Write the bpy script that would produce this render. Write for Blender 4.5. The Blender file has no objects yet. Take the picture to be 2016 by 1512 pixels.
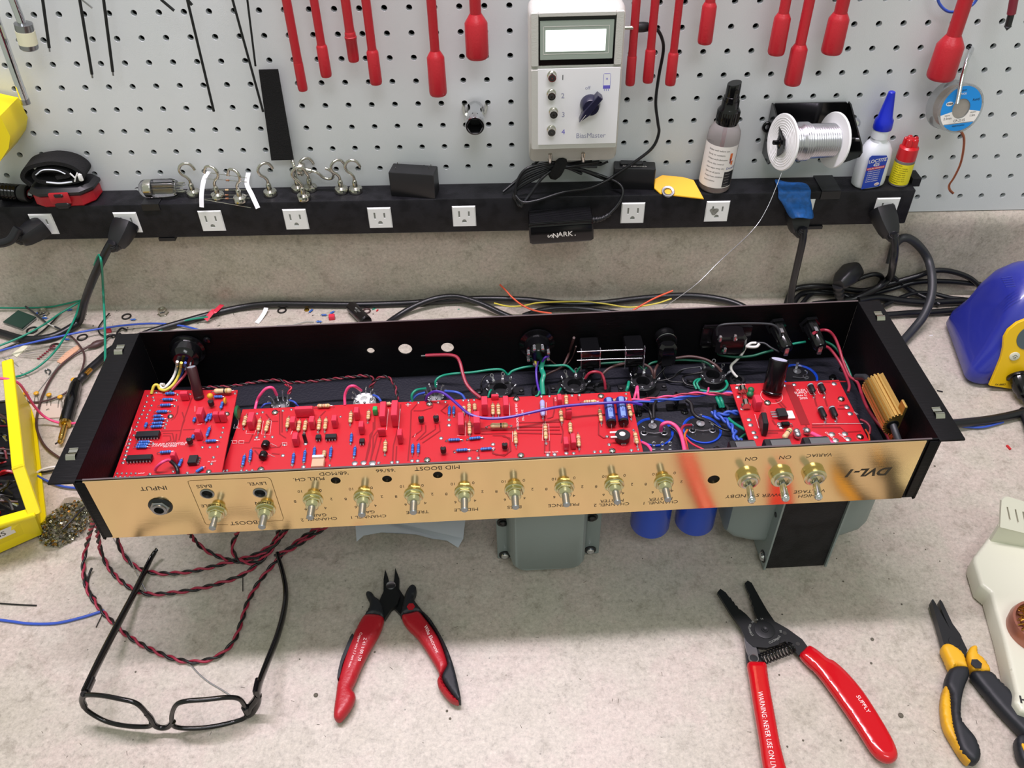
import bpy, math, random
from mathutils import Vector as V, Matrix as M
PI = math.pi
random.seed(7)
SC = bpy.context.scene
C = SC.collection

# ------------------------------------------------------------ camera
F = 1670.15
RM = M(((0.9998, 0.0184, 0.0031), (-0.0101, 0.6726, -0.7399), (-0.0156, 0.7398, 0.6727)))
CAM = V((-0.0017, -0.8937, 0.6565))
cd = bpy.data.cameras.new('camera'); co = bpy.data.objects.new('camera', cd); C.objects.link(co)
q = RM.to_quaternion(); q.normalize(); RM = q.to_matrix()
co.matrix_world = M.Translation(CAM) @ RM.to_4x4()
cd.sensor_width = 36; cd.lens = F / 2016 * 36; cd.clip_start = 0.01; cd.clip_end = 20
SC.camera = co

# ------------------------------------------------------------ light
w = bpy.data.worlds.new('world'); SC.world = w; w.use_nodes = True
w.node_tree.nodes['Background'].inputs[0].default_value = (0.86, 0.91, 0.76, 1)
w.node_tree.nodes['Background'].inputs[1].default_value = 0.44
def area(name, loc, size, power, col, target):
    l = bpy.data.lights.new(name, 'AREA'); l.shape = 'RECTANGLE'; l.size, l.size_y = size
    l.energy = power; l.color = col
    o = bpy.data.objects.new(name, l); C.objects.link(o); o.location = loc
    o.rotation_euler = (V(target) - V(loc)).to_track_quat('-Z', 'Y').to_euler()
    return o
area('ceiling_tube_light', (-0.15, -0.26, 1.75), (1.25, 0.10), 28, (1.0, 0.885, 1.0), (-0.15, -0.36, 0))
area('ceiling_panel_light', (0.3, -1.9, 2.3), (1.2, 0.6), 14, (0.93, 0.94, 1.0), (0.1, 0, 0.25))
SC.view_settings.view_transform = 'Standard'; SC.view_settings.look = 'None'
SC.view_settings.gamma = 1; SC.view_settings.use_curve_mapping = False
SC.view_settings.exposure = 0.24
SC.cycles.use_denoising = True
SC.cycles.max_bounces = 8; SC.cycles.transparent_max_bounces = 8

# ------------------------------------------------------------ pixel rays on real planes (2016 x 1512 frame)
def W(u, v, z=None, y=None, x=None):
    d = RM @ V(((u - 1008) / F, -(v - 756) / F, -1.0))
    t = (z - CAM.z) / d.z if z is not None else (y - CAM.y) / d.y if y is not None else (x - CAM.x) / d.x
    return CAM + d * t
def mpp(p):                                    # metres per pixel at a point
    return -((p - CAM) @ RM).z / F
AMP = V((-0.0073, -0.3887, 0)); YAW = 0.0411
AM = M.Translation(AMP) @ M.Rotation(YAW, 4, 'Z'); AMI = AM.inverted()
def A(u, v, z=None, y=None, x=None):           # the same in the amplifier's own frame
    o = AMI @ CAM; d = (AMI.to_3x3() @ (RM @ V(((u - 1008) / F, -(v - 756) / F, -1.0))))
    t = (z - o.z) / d.z if z is not None else (y - o.y) / d.y if y is not None else (x - o.x) / d.x
    return o + d * t

# ------------------------------------------------------------ materials
def lin(c):
    if isinstance(c, str): c = [int(c[i:i+2], 16) / 255 for i in (0, 2, 4)]
    return tuple(x / 12.92 if x <= 0.04045 else ((x + 0.055) / 1.055) ** 2.4 for x in c) + (1,)
MATS = {}
def mk(name, col, rough=0.5, metal=0.0, **k):
    m = bpy.data.materials.new(name); m.use_nodes = True; nt = m.node_tree; b = nt.nodes['Principled BSDF']
    b.inputs['Base Color'].default_value = lin(col); b.inputs['Roughness'].default_value = rough
    b.inputs['Metallic'].default_value = metal
    for a, v_ in (('trans', 'Transmission Weight'), ('ior', 'IOR'), ('coat', 'Coat Weight'), ('alpha', 'Alpha'), ('spec', 'Specular IOR Level'), ('aniso', 'Anisotropic'), ('sheen', 'Sheen Weight'), ('sss', 'Subsurface Weight')):
        if a in k: b.inputs[v_].default_value = k[a]
    if 'emit' in k:
        b.inputs['Emission Color'].default_value = lin(k['emit'][0]); b.inputs['Emission Strength'].default_value = k['emit'][1]
    tc = nt.nodes.new('ShaderNodeTexCoord')
    if 'var' in k:                             # (colour2, scale, low, high)
        c2, sc, lo, hi = k['var']
        n = nt.nodes.new('ShaderNodeTexNoise'); n.inputs['Scale'].default_value = sc; n.inputs['Detail'].default_value = 5
        r = nt.nodes.new('ShaderNodeValToRGB'); r.color_ramp.elements[0].position = lo; r.color_ramp.elements[1].position = hi
        r.color_ramp.elements[0].color = lin(c2); r.color_ramp.elements[1].color = lin(col)
        nt.links.new(tc.outputs['Object'], n.inputs['Vector']); nt.links.new(n.outputs['Fac'], r.inputs['Fac'])
        nt.links.new(r.outputs['Color'], b.inputs['Base Color'])
    if 'bump' in k:                            # (scale, strength, stretch xyz)
        sc, st = k['bump'][:2]; mp = nt.nodes.new('ShaderNodeMapping')
        if len(k['bump']) > 2: mp.inputs['Scale'].default_value = k['bump'][2]
        n = nt.nodes.new('ShaderNodeTexNoise'); n.inputs['Scale'].default_value = sc; n.inputs['Detail'].default_value = 3
        bp = nt.nodes.new('ShaderNodeBump'); bp.inputs['Strength'].default_value = st; bp.inputs['Distance'].default_value = 0.001
        nt.links.new(tc.outputs['Object'], mp.inputs['Vector']); nt.links.new(mp.outputs['Vector'], n.inputs['Vector'])
        nt.links.new(n.outputs['Fac'], bp.inputs['Height']); nt.links.new(bp.outputs['Normal'], b.inputs['Normal'])
    MATS[name] = m
    return m

def laminate():
    m = bpy.data.materials.new('laminate'); m.use_nodes = True; nt = m.node_tree; N = nt.nodes; K = nt.links.new
    b = N['Principled BSDF']; b.inputs['Roughness'].default_value = 0.42
    tc = N.new('ShaderNodeTexCoord')
    def noise(sc, det, rgh=0.6, dist=0.0):
        n = N.new('ShaderNodeTexNoise'); n.inputs['Scale'].default_value = sc; n.inputs['Detail'].default_value = det
        n.inputs['Roughness'].default_value = rgh; n.inputs['Distortion'].default_value = dist
        K(tc.outputs['Object'], n.inputs['Vector']); return n.outputs['Fac']
    def ramp(f, stops):
        r = N.new('ShaderNodeValToRGB'); e = r.color_ramp.elements
        e[0].position, e[0].color = stops[0][0], lin(stops[0][1]); e[1].position, e[1].color = stops[-1][0], lin(stops[-1][1])
        for p, c in stops[1:-1]:
            x = e.new(p); x.color = lin(c)
        K(f, r.inputs['Fac']); return r.outputs['Color']
    def mix(mode, fac, a, c):
        x = N.new('ShaderNodeMixRGB'); x.blend_type = mode
        if isinstance(fac, float): x.inputs[0].default_value = fac
        else: K(fac, x.inputs[0])
        K(a, x.inputs[1]); K(c, x.inputs[2]); return x.outputs[0]
    base = ramp(noise(13, 6, 0.65), [(0.30, 'beb9aa'), (0.46, 'cac4b8'), (0.56, 'cdc1b8'), (0.72, 'd5cfc5')])
    fine = ramp(noise(260, 6, 0.8, 0.2), [(0.32, '7f7b6e'), (0.43, 'c0bcb2'), (0.58, 'e0dcd4'), (0.70, 'fbf9f4')])
    c = mix('MULTIPLY', 0.75, base, fine)
    med = ramp(noise(55, 7, 0.75, 0.3), [(0.33, 'a29e8c'), (0.46, 'f0f0ee'), (0.60, 'ffffff'), (0.70, 'e6ded6')])
    c = mix('MULTIPLY', 0.55, c, med)
    # small dark flecks of the pattern
    vo = N.new('ShaderNodeTexVoronoi'); vo.inputs['Scale'].default_value = 75; K(tc.outputs['Object'], vo.inputs['Vector'])
    lt = N.new('ShaderNodeMath'); lt.operation = 'LESS_THAN'; lt.inputs[1].default_value = 0.055; K(vo.outputs['Distance'], lt.inputs[0])
    sp = N.new('ShaderNodeMath'); sp.operation = 'GREATER_THAN'; sp.inputs[1].default_value = 0.78
    sepc = N.new('ShaderNodeSeparateColor'); K(vo.outputs['Color'], sepc.inputs[0]); K(sepc.outputs[0], sp.inputs[0])
    mu = N.new('ShaderNodeMath'); mu.operation = 'MULTIPLY'; K(lt.outputs[0], mu.inputs[0]); K(sp.outputs[0], mu.inputs[1])
    dk = N.new('ShaderNodeRGB'); dk.outputs[0].default_value = lin('6e6a5c')
    c = mix('MIX', mu.outputs[0], c, dk.outputs[0])
    g = N.new('ShaderNodeBrightContrast'); g.inputs['Bright'].default_value = 0.06; K(c, g.inputs[0])
    K(g.outputs[0], b.inputs['Base Color'])
    bp = N.new('ShaderNodeBump'); bp.inputs['Strength'].default_value = 0.12; bp.inputs['Distance'].default_value = 0.001
    K(noise(300, 3), bp.inputs['Height']); K(bp.outputs['Normal'], b.inputs['Normal'])
    MATS['laminate'] = m
laminate()
mk('peg', 'dbdfe1', 0.42, var=('d5dadc', 6, 0.35, 0.7), bump=(900, 0.15))
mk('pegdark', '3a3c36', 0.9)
mk('wallpaint', '6b6a60', 0.9)
mk('black_paint', '1c1c20', 0.38, var=('17171a', 30, 0.3, 0.7), bump=(700, 0.25))
mk('dusty_black', '0f0f13', 0.5, spec=0.25, var=('1c1c20', 60, 0.45, 0.62), bump=(600, 0.3))
mk('chassis', '09090b', 0.45, spec=0.18, bump=(500, 0.25, (0.15, 1, 1)))
mk('base', '171823', 0.5, bump=(500, 0.3))
mk('edge', '5a4f50', 0.4)
mk('white_plastic', 'e9ebea', 0.35); mk('slot', '8d908a', 0.5); mk('slotdark', '2a2a28', 0.7)
mk('rubber', '16171a', 0.42); mk('cable', '141519', 0.33, bump=(300, 0.1)); mk('cable_grey', '2d2f33', 0.45); mk('velcro', '0b0c0e', 0.95, bump=(900, 1.0))
mk('gold', 'f1d39c', 0.125, 1.0, bump=(260, 0.022, (0.03, 1, 8)))
mk('ink', '2e2414', 0.5); mk('inkline', '8a6a38', 0.45)
mk('nickel', 'c9c7bd', 0.17, 1.0); mk('nickel_warm', 'd8d2a8', 0.22, 1.0); mk('chrome', 'd8dadd', 0.08, 1.0); mk('steel', '9c9da0', 0.28, 1.0); mk('darksteel', '3a3b3d', 0.4, 0.8)
mk('aluminium', 'a4a8aa', 0.33, 0.9); mk('grey_enamel', '85908f', 0.42, bump=(120, 0.2)); mk('solder', 'c4c5ca', 0.27, 0.9)
mk('brass', 'b8923c', 0.25, 1.0); mk('brass_jack', 'c8a45a', 0.16, 1.0); mk('gold_anod', 'd0ab62', 0.34, 0.85); mk('copper', 'b87350', 0.35, 0.9)
mk('pcb', 'c01b27', 0.36, coat=0.1); mk('trace', '8e101a', 0.36); mk('silk', 'f6dcdc', 0.5); mk('pcbedge', '8d3030', 0.6)
mk('blue_body', '3f78cf', 0.35); mk('blue_band', '1b3c86', 0.4); mk('tan_body', 'd8b98c', 0.4); mk('tan_band1', '8a5a3a', 0.4); mk('tan_band2', 'c46a48', 0.4); mk('tan_band3', 'b39a52', 0.3); mk('lav_body', 'a9a6d8', 0.4)
mk('filmcap', 'd8324a', 0.42); mk('greencap', '2fae5c', 0.4); mk('green_dark', '1f6a42', 0.4); mk('yellowcap', 'd9a32a', 0.35)
mk('blackchip', '1a1a1d', 0.4); mk('elec_brown', '3d2024', 0.3); mk('elec_grey', '9aa0a8', 0.35); mk('elec_black', '120f12', 0.22); mk('elec_top', 'c6c8de', 0.4); mk('elec_blue', '26307e', 0.3); mk('elec_stripe', '7d97d8', 0.35)
mk('capblue', '1b49c4', 0.22)
mk('w_red', 'c9304a', 0.4); mk('w_lead', 'a02640', 0.45); mk('w_dred', '7e2434', 0.42); mk('w_black', '141315', 0.4); mk('w_pink', 'ee4f86', 0.38); mk('w_green', '14876b', 0.36); mk('w_dgreen', '0d5b43', 0.4); mk('w_blue', '3656b8', 0.36); mk('w_purple', '4c2a9c', 0.36)
mk('w_white', 'e4e2dc', 0.4); mk('w_yellow', 'd8c84a', 0.4); mk('w_brown', '4a3230', 0.45); mk('w_orange', 'e0552c', 0.4); mk('w_maroon', '9c2a3e', 0.4)
mk('handle_red', 'ae1c28', 0.38, bump=(500, 0.2)); mk('tool_red', 'cc1f2a', 0.30); mk('dip_red', 'c00c1a', 0.18, coat=0.4); mk('black_oxide', '1d1f20', 0.42, 0.3); mk('grip_black', '191c22', 0.55); mk('grip_yellow', 'e0a91c', 0.5, var=('b8871c', 40, 0.3, 0.5))
mk('meter_case', 'c6c6c0', 0.45, bump=(800, 0.2)); mk('meter_panel', 'f2f2f5', 0.4); mk('lcd_bezel', '9aa69c', 0.4); mk('lcd_lit', 'f6fff6', 0.4, emit=('f4fff8', 1.3)); mk('knob', '24233a', 0.25); mk('print_grey', '9a9ab4', 0.5); mk('print_violet', '6a62c8', 0.5)
mk('glass', 'ffffff', 0.02, trans=1.0, ior=1.22); mk('lens', 'ffffff', 0.0, trans=1.0, ior=1.02)
mk('clear_plastic', 'd8dcdc', 0.12, trans=0.85, ior=1.15); mk('frosted', 'cfd4d4', 0.3, trans=0.55, ior=1.2); mk('bottle_plastic', 'd8d2d0', 0.15, trans=0.75, ior=1.1); mk('red_liquid', '4a1216', 0.25)
mk('label_white', 'e6e2dd', 0.55); mk('label_black', '17171a', 0.5); mk('label_blue', '2244b0', 0.4); mk('cap_blue', '1526b4', 0.3); mk('label_yellow', 'e3d61c', 0.5); mk('cap_red', 'c21a22', 0.3); mk('white_hdpe', 'e2e8ec', 0.35); mk('label_cyan', '0f86d4', 0.4); mk('orange', 'd8692a', 0.5)
mk('tape_blue', '1c66b8', 0.6, var=('175596', 200, 0.35, 0.6), bump=(150, 0.6)); mk('paper', 'd6dee4', 0.7); mk('paper_white', 'e8eaec', 0.7); mk('paper_tape', 'e4e2c4', 0.7); mk('tan_tape', 'd8a888', 0.7); mk('card', 'c8b8a8', 0.8)
mk('bin_yellow', 'f4dc08', 0.38, sss=0.1); mk('gold_yellow', 'f2b81a', 0.5)
mk('station_blue', '2a3296', 0.28, coat=0.3); mk('station_yellow', 'e8bd10', 0.4); mk('station_grey', '4b5a62', 0.5); mk('cream', 'd2d3c0', 0.35, bump=(60, 0.1)); mk('sponge_brass', 'b8863a', 0.3, 0.9); mk('rose', 'a86e5c', 0.35, 0.5)
mk('lcdgreen', '1f3d33', 0.25); mk('oring', '16110f', 0.5); mk('spark', 'b0b0a0', 0.25, 0.9, var=('6e6c50', 300, 0.4, 0.6)); mk('spec_black', '0c0c0e', 0.14); mk('dirt', '5e5a4e', 0.8)

# ------------------------------------------------------------ mesh builder
def catmull(P, k=6, closed=False):
    P = [V(p) for p in P]; n = len(P); out = []
    if n < 3: return P
    for i in range(n if closed else n - 1):
        a = P[(i - 1) % n] if closed or i > 0 else P[0] * 2 - P[1]
        b = P[i]; c = P[(i + 1) % n]
        d = P[(i + 2) % n] if closed or i + 2 < n else P[-1] * 2 - P[-2]
        for j in range(k):
            t = j / k
            out.append(0.5 * ((2 * b) + (c - a) * t + (2 * a - 5 * b + 4 * c - d) * t * t + (3 * b - a - 3 * c + d) * t ** 3))
    if not closed: out.append(P[-1])
    return out
def frame(d, up=None):
    d = V(d).normalized(); u = V(up) if up else (V((0, 0, 1)) if abs(d.z) < 0.95 else V((1, 0, 0)))
    x = u.cross(d).normalized(); y = d.cross(x)
    return M((x, y, d)).transposed()
def TR(loc, x=None, y=None, z=None):           # matrix from origin and two axes
    if x is not None and y is not None: x = V(x).normalized(); z = x.cross(V(y)).normalized(); y = z.cross(x)
    elif x is not None and z is not None: x = V(x).normalized(); y = V(z).cross(x).normalized(); z = x.cross(y)
    else: R = frame(z); x, y, z = R.col[0], R.col[1], R.col[2]
    m = M((x, y, z)).transposed().to_4x4(); m.translation = V(loc); return m
def ROT(loc=(0, 0, 0), rx=0, ry=0, rz=0):
    return M.Translation(V(loc)) @ M.Rotation(rz, 4, 'Z') @ M.Rotation(ry, 4, 'Y') @ M.Rotation(rx, 4, 'X')
class MB:
    def __init__(s, mat=None): s.v = []; s.f = []; s.m = []; s.mats = []; s.cur = 0; s.o = 0; s.T = M.Identity(4); mat and s.mat(mat)
    def mat(s, n):
        if n not in s.mats: s.mats.append(n)
        s.cur = s.mats.index(n); return s
    def at(s, T): s.T = T; return s
    def add(s, vs, fs, T=None):
        s.o += 1; o = len(s.v); X = s.T @ T if T is not None else s.T
        s.v += [X @ V(p) for p in vs]; s.f += [tuple(o + i for i in f) for f in fs]; s.m += [s.cur] * len(fs); return s
    def box(s, c, d, T=None, ch=0.0, taper=1.0):
        x, y, z = d[0] / 2, d[1] / 2, d[2] / 2
        if ch <= 0:
            t = taper
            vs = [(-x, -y, -z), (x, -y, -z), (x, y, -z), (-x, y, -z), (-x * t, -y * t, z), (x * t, -y * t, z), (x * t, y * t, z), (-x * t, y * t, z)]
            fs = [(3, 2, 1, 0), (4, 5, 6, 7), (0, 1, 5, 4), (1, 2, 6, 5), (2, 3, 7, 6), (3, 0, 4, 7)]
        else:
            def ring(e, zz, t): 
                X, Y = (x - e) * t, (y - e) * t; h = min(ch, x * .9, y * .9)
                return [(-X + h, -Y, zz), (X - h, -Y, zz), (X, -Y + h, zz), (X, Y - h, zz), (X - h, Y, zz), (-X + h, Y, zz), (-X, Y - h, zz), (-X, -Y + h, zz)]
            e = min(ch, z * .9) * 0.999
            vs = ring(e * .7, -z, 1) + ring(0, -z + e, 1) + ring(0, z - e, taper) + ring(e * .7, z, taper); fs = [tuple(range(7, -1, -1)), tuple(range(24, 32))]
            for k in range(3):
                for i in range(8): j = (i + 1) % 8; fs.append((k * 8 + i, k * 8 + j, k * 8 + 8 + j, k * 8 + 8 + i))
        Tc = M.Translation(V(c)); return s.add(vs, fs, (T @ Tc) if T is not None else Tc)
    def lathe(s, prof, T=None, n=20, caps=True, sq=1.0):
        vs = []; fs = []
        for r, z in prof:
            for i in range(n): a = 2 * PI * i / n; vs.append((r * math.cos(a), r * sq * math.sin(a), z))
        for k in range(len(prof) - 1):
            for i in range(n): j = (i + 1) % n; fs.append((k * n + i, k * n + j, (k + 1) * n + j, (k + 1) * n + i))
        if caps:
            if prof[0][0] > 1e-6: fs.append(tuple(range(n - 1, -1, -1)))
            if prof[-1][0] > 1e-6: fs.append(tuple(range((len(prof) - 1) * n, len(prof) * n)))
        return s.add(vs, fs, T)
    def cyl(s, a, b, r, r2=None, n=14):
        a, b = V(a), V(b); T = frame(b - a).to_4x4(); T.translation = a
        return s.lathe([(r, 0), (r if r2 is None else r2, (b - a).length)], T, n)
    def lat(s, a, b, prof, n=20, sq=1.0, up=None, caps=True):    # profile (r, z metres) along a->b
        a, b = V(a), V(b); T = frame(b - a, up).to_4x4(); T.translation = a
        return s.lathe(prof, T, n, caps, sq)
    def tube(s, pts, r, n=7, closed=False, flat=1.0, up=None):
        P = [V(p) for p in pts]; P = [p for i, p in enumerate(P) if i == 0 or (p - P[i - 1]).length > 1e-7]; m = len(P)
        if m < 2: return s
        tang = []
        for i in range(m):
            a = P[i - 1] if (i > 0 or closed) else P[0]; b = P[(i + 1) % m] if (i < m - 1 or closed) else P[-1]
            tang.append((b - a).normalized() if (b - a).length > 1e-9 else V((0, 0, 1)))
        x = frame(tang[0], up).col[0].copy(); vs = []; fs = []
        for i in range(m):
            t = tang[i]
            if up is not None:
                x = V(up).cross(t); x = x if x.length > 1e-6 else frame(t).col[0]
            x = (x - t * x.dot(t)).normalized(); y = t.cross(x); R = r[min(i, len(r) - 1)] if isinstance(r, (list, tuple)) else r
            for k in range(n): a = 2 * PI * k / n; vs.append(P[i] + x * (R * math.cos(a)) + y * (R * flat * math.sin(a)))
        for i in range(m if closed else m - 1):
            i2 = (i + 1) % m
            for k in range(n): j = (k + 1) % n; fs.append((i * n + k, i * n + j, i2 * n + j, i2 * n + k))
        if not closed: fs.append(tuple(range(n - 1, -1, -1))); fs.append(tuple(range((m - 1) * n, m * n)))
        s.o -= 1; return s.add(vs, fs)
    def prism(s, poly, z0, z1, T=None, ins=0.0):
        n = len(poly); area_ = sum(poly[i][0] * poly[(i + 1) % n][1] - poly[(i + 1) % n][0] * poly[i][1] for i in range(n))
        P = list(poly) if area_ > 0 else list(poly)[::-1]
        if ins > 0:
            Q = []
            for i in range(n):
                a, b, c = V(P[i - 1]).to_2d(), V(P[i]).to_2d(), V(P[(i + 1) % n]).to_2d()
                e1 = (b - a).normalized() if (b - a).length > 1e-9 else V((1, 0)); e2 = (c - b).normalized() if (c - b).length > 1e-9 else e1
                nn = V((-e1.y - e2.y, e1.x + e2.x)); nn = nn.normalized() if nn.length > 1e-6 else V((-e1.y, e1.x))
                Q.append((b.x + nn.x * ins, b.y + nn.y * ins))
            h = min(ins, (z1 - z0) * .45); L = [(Q, z0), (P, z0 + h), (P, z1 - h), (Q, z1)]
        else: L = [(P, z0), (P, z1)]
        vs = [(p[0], p[1], z) for ring, z in L for p in ring]; fs = [tuple(range(n - 1, -1, -1)), tuple(range((len(L) - 1) * n, len(L) * n))]
        for k in range(len(L) - 1):
            for i in range(n): j = (i + 1) % n; fs.append((k * n + i, k * n + j, (k + 1) * n + j, (k + 1) * n + i))
        return s.add(vs, fs, T)
    def loft(s, rings, caps=True, T=None):
        n = len(rings[0]); vs = [p for r in rings for p in r]; fs = []
        for k in range(len(rings) - 1):
            for i in range(n): j = (i + 1) % n; fs.append((k * n + i, k * n + j, (k + 1) * n + j, (k + 1) * n + i))
        if caps: fs += [tuple(range(n - 1, -1, -1)), tuple(range((len(rings) - 1) * n, len(rings) * n))]
        return s.add(vs, fs, T)
    def ball(s, c, r, n=10, sz=1.0):
        return s.lathe([(max(1e-6, r * math.sin(PI * i / n)), -r * sz * math.cos(PI * i / n)) for i in range(n + 1)], M.Translation(V(c)), n + 4, caps=False)
    def ribbon(s, pts, wd, z, T=None):         # flat strip in T's xy plane
        P = [V((p[0], p[1])) for p in pts]; vs = []; fs = []
        for i, p in enumerate(P):
            d = (P[min(i + 1, len(P) - 1)] - P[max(i - 1, 0)]).normalized(); nn = V((-d.y, d.x)) * wd / 2
            vs += [(p.x + nn.x, p.y + nn.y, z), (p.x - nn.x, p.y - nn.y, z)]
        for i in range(len(P) - 1): fs.append((2 * i, 2 * i + 1, 2 * i + 3, 2 * i + 2))
        return s.add(vs, fs, T)
    def plate(s, outer, holes, z0, z1, T=None): # plate with real holes: holes are (x, y, r) or polygons
        cu = bpy.data.curves.new('t', 'CURVE'); cu.dimensions = '2D'; cu.fill_mode = 'BOTH'; cu.extrude = abs(z1 - z0) / 2
        for P in [outer] + [[(h[0] + h[2] * math.cos(2 * PI * i / 20), h[1] + h[2] * math.sin(2 * PI * i / 20)) for i in range(20)] if isinstance(h[0], (int, float)) else h for h in holes]:
            sp = cu.splines.new('POLY'); sp.points.add(len(P) - 1)
            for i, p in enumerate(P): sp.points[i].co = (p[0], p[1], 0, 1)
            sp.use_cyclic_u = True
        s._curve(cu, (T if T is not None else M.Identity(4)) @ M.Translation((0, 0, (z0 + z1) / 2))); return s
    def text(s, t, T, size, al='CENTER', ext=0.00005, shear=0.0, bold=0.0, sx=1.0, sp=1.0):
        cu = bpy.data.curves.new('t', 'FONT'); cu.body = t; cu.size = size; cu.align_x = al; cu.align_y = 'CENTER'; cu.extrude = ext; cu.shear = shear; cu.offset = bold; cu.resolution_u = 3; cu.space_line = 0.85; cu.space_character = sp
        s._curve(cu, T @ M.Diagonal((sx, 1, 1, 1))); return s
    def _curve(s, cu, T):
        o = bpy.data.objects.new('t', cu); me = bpy.data.meshes.new_from_object(o)
        s.add([v_.co for v_ in me.vertices], [tuple(p.vertices) for p in me.polygons], T)
        bpy.data.objects.remove(o); bpy.data.curves.remove(cu); bpy.data.meshes.remove(me)
    def mesh(s, name, smooth=35, off=None):
        me = bpy.data.meshes.new(name); O = off if off is not None else V((0, 0, 0))
        me.from_pydata([tuple(p - O) for p in s.v], [], s.f)
        for n in s.mats: me.materials.append(MATS[n])
        me.polygons.foreach_set('material_index', s.m); me.update()
        if smooth:
            if s.o == 0: smooth = 75
            me.polygons.foreach_set('use_smooth', [True] * len(me.polygons)); me.set_sharp_from_angle(angle=math.radians(smooth))
        return me
    def build(s, name, parent=None, smooth=35, label=None, cat=None, group=None, kind=None, bevel=0, origin=None):
        if parent is None:
            if origin is None:
                xs = [p.x for p in s.v]; ys = [p.y for p in s.v]; zs = [p.z for p in s.v]
                origin = V(((min(xs) + max(xs)) / 2, (min(ys) + max(ys)) / 2, min(zs)))
            off = V(origin)
        else:
            R = ROOT.get(parent.name, M.Identity(4)).inverted(); s.v = [R @ p for p in s.v]; off = V((0, 0, 0))
        o = bpy.data.objects.new(name, s.mesh(name, smooth, off)); C.objects.link(o)
        if parent is None: o.location = off; ROOT[o.name] = M.Translation(off)
        else: o.parent = parent; ROOT[o.name] = ROOT.get(parent.name, M.Identity(4))
        if bevel:
            b = o.modifiers.new('bevel', 'BEVEL'); b.width = bevel; b.segments = 2; b.limit_method = 'ANGLE'; b.angle_limit = math.radians(40)
        tag(o, label, cat, group, kind); return o
ROOT = {}
def tag(o, label=None, cat=None, group=None, kind=None):
    for k, x in (('label', label), ('category', cat), ('group', group), ('kind', kind)):
        if x: o[k] = x
    return o
def thing(name, label, cat, loc, group=None, T=None):
    o = bpy.data.objects.new(name, None); C.objects.link(o); o.empty_display_size = 0.01
    X = T if T is not None else M.Translation(V(loc)); o.matrix_basis = X; ROOT[o.name] = X
    return tag(o, label, cat, group)
def place(me, name, parent, T):                # a repeated part: shared mesh, world matrix T
    o = bpy.data.objects.new(name, me); C.objects.link(o); o.parent = parent
    R = ROOT.get(parent.name, M.Identity(4)); o.matrix_basis = R.inverted() @ T; ROOT[o.name] = T; return o
def copy_thing(src, T, label=None, group=None):
    c = src.copy(); C.objects.link(c); c.matrix_basis = T; ROOT[c.name] = T
    if label: c['label'] = label
    if group: c['group'] = group
    for ch in list(src.children):
        d = ch.copy(); C.objects.link(d); d.parent = c; ROOT[d.name] = T
        for g in list(ch.children):
            e = g.copy(); C.objects.link(e); e.parent = d; ROOT[e.name] = T
    return c
def wp(pts, f=W, k=7):                         # points (u, v, z) or (u, v, None, y) -> smooth path
    out = []
    for p in pts:
        out.append(V(p[1:]) if p[0] == 'w' else f(p[0], p[1], z=p[2]) if len(p) == 3 else f(p[0], p[1], y=p[3]))
    return catmull(out, k)

# ============================================================ SETTING
IN = 0.0254
b = MB('wallpaint'); b.box((0, 0.075, 0.55), (3.0, 0.08, 2.9)); b.build('wall_back', kind='structure')
b = MB('wallpaint'); b.box((0, -1.2, -0.92), (3.0, 2.6, 0.04)); b.build('floor', kind='structure')
def pegboard():
    b = MB('peg'); n = 12; r = 0.00325; hx = IN / 2; t = 0.006
    c0, c1, r0, r1 = -9, 54, -16, 9
    sq = []
    for i in range(n):
        a = 2 * PI * (i + .5) / n; m = max(abs(math.cos(a)), abs(math.sin(a))); sq.append((hx * math.cos(a) / m, hx * math.sin(a) / m))
    for c in range(c0, c1):
        for k in range(r0, r1 + 1):
            X, Z = (c - 20) * IN, 0.362 - k * IN
            vs = [(X + r * math.cos(2 * PI * (i + .5) / n), 0, Z + r * math.sin(2 * PI * (i + .5) / n)) for i in range(n)]
            vs += [(X + p[0], 0, Z + p[1]) for p in sq] + [(v_[0], t, v_[2]) for v_ in vs[:n]]
            vs += [(X - hx, 0, Z - hx), (X + hx, 0, Z - hx), (X + hx, 0, Z + hx), (X - hx, 0, Z + hx)]
            fs = []
            for i in range(n):
                j = (i + 1) % n; fs.append((i, j, n + j, n + i)); fs.append((j, i, 2 * n + i, 2 * n + j))
            # corner fillers
            for ci, (sx, sz) in enumerate(((-1, -1), (1, -1), (1, 1), (-1, 1))):
                best = [i for i in range(n) if sq[i][0] * sx > 0 and sq[i][1] * sz > 0]
                for i in best:
                    j = (i + 1) % n
                    if j in best and abs(sq[i][0] - sq[j][0]) > 1e-6 and abs(sq[i][1] - sq[j][1]) > 1e-6: fs.append((n + i, n + j, 3 * n + ci))
            b.add(vs, fs)
    X0, X1, Z0, Z1 = (c0 - 20.5) * IN, (c1 - 20.5) * IN, 0.362 - (r1 + .5) * IN, 0.362 - (r0 - .5) * IN
    b.add([(X0, 0, 0.1135), (X1, 0, 0.1135), (X1, 0, Z0), (X0, 0, Z0)], [(0, 1, 2, 3)])
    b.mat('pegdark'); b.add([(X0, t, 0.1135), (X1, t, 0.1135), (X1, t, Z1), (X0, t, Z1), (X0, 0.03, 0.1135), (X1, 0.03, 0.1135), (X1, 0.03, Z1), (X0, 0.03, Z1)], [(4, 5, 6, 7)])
    o = b.build('pegboard', label='white perforated hardboard panel covering the wall behind the bench', cat='pegboard', smooth=0, origin=(0, 0, 0.1135))
pegboard()
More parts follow.
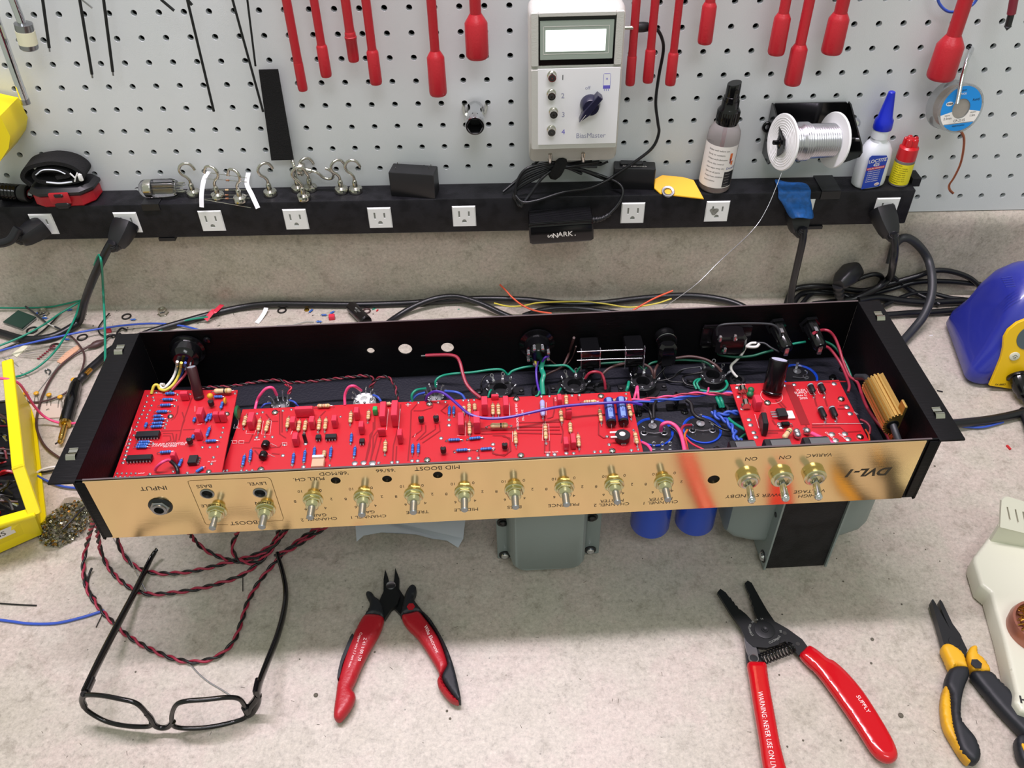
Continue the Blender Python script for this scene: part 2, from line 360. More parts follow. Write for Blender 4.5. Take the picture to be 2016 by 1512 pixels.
def countertop():
    prof = [(-0.74, -0.035), (-0.74, -0.006), (-0.736, -0.0015), (-0.73, 0)]
    prof += [(-0.017, 0)] + [(-0.017 + 0.006 * math.sin(a), 0.006 - 0.006 * math.cos(a)) for a in [PI / 2 * i / 6 for i in range(1, 7)]]
    prof += [(-0.011, 0.096)] + [(-0.011 + 0.011 * (1 - math.cos(a)), 0.096 + 0.0165 * math.sin(a)) for a in [PI / 2 * i / 8 for i in range(1, 9)]]
    prof += [(0.006, 0.1125), (0.006, -0.035)]
    k = 4
    b = MB('laminate'); X0, X1 = -0.95, 1.05; n = len(prof)
    for nm, rng in (('countertop', list(range(0, 8)) + [n - 1]), ('backsplash', list(range(7, n)))):
        q = MB('laminate'); P = [prof[i] for i in rng]
        if nm == 'backsplash': P[-1] = (0.006, 0.0)
        else: P[-1] = (0.006, -0.035); P.append((0.006, P[-2][1])) if False else None
        m = len(P); q.add([(X0, p[0], p[1]) for p in P] + [(X1, p[0], p[1]) for p in P], [(i, (i + 1) % m, m + (i + 1) % m, m + i) for i in range(m)] + [tuple(range(m)), tuple(range(2 * m - 1, m - 1, -1))])
        if nm == 'countertop': top = q.build('countertop', label='mottled grey laminate workbench top running along the wall', cat='workbench', origin=(0, 0, 0))
        else: q.build('backsplash', parent=top)
countertop()

# ============================================================ POWER STRIP
ST, SF = 0.163, -0.035                          # top and front of the strip
XR = W(1795, 400, y=SF).x
strip = thing('power_strip', 'long black metal outlet strip mounted along the wall above the backsplash', 'power strip', (-0.05, SF / 2, 0.119))
b = MB('dusty_black'); b.box(((-0.62 + XR) / 2, (SF - 0.001) / 2, (ST + 0.119) / 2), (XR + 0.62, -SF, ST - 0.119), ch=0.0012)
b.box((XR + 0.004, -0.012, 0.165), (0.010, 0.02, 0.010)); b.build('housing', parent=strip)
def outlet_mesh():
    b = MB('white_plastic'); b.plate([(-0.0125, -0.0125), (0.0125, -0.0125), (0.0125, 0.0125), (-0.0125, 0.0125)], [[(-0.0066, -0.001), (-0.0046, -0.001), (-0.0046, 0.0075), (-0.0066, 0.0075)], [(0.0046, 0), (0.0066, 0), (0.0066, 0.0070), (0.0046, 0.0070)], [(-0.0026, -0.0078), (0.0026, -0.0078), (0.0026, -0.0055), (0.0016, -0.0040), (0, -0.0034), (-0.0016, -0.0040), (-0.0026, -0.0055)]], 0, 0.0016)
    b.add([(-0.0125, -0.0125, .0016), (0.0125, -0.0125, .0016), (0.0125, 0.0125, .0016), (-0.0125, 0.0125, .0016), (-0.0135, -0.0135, 0), (0.0135, -0.0135, 0), (0.0135, 0.0135, 0), (-0.0135, 0.0135, 0)], [(4, 5, 1, 0), (5, 6, 2, 1), (6, 7, 3, 2), (7, 4, 0, 3)])
    b.mat('slot'); b.box((0, 0, 0.0003), (0.0245, 0.0245, 0.0004))
    return b.mesh('outlet')
om = outlet_mesh(); OX = []
for i in range(-1, 11):
    u = 250 + 166.0 * (i - 1)
    x = W(417, 433, y=SF).x + 0.0975 * (i - 2); OX.append(x)
    if x < -0.6 or i == 6: continue
    o = place(om, 'outlet', strip, TR((x, SF - 0.0006, 0.1405), x=(1, 0, 0), z=(0, -1, 0)))
b = MB('soot' if 'soot' in MATS else 'slotdark')
# scorch mark on the outlet under the spray bottle
c = W(1406, 416, y=SF - 0.0023); s_ = []
for i in range(18): a = 2 * PI * i / 18; rr = 0.0048 * (1 + .2 * math.sin(3 * a)); s_.append((rr * math.cos(a), rr * 0.9 * math.sin(a)))
mk('soot', '6c6c64', 0.8, var=('8f908a', 300, 0.35, 0.65)); b = MB('soot'); b.prism(s_, 0, 0.0001, TR(c, x=(1, 0, 0), z=(0, -1, 0))); b.build('scorch_mark', parent=strip)
for (u, v, wd) in ((312, 462, 34),):
    p = W(u + 14, v, y=SF); b = MB('rubber'); b.box((p.x, SF + 0.006, 0.1165), (0.019, 0.014, 0.004)); b.build('mounting_tab', parent=strip)
p = W(1605, 440, y=SF); b = MB('rubber'); b.box((p.x, SF + 0.004, 0.1165), (0.018, 0.012, 0.004)); b.build('mounting_tab', parent=strip)
p = W(1622, 352, z=ST); b = MB('rubber'); b.box((p.x, -0.018, ST + 0.0008), (0.022, 0.036, 0.0016)); b.box((p.x, SF - 0.001, ST - 0.004), (0.022, 0.0015, 0.010)); b.build('mounting_strap', parent=strip)
p = W(294, 400, z=ST); b = MB('rubber'); b.box((p.x + 0.002, SF - 0.0008, ST - 0.003), (0.020, 0.0015, 0.008)); b.box((p.x + 0.002, SF + 0.006, ST + 0.0006), (0.020, 0.014, 0.0012)); b.build('mounting_strap', parent=strip)

# ---- plugs and cords
def plug_body(b, o, d, up, L=0.034, w1=0.027, w0=0.016, h1=0.022, h0=0.015):
    """moulded plug: face at o, running along d"""
    T = TR(o, x=V(up).cross(V(d)), z=d); R = []
    for t, ww, hh in ((0, w1 * .93, h1 * .93), (0.002, w1, h1), (L * .45, w1 * .97, h1 * .95), (L * .8, (w1 + w0) / 2, (h1 + h0) / 2), (L, w0, h0), (L + .001, w0 * .8, h0 * .8)):
        ring = []
        for i in range(16):
            a = 2 * PI * i / 16; c_, s_ = math.cos(a), math.sin(a); k = 1 / (abs(c_) ** 4 + abs(s_) ** 4) ** 0.25
            ring.append((ww / 2 * c_ * k, hh / 2 * s_ * k, t))
        R.append(ring)
    b.loft(R, T=T)
def relief(b, pts, r0, r1, n=6):
    P = catmull(pts, 12); m = len(P); rr = []
    for i in range(m):
        t = i / (m - 1); r = r0 + (r1 - r0) * t; rr.append(r * (1.0 if int(t * n * 2) % 2 == 0 else 0.80))
    b.tube(P, rr, 12)
def cord(name, label, path, r, face, fdir, up, L=0.034, rel=4, k=8, mat='cable', flatmat=None, **kw):
    """path: world points from the strain relief on"""
    t = thing(name, label, 'power cord', path[-1] if path[-1].z < path[0].z else path[0])
    b = MB('rubber'); plug_body(b, face, fdir, up, L, **kw); b.build('plug', parent=t)
    fe = V(face) + V(fdir).normalized() * L
    b = MB('rubber'); relief(b, [fe - V(fdir).normalized() * 0.002, (fe + path[0]) / 2 + V(fdir).normalized() * 0.003, path[0]], 0.0075, 0.0052); b.build('strain_relief', parent=t)
    b = MB(mat); b.tube(catmull([path[0] + (path[0] - path[1]).normalized() * 0.002] + path, k), r, 10); b.build('cable', parent=t)
    return t
x0 = OX[1]                                      # first visible outlet
f0 = V((x0 - 0.001, SF - 0.001, 0.1400)); 
cord('mains_cable', 'thick black power cord plugged into leftmost visible outlet, leaving the frame at left', [W(34, 452, y=-0.062), W(18, 474, y=-0.070), W(-20, 480, y=-0.074), W(-90, 476, y=-0.08)], 0.0052, f0, (-0.75, -0.8, -0.25), (0, 0, 1), L=0.030)
x1 = OX[2]
path = [W(218, 480, y=-0.066), W(207, 500, y=-0.068), W(185, 545, y=-0.068), W(168, 590, y=-0.062), W(158, 628, z=0.012), W(140, 645, z=0.006), W(100, 664, z=0.0055), W(50, 668, z=0.0055), W(0, 655, z=0.0055), W(-60, 640, z=0.0055)]
cord('mains_cable', 'black power cord dropping from second outlet at left down to the bench', path, 0.0048, (x1 - 0.001, SF - 0.001, 0.1415), (-0.35, -0.80, -0.62), (0, 0, 1), L=0.030)
x9 = OX[10]
path = [W(1582, 452, y=-0.060), W(1580, 475, y=-0.062), W(1570, 520, y=-0.058), W(1560, 565, y=-0.05), W(1556, 595, z=0.02), W(1553, 618, z=0.006)]
XT = W(1567, 415, y=SF).x
cord('mains_cable', 'black power cord whose plug is held in by blue tape', path, 0.0042, (XT + .002, SF - 0.001, 0.139), (0.05, -0.60, -0.80), (0, 0, 1), L=0.024)
XQ = W(1733, 412, y=SF).x
path = [W(1760, 462, y=-0.07), W(1762, 490, y=-0.074), W(1758, 520, y=-0.072), W(1752, 545, z=0.035), W(1730, 565, z=0.025), W(1690, 585, z=0.01), W(1660, 592, z=0.006), W(1600, 600, z=0.006)]
cord('mains_cable', 'black power cord plugged into rightmost outlet of the strip', path, 0.0044, (XQ, SF - 0.001, 0.1405), (0.25, -0.75, -0.60), (0, 0, 1), L=0.034)
# blue tape
TP = [[(1518, 346, ST), (1548, 356, ST), (1568, 356, ST), (1592, 360, ST)], [(1535, 378, ST), (1552, 382, ST), (1572, 384, ST), (1600, 384, ST)]]
b = MB('tape_blue'); rows = []
rows.append([W(1520, 348, z=ST + .004), W(1548, 360, z=ST + .0012), W(1570, 358, z=ST + .0012), W(1590, 360, z=ST + .0012)])
rows.append([W(1531, 366, z=ST + .002), W(1550, 370, z=ST + .0012), W(1572, 370, z=ST + .0012), W(1595, 372, z=ST + .0012)])
zf = [(W(u, 376, y=SF - .004).x) for u in (1534, 1552, 1574, 1598)]
rows.append([V((x_, SF - .0005, ST + .0035)) for x_ in zf]); rows.append([V((x_, SF - .0035, ST + .0005)) for x_ in zf]); rows.append([V((x_, SF - .0040, ST - .005)) for x_ in zf])
rows.append([W(1541, 400, y=SF - .003), W(1554, 400, y=SF - .008), W(1576, 399, y=SF - .010), W(1598, 400, y=SF - .006)])
rows.append([W(1549, 420, y=SF - .010), W(1560, 418, y=SF - .022), W(1578, 417, y=SF - .024), W(1600, 416, y=SF - .012)])
rows.append([W(1558, 432, y=SF - .016), W(1566, 429, y=SF - .028), W(1582, 428, y=SF - .030), W(1605, 434, y=SF - .014)])
vs = [p for r_ in rows for p in r_]; fs = [(r_ * 4 + c_, r_ * 4 + 4 + c_, r_ * 4 + 5 + c_, r_ * 4 + 1 + c_) for r_ in range(7) for c_ in range(3)]
b.add(vs, fs); o = b.build('masking_tape', label='crumpled blue masking tape over the strip and a plug', cat='tape')
m_ = o.modifiers.new('s', 'SUBSURF'); m_.levels = m_.render_levels = 2; m_ = o.modifiers.new('t', 'SOLIDIFY'); m_.thickness = 0.0003

# ============================================================ THINGS ON THE STRIP
def hook_thing():
    t = thing('magnetic_hook', 'x', 'hook', (0, 0, 0))
    b = MB('nickel'); b.lathe([(0.0070, 0), (0.0078, 0.0006), (0.0078, 0.0048), (0.0072, 0.0058), (0.0040, 0.0066), (0.0030, 0.0072)], n=24); b.build('magnet_base', parent=t)
    b = MB('nickel'); b.lathe([(0.0030, 0.0068), (0.0030, 0.0135), (0.0024, 0.0150), (0.0016, 0.0155)], n=14); b.build('collar', parent=t)
    P = [(0, 0, 0.014), (0, 0, 0.019), (-0.0025, 0, 0.0235), (-0.0065, 0, 0.0275), (-0.0078, 0, 0.033), (-0.0050, 0, 0.0380), (0, 0, 0.0400), (0.0050, 0, 0.0385), (0.0080, 0, 0.0340), (0.0088, 0, 0.0310)]
    b = MB('nickel'); b.tube(catmull(P, 6), 0.0017, 8); b.build('hook_wire', parent=t)
    return t
hk = hook_thing(); first = True
for (u, v, rz, lab) in ((382, 384, 0.2, 'nickel magnetic hook standing alone left of the taped resistors'),
        (430, 390, 2.9, 'nickel magnetic hook behind the taped resistors, left of the pair'), (474, 396, 2.7, 'nickel magnetic hook behind the taped resistors, right of the pair'),
        (533, 384, 0.5, 'nickel magnetic hook just right of the taped resistors, below the black strap'),
        (588, 374, 1.9, 'nickel magnetic hook at the back left of the tangled cluster'), (612, 374, 0.5, 'nickel magnetic hook at the back right of the tangled cluster'), (599, 392, 0.2, 'nickel magnetic hook standing at the front of the tangled cluster'),
        (673, 378, 0.5, 'nickel magnetic hook, left of the pair between cluster and black box'), (701, 378, 0.1, 'nickel magnetic hook, right of the pair between cluster and black box')):
    p = W(u, v, z=ST); p.y = min(p.y, -0.009); T = M.Translation(p) @ M.Rotation(rz, 4, 'Z')
    if first: hk.matrix_basis = T; ROOT[hk.name] = T; hk['label'] = lab; hk['group'] = 'magnetic hooks on the outlet strip'; first = False
    else: copy_thing(hk, T, lab, 'magnetic hooks on the outlet strip')
p = W(588, 332, y=-0.012)
T = TR(p, x=(0.15, -0.3, 0.95), z=(0.95, -0.15, 0.05)); copy_thing(hk, T, 'nickel magnetic hook lying sideways on top of the tangled cluster', 'magnetic hooks on the outlet strip')

# taped component strip hung over two hooks
t = thing('taped_component_strip', 'strip of wire-lead resistors between two white paper tapes leaning over hooks', 'resistors', W(455, 400, z=ST))
for (P, nm) in (([(411, 338, None, -0.004), (402, 352, None, -0.02), (397, 380, None, -0.033), (397, 408, None, -0.040)], 'paper_tape'), ([(489, 340, None, -0.004), (486, 362, None, -0.018), (496, 384, None, -0.034), (508, 410, None, -0.043)], 'paper_tape')):
    b = MB('paper_white'); b.tube(wp(P), 0.0026, 8, flat=0.12, up=(0, -0.6, 0.7)); b.build(nm, parent=t)
for i, (a, c) in enumerate((((412, 340), (486, 350)), ((410, 352), (486, 358)), ((405, 374), (488, 374)), ((403, 384), (490, 384)), ((402, 392), (492, 390)), ((402, 406), (505, 402)), ((403, 393), (494, 409)))):
    y0 = -0.012 - 0.0045 * i; b = MB('nickel'); A0, B0 = W(a[0], a[1], y=y0), W(c[0], c[1], y=y0); b.cyl(A0, B0, 0.00035, n=6)
    b.build('component_lead', parent=t)
    if i < 5:
        mth = (A0 + B0) / 2; d = (B0 - A0).normalized(); b = MB('tan_band1' if i != 2 else 'tan_body'); b.lat(mth - d * 0.002, mth + d * 0.002, [(0.0006, 0), (0.0012, 0.0006), (0.0009, 0.002), (0.0012, 0.0034), (0.0006, 0.004)], 10); b.build('resistor_body', parent=t)

# headlamp with folded strap
p = W(140, 392, z=ST); t = thing('headlamp', 'red and black headlamp with its elastic strap folded on top', 'headlamp', p)
T = M.Translation(V((p.x, -0.020, ST + .0004))) @ M.Rotation(0.06, 4, 'Z')
b = MB('handle_red').at(T); hx_ = [(-0.036, -0.012), (-0.024, -0.020), (0.022, -0.020), (0.034, -0.008), (0.036, 0.012), (0.028, 0.019), (-0.030, 0.019), (-0.038, 0.006)]
b.prism([(x * .94, y * .9) for x, y in hx_], 0.0, 0.015, ins=0.002); b.build('body', parent=t)
b = MB('rubber').at(T); b.prism(hx_, 0.012, 0.023, ins=0.004); b.build('top_cover', parent=t)
b = MB('handle_red').at(T); b.prism([(-0.012, -0.0215), (0.010, -0.0215), (0.008, -0.010), (-0.010, -0.010)], 0.006, 0.0195, ins=0.001); b.build('switch_surround', parent=t)
b = MB('rubber').at(T); b.box((-0.001, -0.0215, 0.0165), (0.010, 0.003, 0.004), ch=.001); b.box((-0.001, -0.0200, 0.004), (0.017, 0.005, 0.008), ch=.002); b.build('switch_button', parent=t)
b = MB('velcro').at(T); loop = [(-0.031, 0, 0.026), (-0.036, 0, 0.036), (-0.026, 0, 0.047), (0, 0, 0.052), (0.020, 0, 0.047), (0.029, 0, 0.036), (0.022, 0, 0.029), (0, 0, 0.027), (-0.020, 0, 0.031), (-0.022, 0, 0.039), (-0.008, 0, 0.044), (0.010, 0, 0.041), (0.014, 0, 0.036), (0.0, 0, 0.034)]
b.tube(catmull(loop, 6), 0.0040, 10, flat=3.2, up=(0, 1, 0)) if False else None
L_ = catmull(loop, 6); vs = []; fs = []
for i, q_ in enumerate(L_):
    d = (L_[min(i + 1, len(L_) - 1)] - L_[max(i - 1, 0)]).normalized(); nn = V((-d.z, 0, d.x)) * 0.0022
    for yy in (-0.013, 0.013): vs += [V((q_.x, yy, q_.z)) + nn, V((q_.x, yy, q_.z)) - nn]
for i in range(len(L_) - 1):
    a = i * 4; c_ = a + 4; fs += [(a, c_, c_ + 1, a + 1), (a + 3, c_ + 3, c_ + 2, a + 2), (a + 2, c_ + 2, c_, a), (a + 1, c_ + 1, c_ + 3, a + 3)]
fs += [(0, 1, 3, 2), (len(vs) - 2, len(vs) - 1, len(vs) - 3, len(vs) - 4)]; b.add(vs, fs); b.build('elastic_strap', parent=t, smooth=60)
b = MB('paper').at(T); b.tube(catmull([(-0.020, -0.0132, 0.0390), (-0.010, -0.0134, 0.0445), (0.004, -0.0134, 0.0435), (0.012, -0.0132, 0.0385)], 5), 0.0007, 5); b.tube(catmull([(-0.012, -0.0132, 0.0295), (0.002, -0.0135, 0.0275), (0.016, -0.0132, 0.0285)], 5), 0.0010, 5); b.build('strap_lining', parent=t)
b = MB('white_plastic').at(T); b.tube([(0.018, -0.015, 0.040), (0.022, -0.0155, 0.034), (0.020, -0.0155, 0.030)], 0.0009, 6); b.tube([(0.026, -0.015, 0.040), (0.022, -0.0155, 0.034)], 0.0008, 6); b.box((0.027, -0.0140, 0.034), (0.005, 0.003, 0.009), ch=.001); b.build('strap_buckle', parent=t)

# knurled black socket tool at far left
p0, p1 = W(12, 362, z=ST + .010), W(62, 378, z=ST + .0105); p0.y = -0.016; p1.y = -0.024
t = thing('impact_socket', 'black knurled hex socket lying beside the headlamp', 'socket', (p0 + p1) / 2 - V((0, 0, 0.0105)))
L = (p1 - p0).length; b = MB('spec_black'); pr_ = []
for i in range(13): pr_.append((0.0088 if i % 2 else 0.0100, L * .70 * i / 12))
b.lat(p0, p1, [(0.004, 0)] + pr_, 14); b.build('knurled_body', parent=t)
d_ = (p1 - p0).normalized(); b = MB('black_oxide'); b.lat(p0 + d_ * L * .68, p1, [(0.0085, 0), (0.0100, 0.003), (0.0100, L * .32 - .0005), (0.0094, L * .32), (0.0072, L * .32), (0.0066, L * .32 - .006), (0.0005, L * .32 - .006)], 24); b.build('collar', parent=t)
b = MB('chrome'); b.lat(p1 - d_ * .004, p1 + d_ * .0002, [(0.0062, 0), (0.0062, 0.0042), (0.0048, 0.0042), (0.0048, 0)], 6); b.build('hex_insert', parent=t)

# vacuum tube
p0, p1 = W(275, 378, z=ST + .0105), W(345, 374, z=ST + .0105); p0.y = -0.017; p1.y = -0.016; d_ = (p1 - p0).normalized(); L = (p1 - p0).length
t = thing('vacuum_tube', 'small clear glass vacuum tube lying on its side on the strip', 'vacuum tube', (p0 + p1) / 2 - V((0, 0, .0105)))
b = MB('glass'); Lg = 0.048; b.lat(p0 - d_ * .003, p1, [(0.0005, -0.005), (0.0016, -0.003), (0.0022, -.0005), (0.006, 0.0012), (0.0092, 0.004), (0.0104, 0.008), (0.0104, L - .002), (0.0095, L + .001), (0.004, L + .002), (0.0005, L + .002)], 24); b.build('glass_envelope', parent=t)
b = MB('nickel'); b.lat(p0 + d_ * .001, p1, [(0.003, 0), (0.0080, 0.003), (0.0086, 0.010), (0.0084, 0.011)], 20); b.build('getter', parent=t)
b = MB('steel'); b.box((0, 0, 0), (0.009, 0.005, 0.026), T=TR(p0 + d_ * .026, x=(0, 0, 1), z=d_)); b.lat(p0 + d_ * .012, p0 + d_ * .0125, [(0.0082, 0), (0.0082, 0.0006)], 18); b.lat(p0 + d_ * .040, p0 + d_ * .041, [(0.0082, 0), (0.0082, 0.0006)], 18)
for a in range(6): b.cyl(p0 + d_ * .012 + V((0, .004 * math.cos(a), .006 * math.sin(a))), p0 + d_ * .044 + V((0, .004 * math.cos(a), .006 * math.sin(a))), 0.0005, n=5)
b.build('electrodes', parent=t)
for i in range(9):
    a = 2 * PI * i / 10; o_ = V((0, 0.0055 * math.cos(a), 0.0055 * math.sin(a))); b = MB('nickel'); b.cyl(p1 + o_ - d_ * .002, p1 + o_ + d_ * .009, 0.0005, n=6); b.build('pin', parent=t)

# black potted box with pins on top
def boxthing(name, label, cat, ca, cb, h, dpt, mat, zt=ST, ch=.0008):
    a, c_ = W(*ca, z=zt), W(*cb, z=zt); d = (c_ - a); wd = d.length; d.normalize(); nrm = V((-d.y, d.x, 0)); T = TR(a + d * wd / 2 + nrm * dpt / 2, x=d, y=nrm)
    t = thing(name, label, cat, T.translation, T=T); b = MB(mat).at(T); b.box((0, 0, h / 2), (wd, dpt, h), ch=ch); b.build('case', parent=t); return t, T, wd
t, T, wd = boxthing('relay', 'plain black rectangular relay box with short pins sticking up', 'relay', (770, 386), (857, 392), 0.030, 0.022, 'blackchip')
T = T.copy(); 
for (x, y) in ((-.020, .008), (.019, .008), (-.019, -.004), (.018, .002)):
    b = MB('nickel').at(T); b.cyl((x, y, 0.030), (x, y, 0.0330), 0.0004, n=6); b.build('pin', parent=t)
t, T, wd = boxthing('relay', 'black relay box with white printing, behind the thin cable', 'relay', (1206, 372), (1287, 374), 0.026, 0.018, 'blackchip')
b = MB('blackchip').at(T); b.box((-.004, .002, .0275), (.026, .008, .003), ch=.001); b.build('clip', parent=t)
b = MB('label_white').at(T); b.text('POTTER BRUMFIELD', M.Translation((0, -.003, .02605)), .0030); b.text('T92 SERIES  RELAY', M.Translation((0, .001, .02605)), .0022); b.build('printing', parent=t)

# yellow plastic wedge with washer on it
Pw = [(1289, 352), (1304, 344), (1345, 348), (1366, 354), (1386, 391), (1340, 386), (1300, 381), (1288, 370)]
b = MB('gold_yellow'); T = TR(W(1335, 375, z=ST + .003), x=(1, 0.0, 0.0), z=(0, -0.45, 0.9)); Ti = T.inverted()
def on_plane(u, v, T):
    o = CAM; d = RM @ V(((u - 1008) / F, -(v - 756) / F, -1.0)); n = T.to_3x3().col[2]; t_ = (T.translation - o).dot(n) / d.dot(n); return T.inverted() @ (o + d * t_)
pp = [on_plane(u, v, T).to_2d() for u, v in Pw]; b.prism([tuple(q_) for q_ in pp], -0.0022, 0.0, T, ins=.0006); b.build('plastic_wedge', label='flat yellow plastic scraper lying on the strip beside the spray bottle', cat='scraper')
c_ = on_plane(1315, 378, T); b = MB('steel'); b.lathe([(0.0042, 0.0003), (0.0042, 0.0018), (0.0046, 0.0020), (0.0070, 0.0020), (0.0074, 0.0016), (0.0074, 0.0003), (.0042, .0003)], T @ M.Translation((c_.x, c_.y, 0)), 28, caps=False); b.build('washer', label='grey steel washer resting on the yellow scraper', cat='washer')

# spray bottle
p = W(1404, 366, z=ST); p.y = -0.019
t = thing('spray_bottle', 'clear spray bottle with black pump top and printed paper label', 'spray bottle', p)
T = M.Translation(p) @ M.Rotation(0.04, 4, 'Y')
b = MB('bottle_plastic').at(T); b.lathe([(0.0002, 0.0005), (0.0165, 0.0005), (0.0180, 0.003), (0.0180, 0.062), (0.0172, 0.070), (0.0130, 0.077), (0.0092, 0.080), (0.0088, 0.083)], n=32); b.build('bottle', parent=t)
b = MB('red_liquid').at(T); b.lathe([(0.0002, 0.0012), (0.0165, 0.0012), (0.0170, 0.004), (0.0170, 0.011), (0.0002, 0.011)], n=28); b.build('liquid', parent=t)
b = MB('w_dred').at(T); b.cyl((0, 0, 0.006), (0, 0, 0.082), 0.0022); b.build('dip_tube', parent=t)
b = MB('spec_black').at(T); b.lathe([(0.0118, 0.078), (0.0120, 0.080), (0.0120, 0.093), (0.0105, 0.0955), (0.0095, 0.097), (0.0093, 0.104)], n=28)
for i in range(28): a = 2 * PI * i / 28; b.box((0.0120 * math.cos(a), 0.0120 * math.sin(a), 0.0865), (0.0008, 0.0008, 0.012), T=None)
b.build('collar', parent=t)
b = MB('spec_black').at(T @ M.Translation((0, 0, 0.104)))
b.loft([[(0.0085 * math.cos(2 * PI * i / 16) * k, 0.0085 * math.sin(2 * PI * i / 16) * k, z + (sl * math.cos(2 * PI * i / 16))) for i in range(16)] for z, k, sl in ((0, 1.02, 0), (0.004, 1.0, 0), (0.0045, .9, 0), (0.016, 0.88, 0.0), (0.0185, 0.84, 0.0018))]); b.cyl((0.002, -0.0066, 0.012), (0.002, -0.0086, 0.012), 0.0022); b.build('pump_top', parent=t)
def wrap(b, T, r, a0, a1, z0, z1, n=16):
    vs = []; fs = []
    for i in range(n + 1): a = a0 + (a1 - a0) * i / n; vs += [(r * math.cos(a), r * math.sin(a), z0), (r * math.cos(a), r * math.sin(a), z1)]
    for i in range(n): fs.append((2 * i, 2 * i + 2, 2 * i + 3, 2 * i + 1))
    b.add(vs, fs, T)
def wraptext(b, T, txt, r, a0, z, size, al='LEFT'):    # lettering bent round a bottle (a0 = angle of its anchor)
    q_ = MB('ink'); q_.text(txt, M.Identity(4), size, al)
    vs = [(r * math.cos(a0 + p_.x / r), r * math.sin(a0 + p_.x / r), z + p_.y) for p_ in q_.v]; b.add(vs, q_.f, T)
b = MB('label_white').at(T); D = math.radians; wrap(b, None, 0.01815, D(175), D(325), 0.008, 0.058, 24)
b.mat('label_black'); wrap(b, None, 0.01822, D(282), D(325), 0.009, 0.028); b.mat('ink')
for i, s_ in enumerate(('Shake well before use', 'Spray on contacts', 'Cleans and lubricates', 'Work the control', 'then wipe away dry', 'Safe on all parts', 'Keep from children', 'Instructions')):
    wraptext(b, None, s_, 0.01825, D(212), 0.053 - i * 0.0052, 0.0027)
b.mat('orange'); wrap(b, None, 0.01825, D(292), D(302), 0.042, 0.050); wrap(b, None, 0.01825, D(300), D(308), 0.036, 0.041); b.mat('w_dred'); wrap(b, None, 0.0183, D(294), D(299), 0.038, 0.044)
b.mat('label_blue'); wraptext(b, None, 'DeoxIT', 0.01825, D(286), 0.032, 0.004)
b.mat('label_white')
for i in range(5): wraptext(b, None, '-------', 0.0183, D(286), 0.025 - i * 0.0035, 0.003)
b.build('label', parent=t)

# blue-capped glue bottle
p = W(1712, 370, z=ST); p.y = -0.019
t = thing('glue_bottle', 'white glue bottle with tall blue nozzle cap and blue label', 'glue bottle', p); T = M.Translation(p) @ M.Rotation(-0.02, 4, 'Y') @ M.Rotation(0.25, 4, 'Z')
def sup(rx, ry, e, n=28): return [(rx * math.copysign(abs(math.cos(2 * PI * i / n)) ** e, math.cos(2 * PI * i / n)), ry * math.copysign(abs(math.sin(2 * PI * i / n)) ** e, math.sin(2 * PI * i / n))) for i in range(n)]
b = MB('white_hdpe').at(T); b.loft([[(x, y, z) for x, y in sup(rx, ry, .8)] for rx, ry, z in ((.0165, .0105, .0), (.0185, .0125, .002), (.0190, .0130, .006), (.0188, .0128, .034), (.0175, .0120, .043), (.0125, .0105, .051), (.0088, .0088, .054), (.0086, .0086, .060))]); b.lathe([(.0095, .058), (.0095, .068), (.0080, .070)], n=24); b.build('bottle', parent=t)
b = MB('cap_blue').at(T); b.lathe([(.0100, .068), (.0102, .070), (.0098, .078), (.0078, .081), (.0045, .103), (.0036, .109), (.0030, .1095)], n=24); b.build('nozzle_cap', parent=t)
b = MB('label_blue').at(T); TL = TR((-0.001, -0.0131, 0.024), x=(1, 0, 0), z=(0, -1, 0.0)); b.prism([(-.0155, -.021), (.0075, -.021), (.0085, .013), (.006, .017), (-.013, .020), (-.0155, .018)], 0, .0003, TL)
b.mat('label_white'); b.text('LOCTITE', TL @ M.Translation((-.004, .0125, .0003)), .0056, bold=.0001); b.text('425', TL @ M.Translation((-.004, .0075, .0003)), .0052, bold=.0001)
b.mat('cap_red'); b.box((-.004, .0035, .0003), (.0225, .0030, .0003), T=TL); b.mat('label_white'); b.text('ASSURE ADHESIVE', TL @ M.Translation((-.004, .0035, .0005)), .0026)
for i in range(6): b.text('Surface insensitive', TL @ M.Translation((-.005, .0005 - i * .0026, .0003)), .0021)
b.lathe([(.0032, .0004), (.0032, .0005), (.0001, .0005)], TL @ M.Translation((.003, -.0175, 0)), 16, sq=.6); b.mat('cap_red'); b.text('Henkel', TL @ M.Translation((.003, -.0175, .0006)), .0016); b.build('label', parent=t)
# small red-capped bottle
p = W(1771, 366, z=ST); p.y = -0.019
t = thing('accelerator_bottle', 'small bottle with red cap and yellow label at right end of strip', 'glue bottle', p); T = M.Translation(p)
b = MB('bottle_plastic').at(T); b.lathe([(.0095, 0), (.0108, .001), (.0108, .031), (.0090, .033)], n=24); b.build('bottle', parent=t)
b = MB('label_yellow').at(T); b.lathe([(.01095, .003), (.01095, .028)], n=28, caps=False); b.mat('ink')
for i in range(9): wraptext(b, None, ['CAUTION', 'bonds skin instantly', 'Keep out of reach of', 'children. Contains', 'cyanoacrylate ester', 'Avoid contact with', 'skin and eyes. If eye', 'contact occurs flush', 'WARNING'][i], .0111, D(195), .0262 - i * .0026, .0019)
b.build('label', parent=t)
b = MB('cap_red').at(T); b.lathe([(.0106, .031), (.0108, .033), (.0104, .045), (.0082, .047)], n=28)
for i in range(5): a = 2 * PI * i / 5 + .3; b.box((.0055 * math.cos(a), .0055 * math.sin(a), .0512), (.0060, .0045, .010), T=M.Rotation(0, 4, 'Z'), ch=.0010, taper=.85)
b.lathe([(.006, .046), (.006, .054), (.003, .056)], n=12); b.build('cap', parent=t)

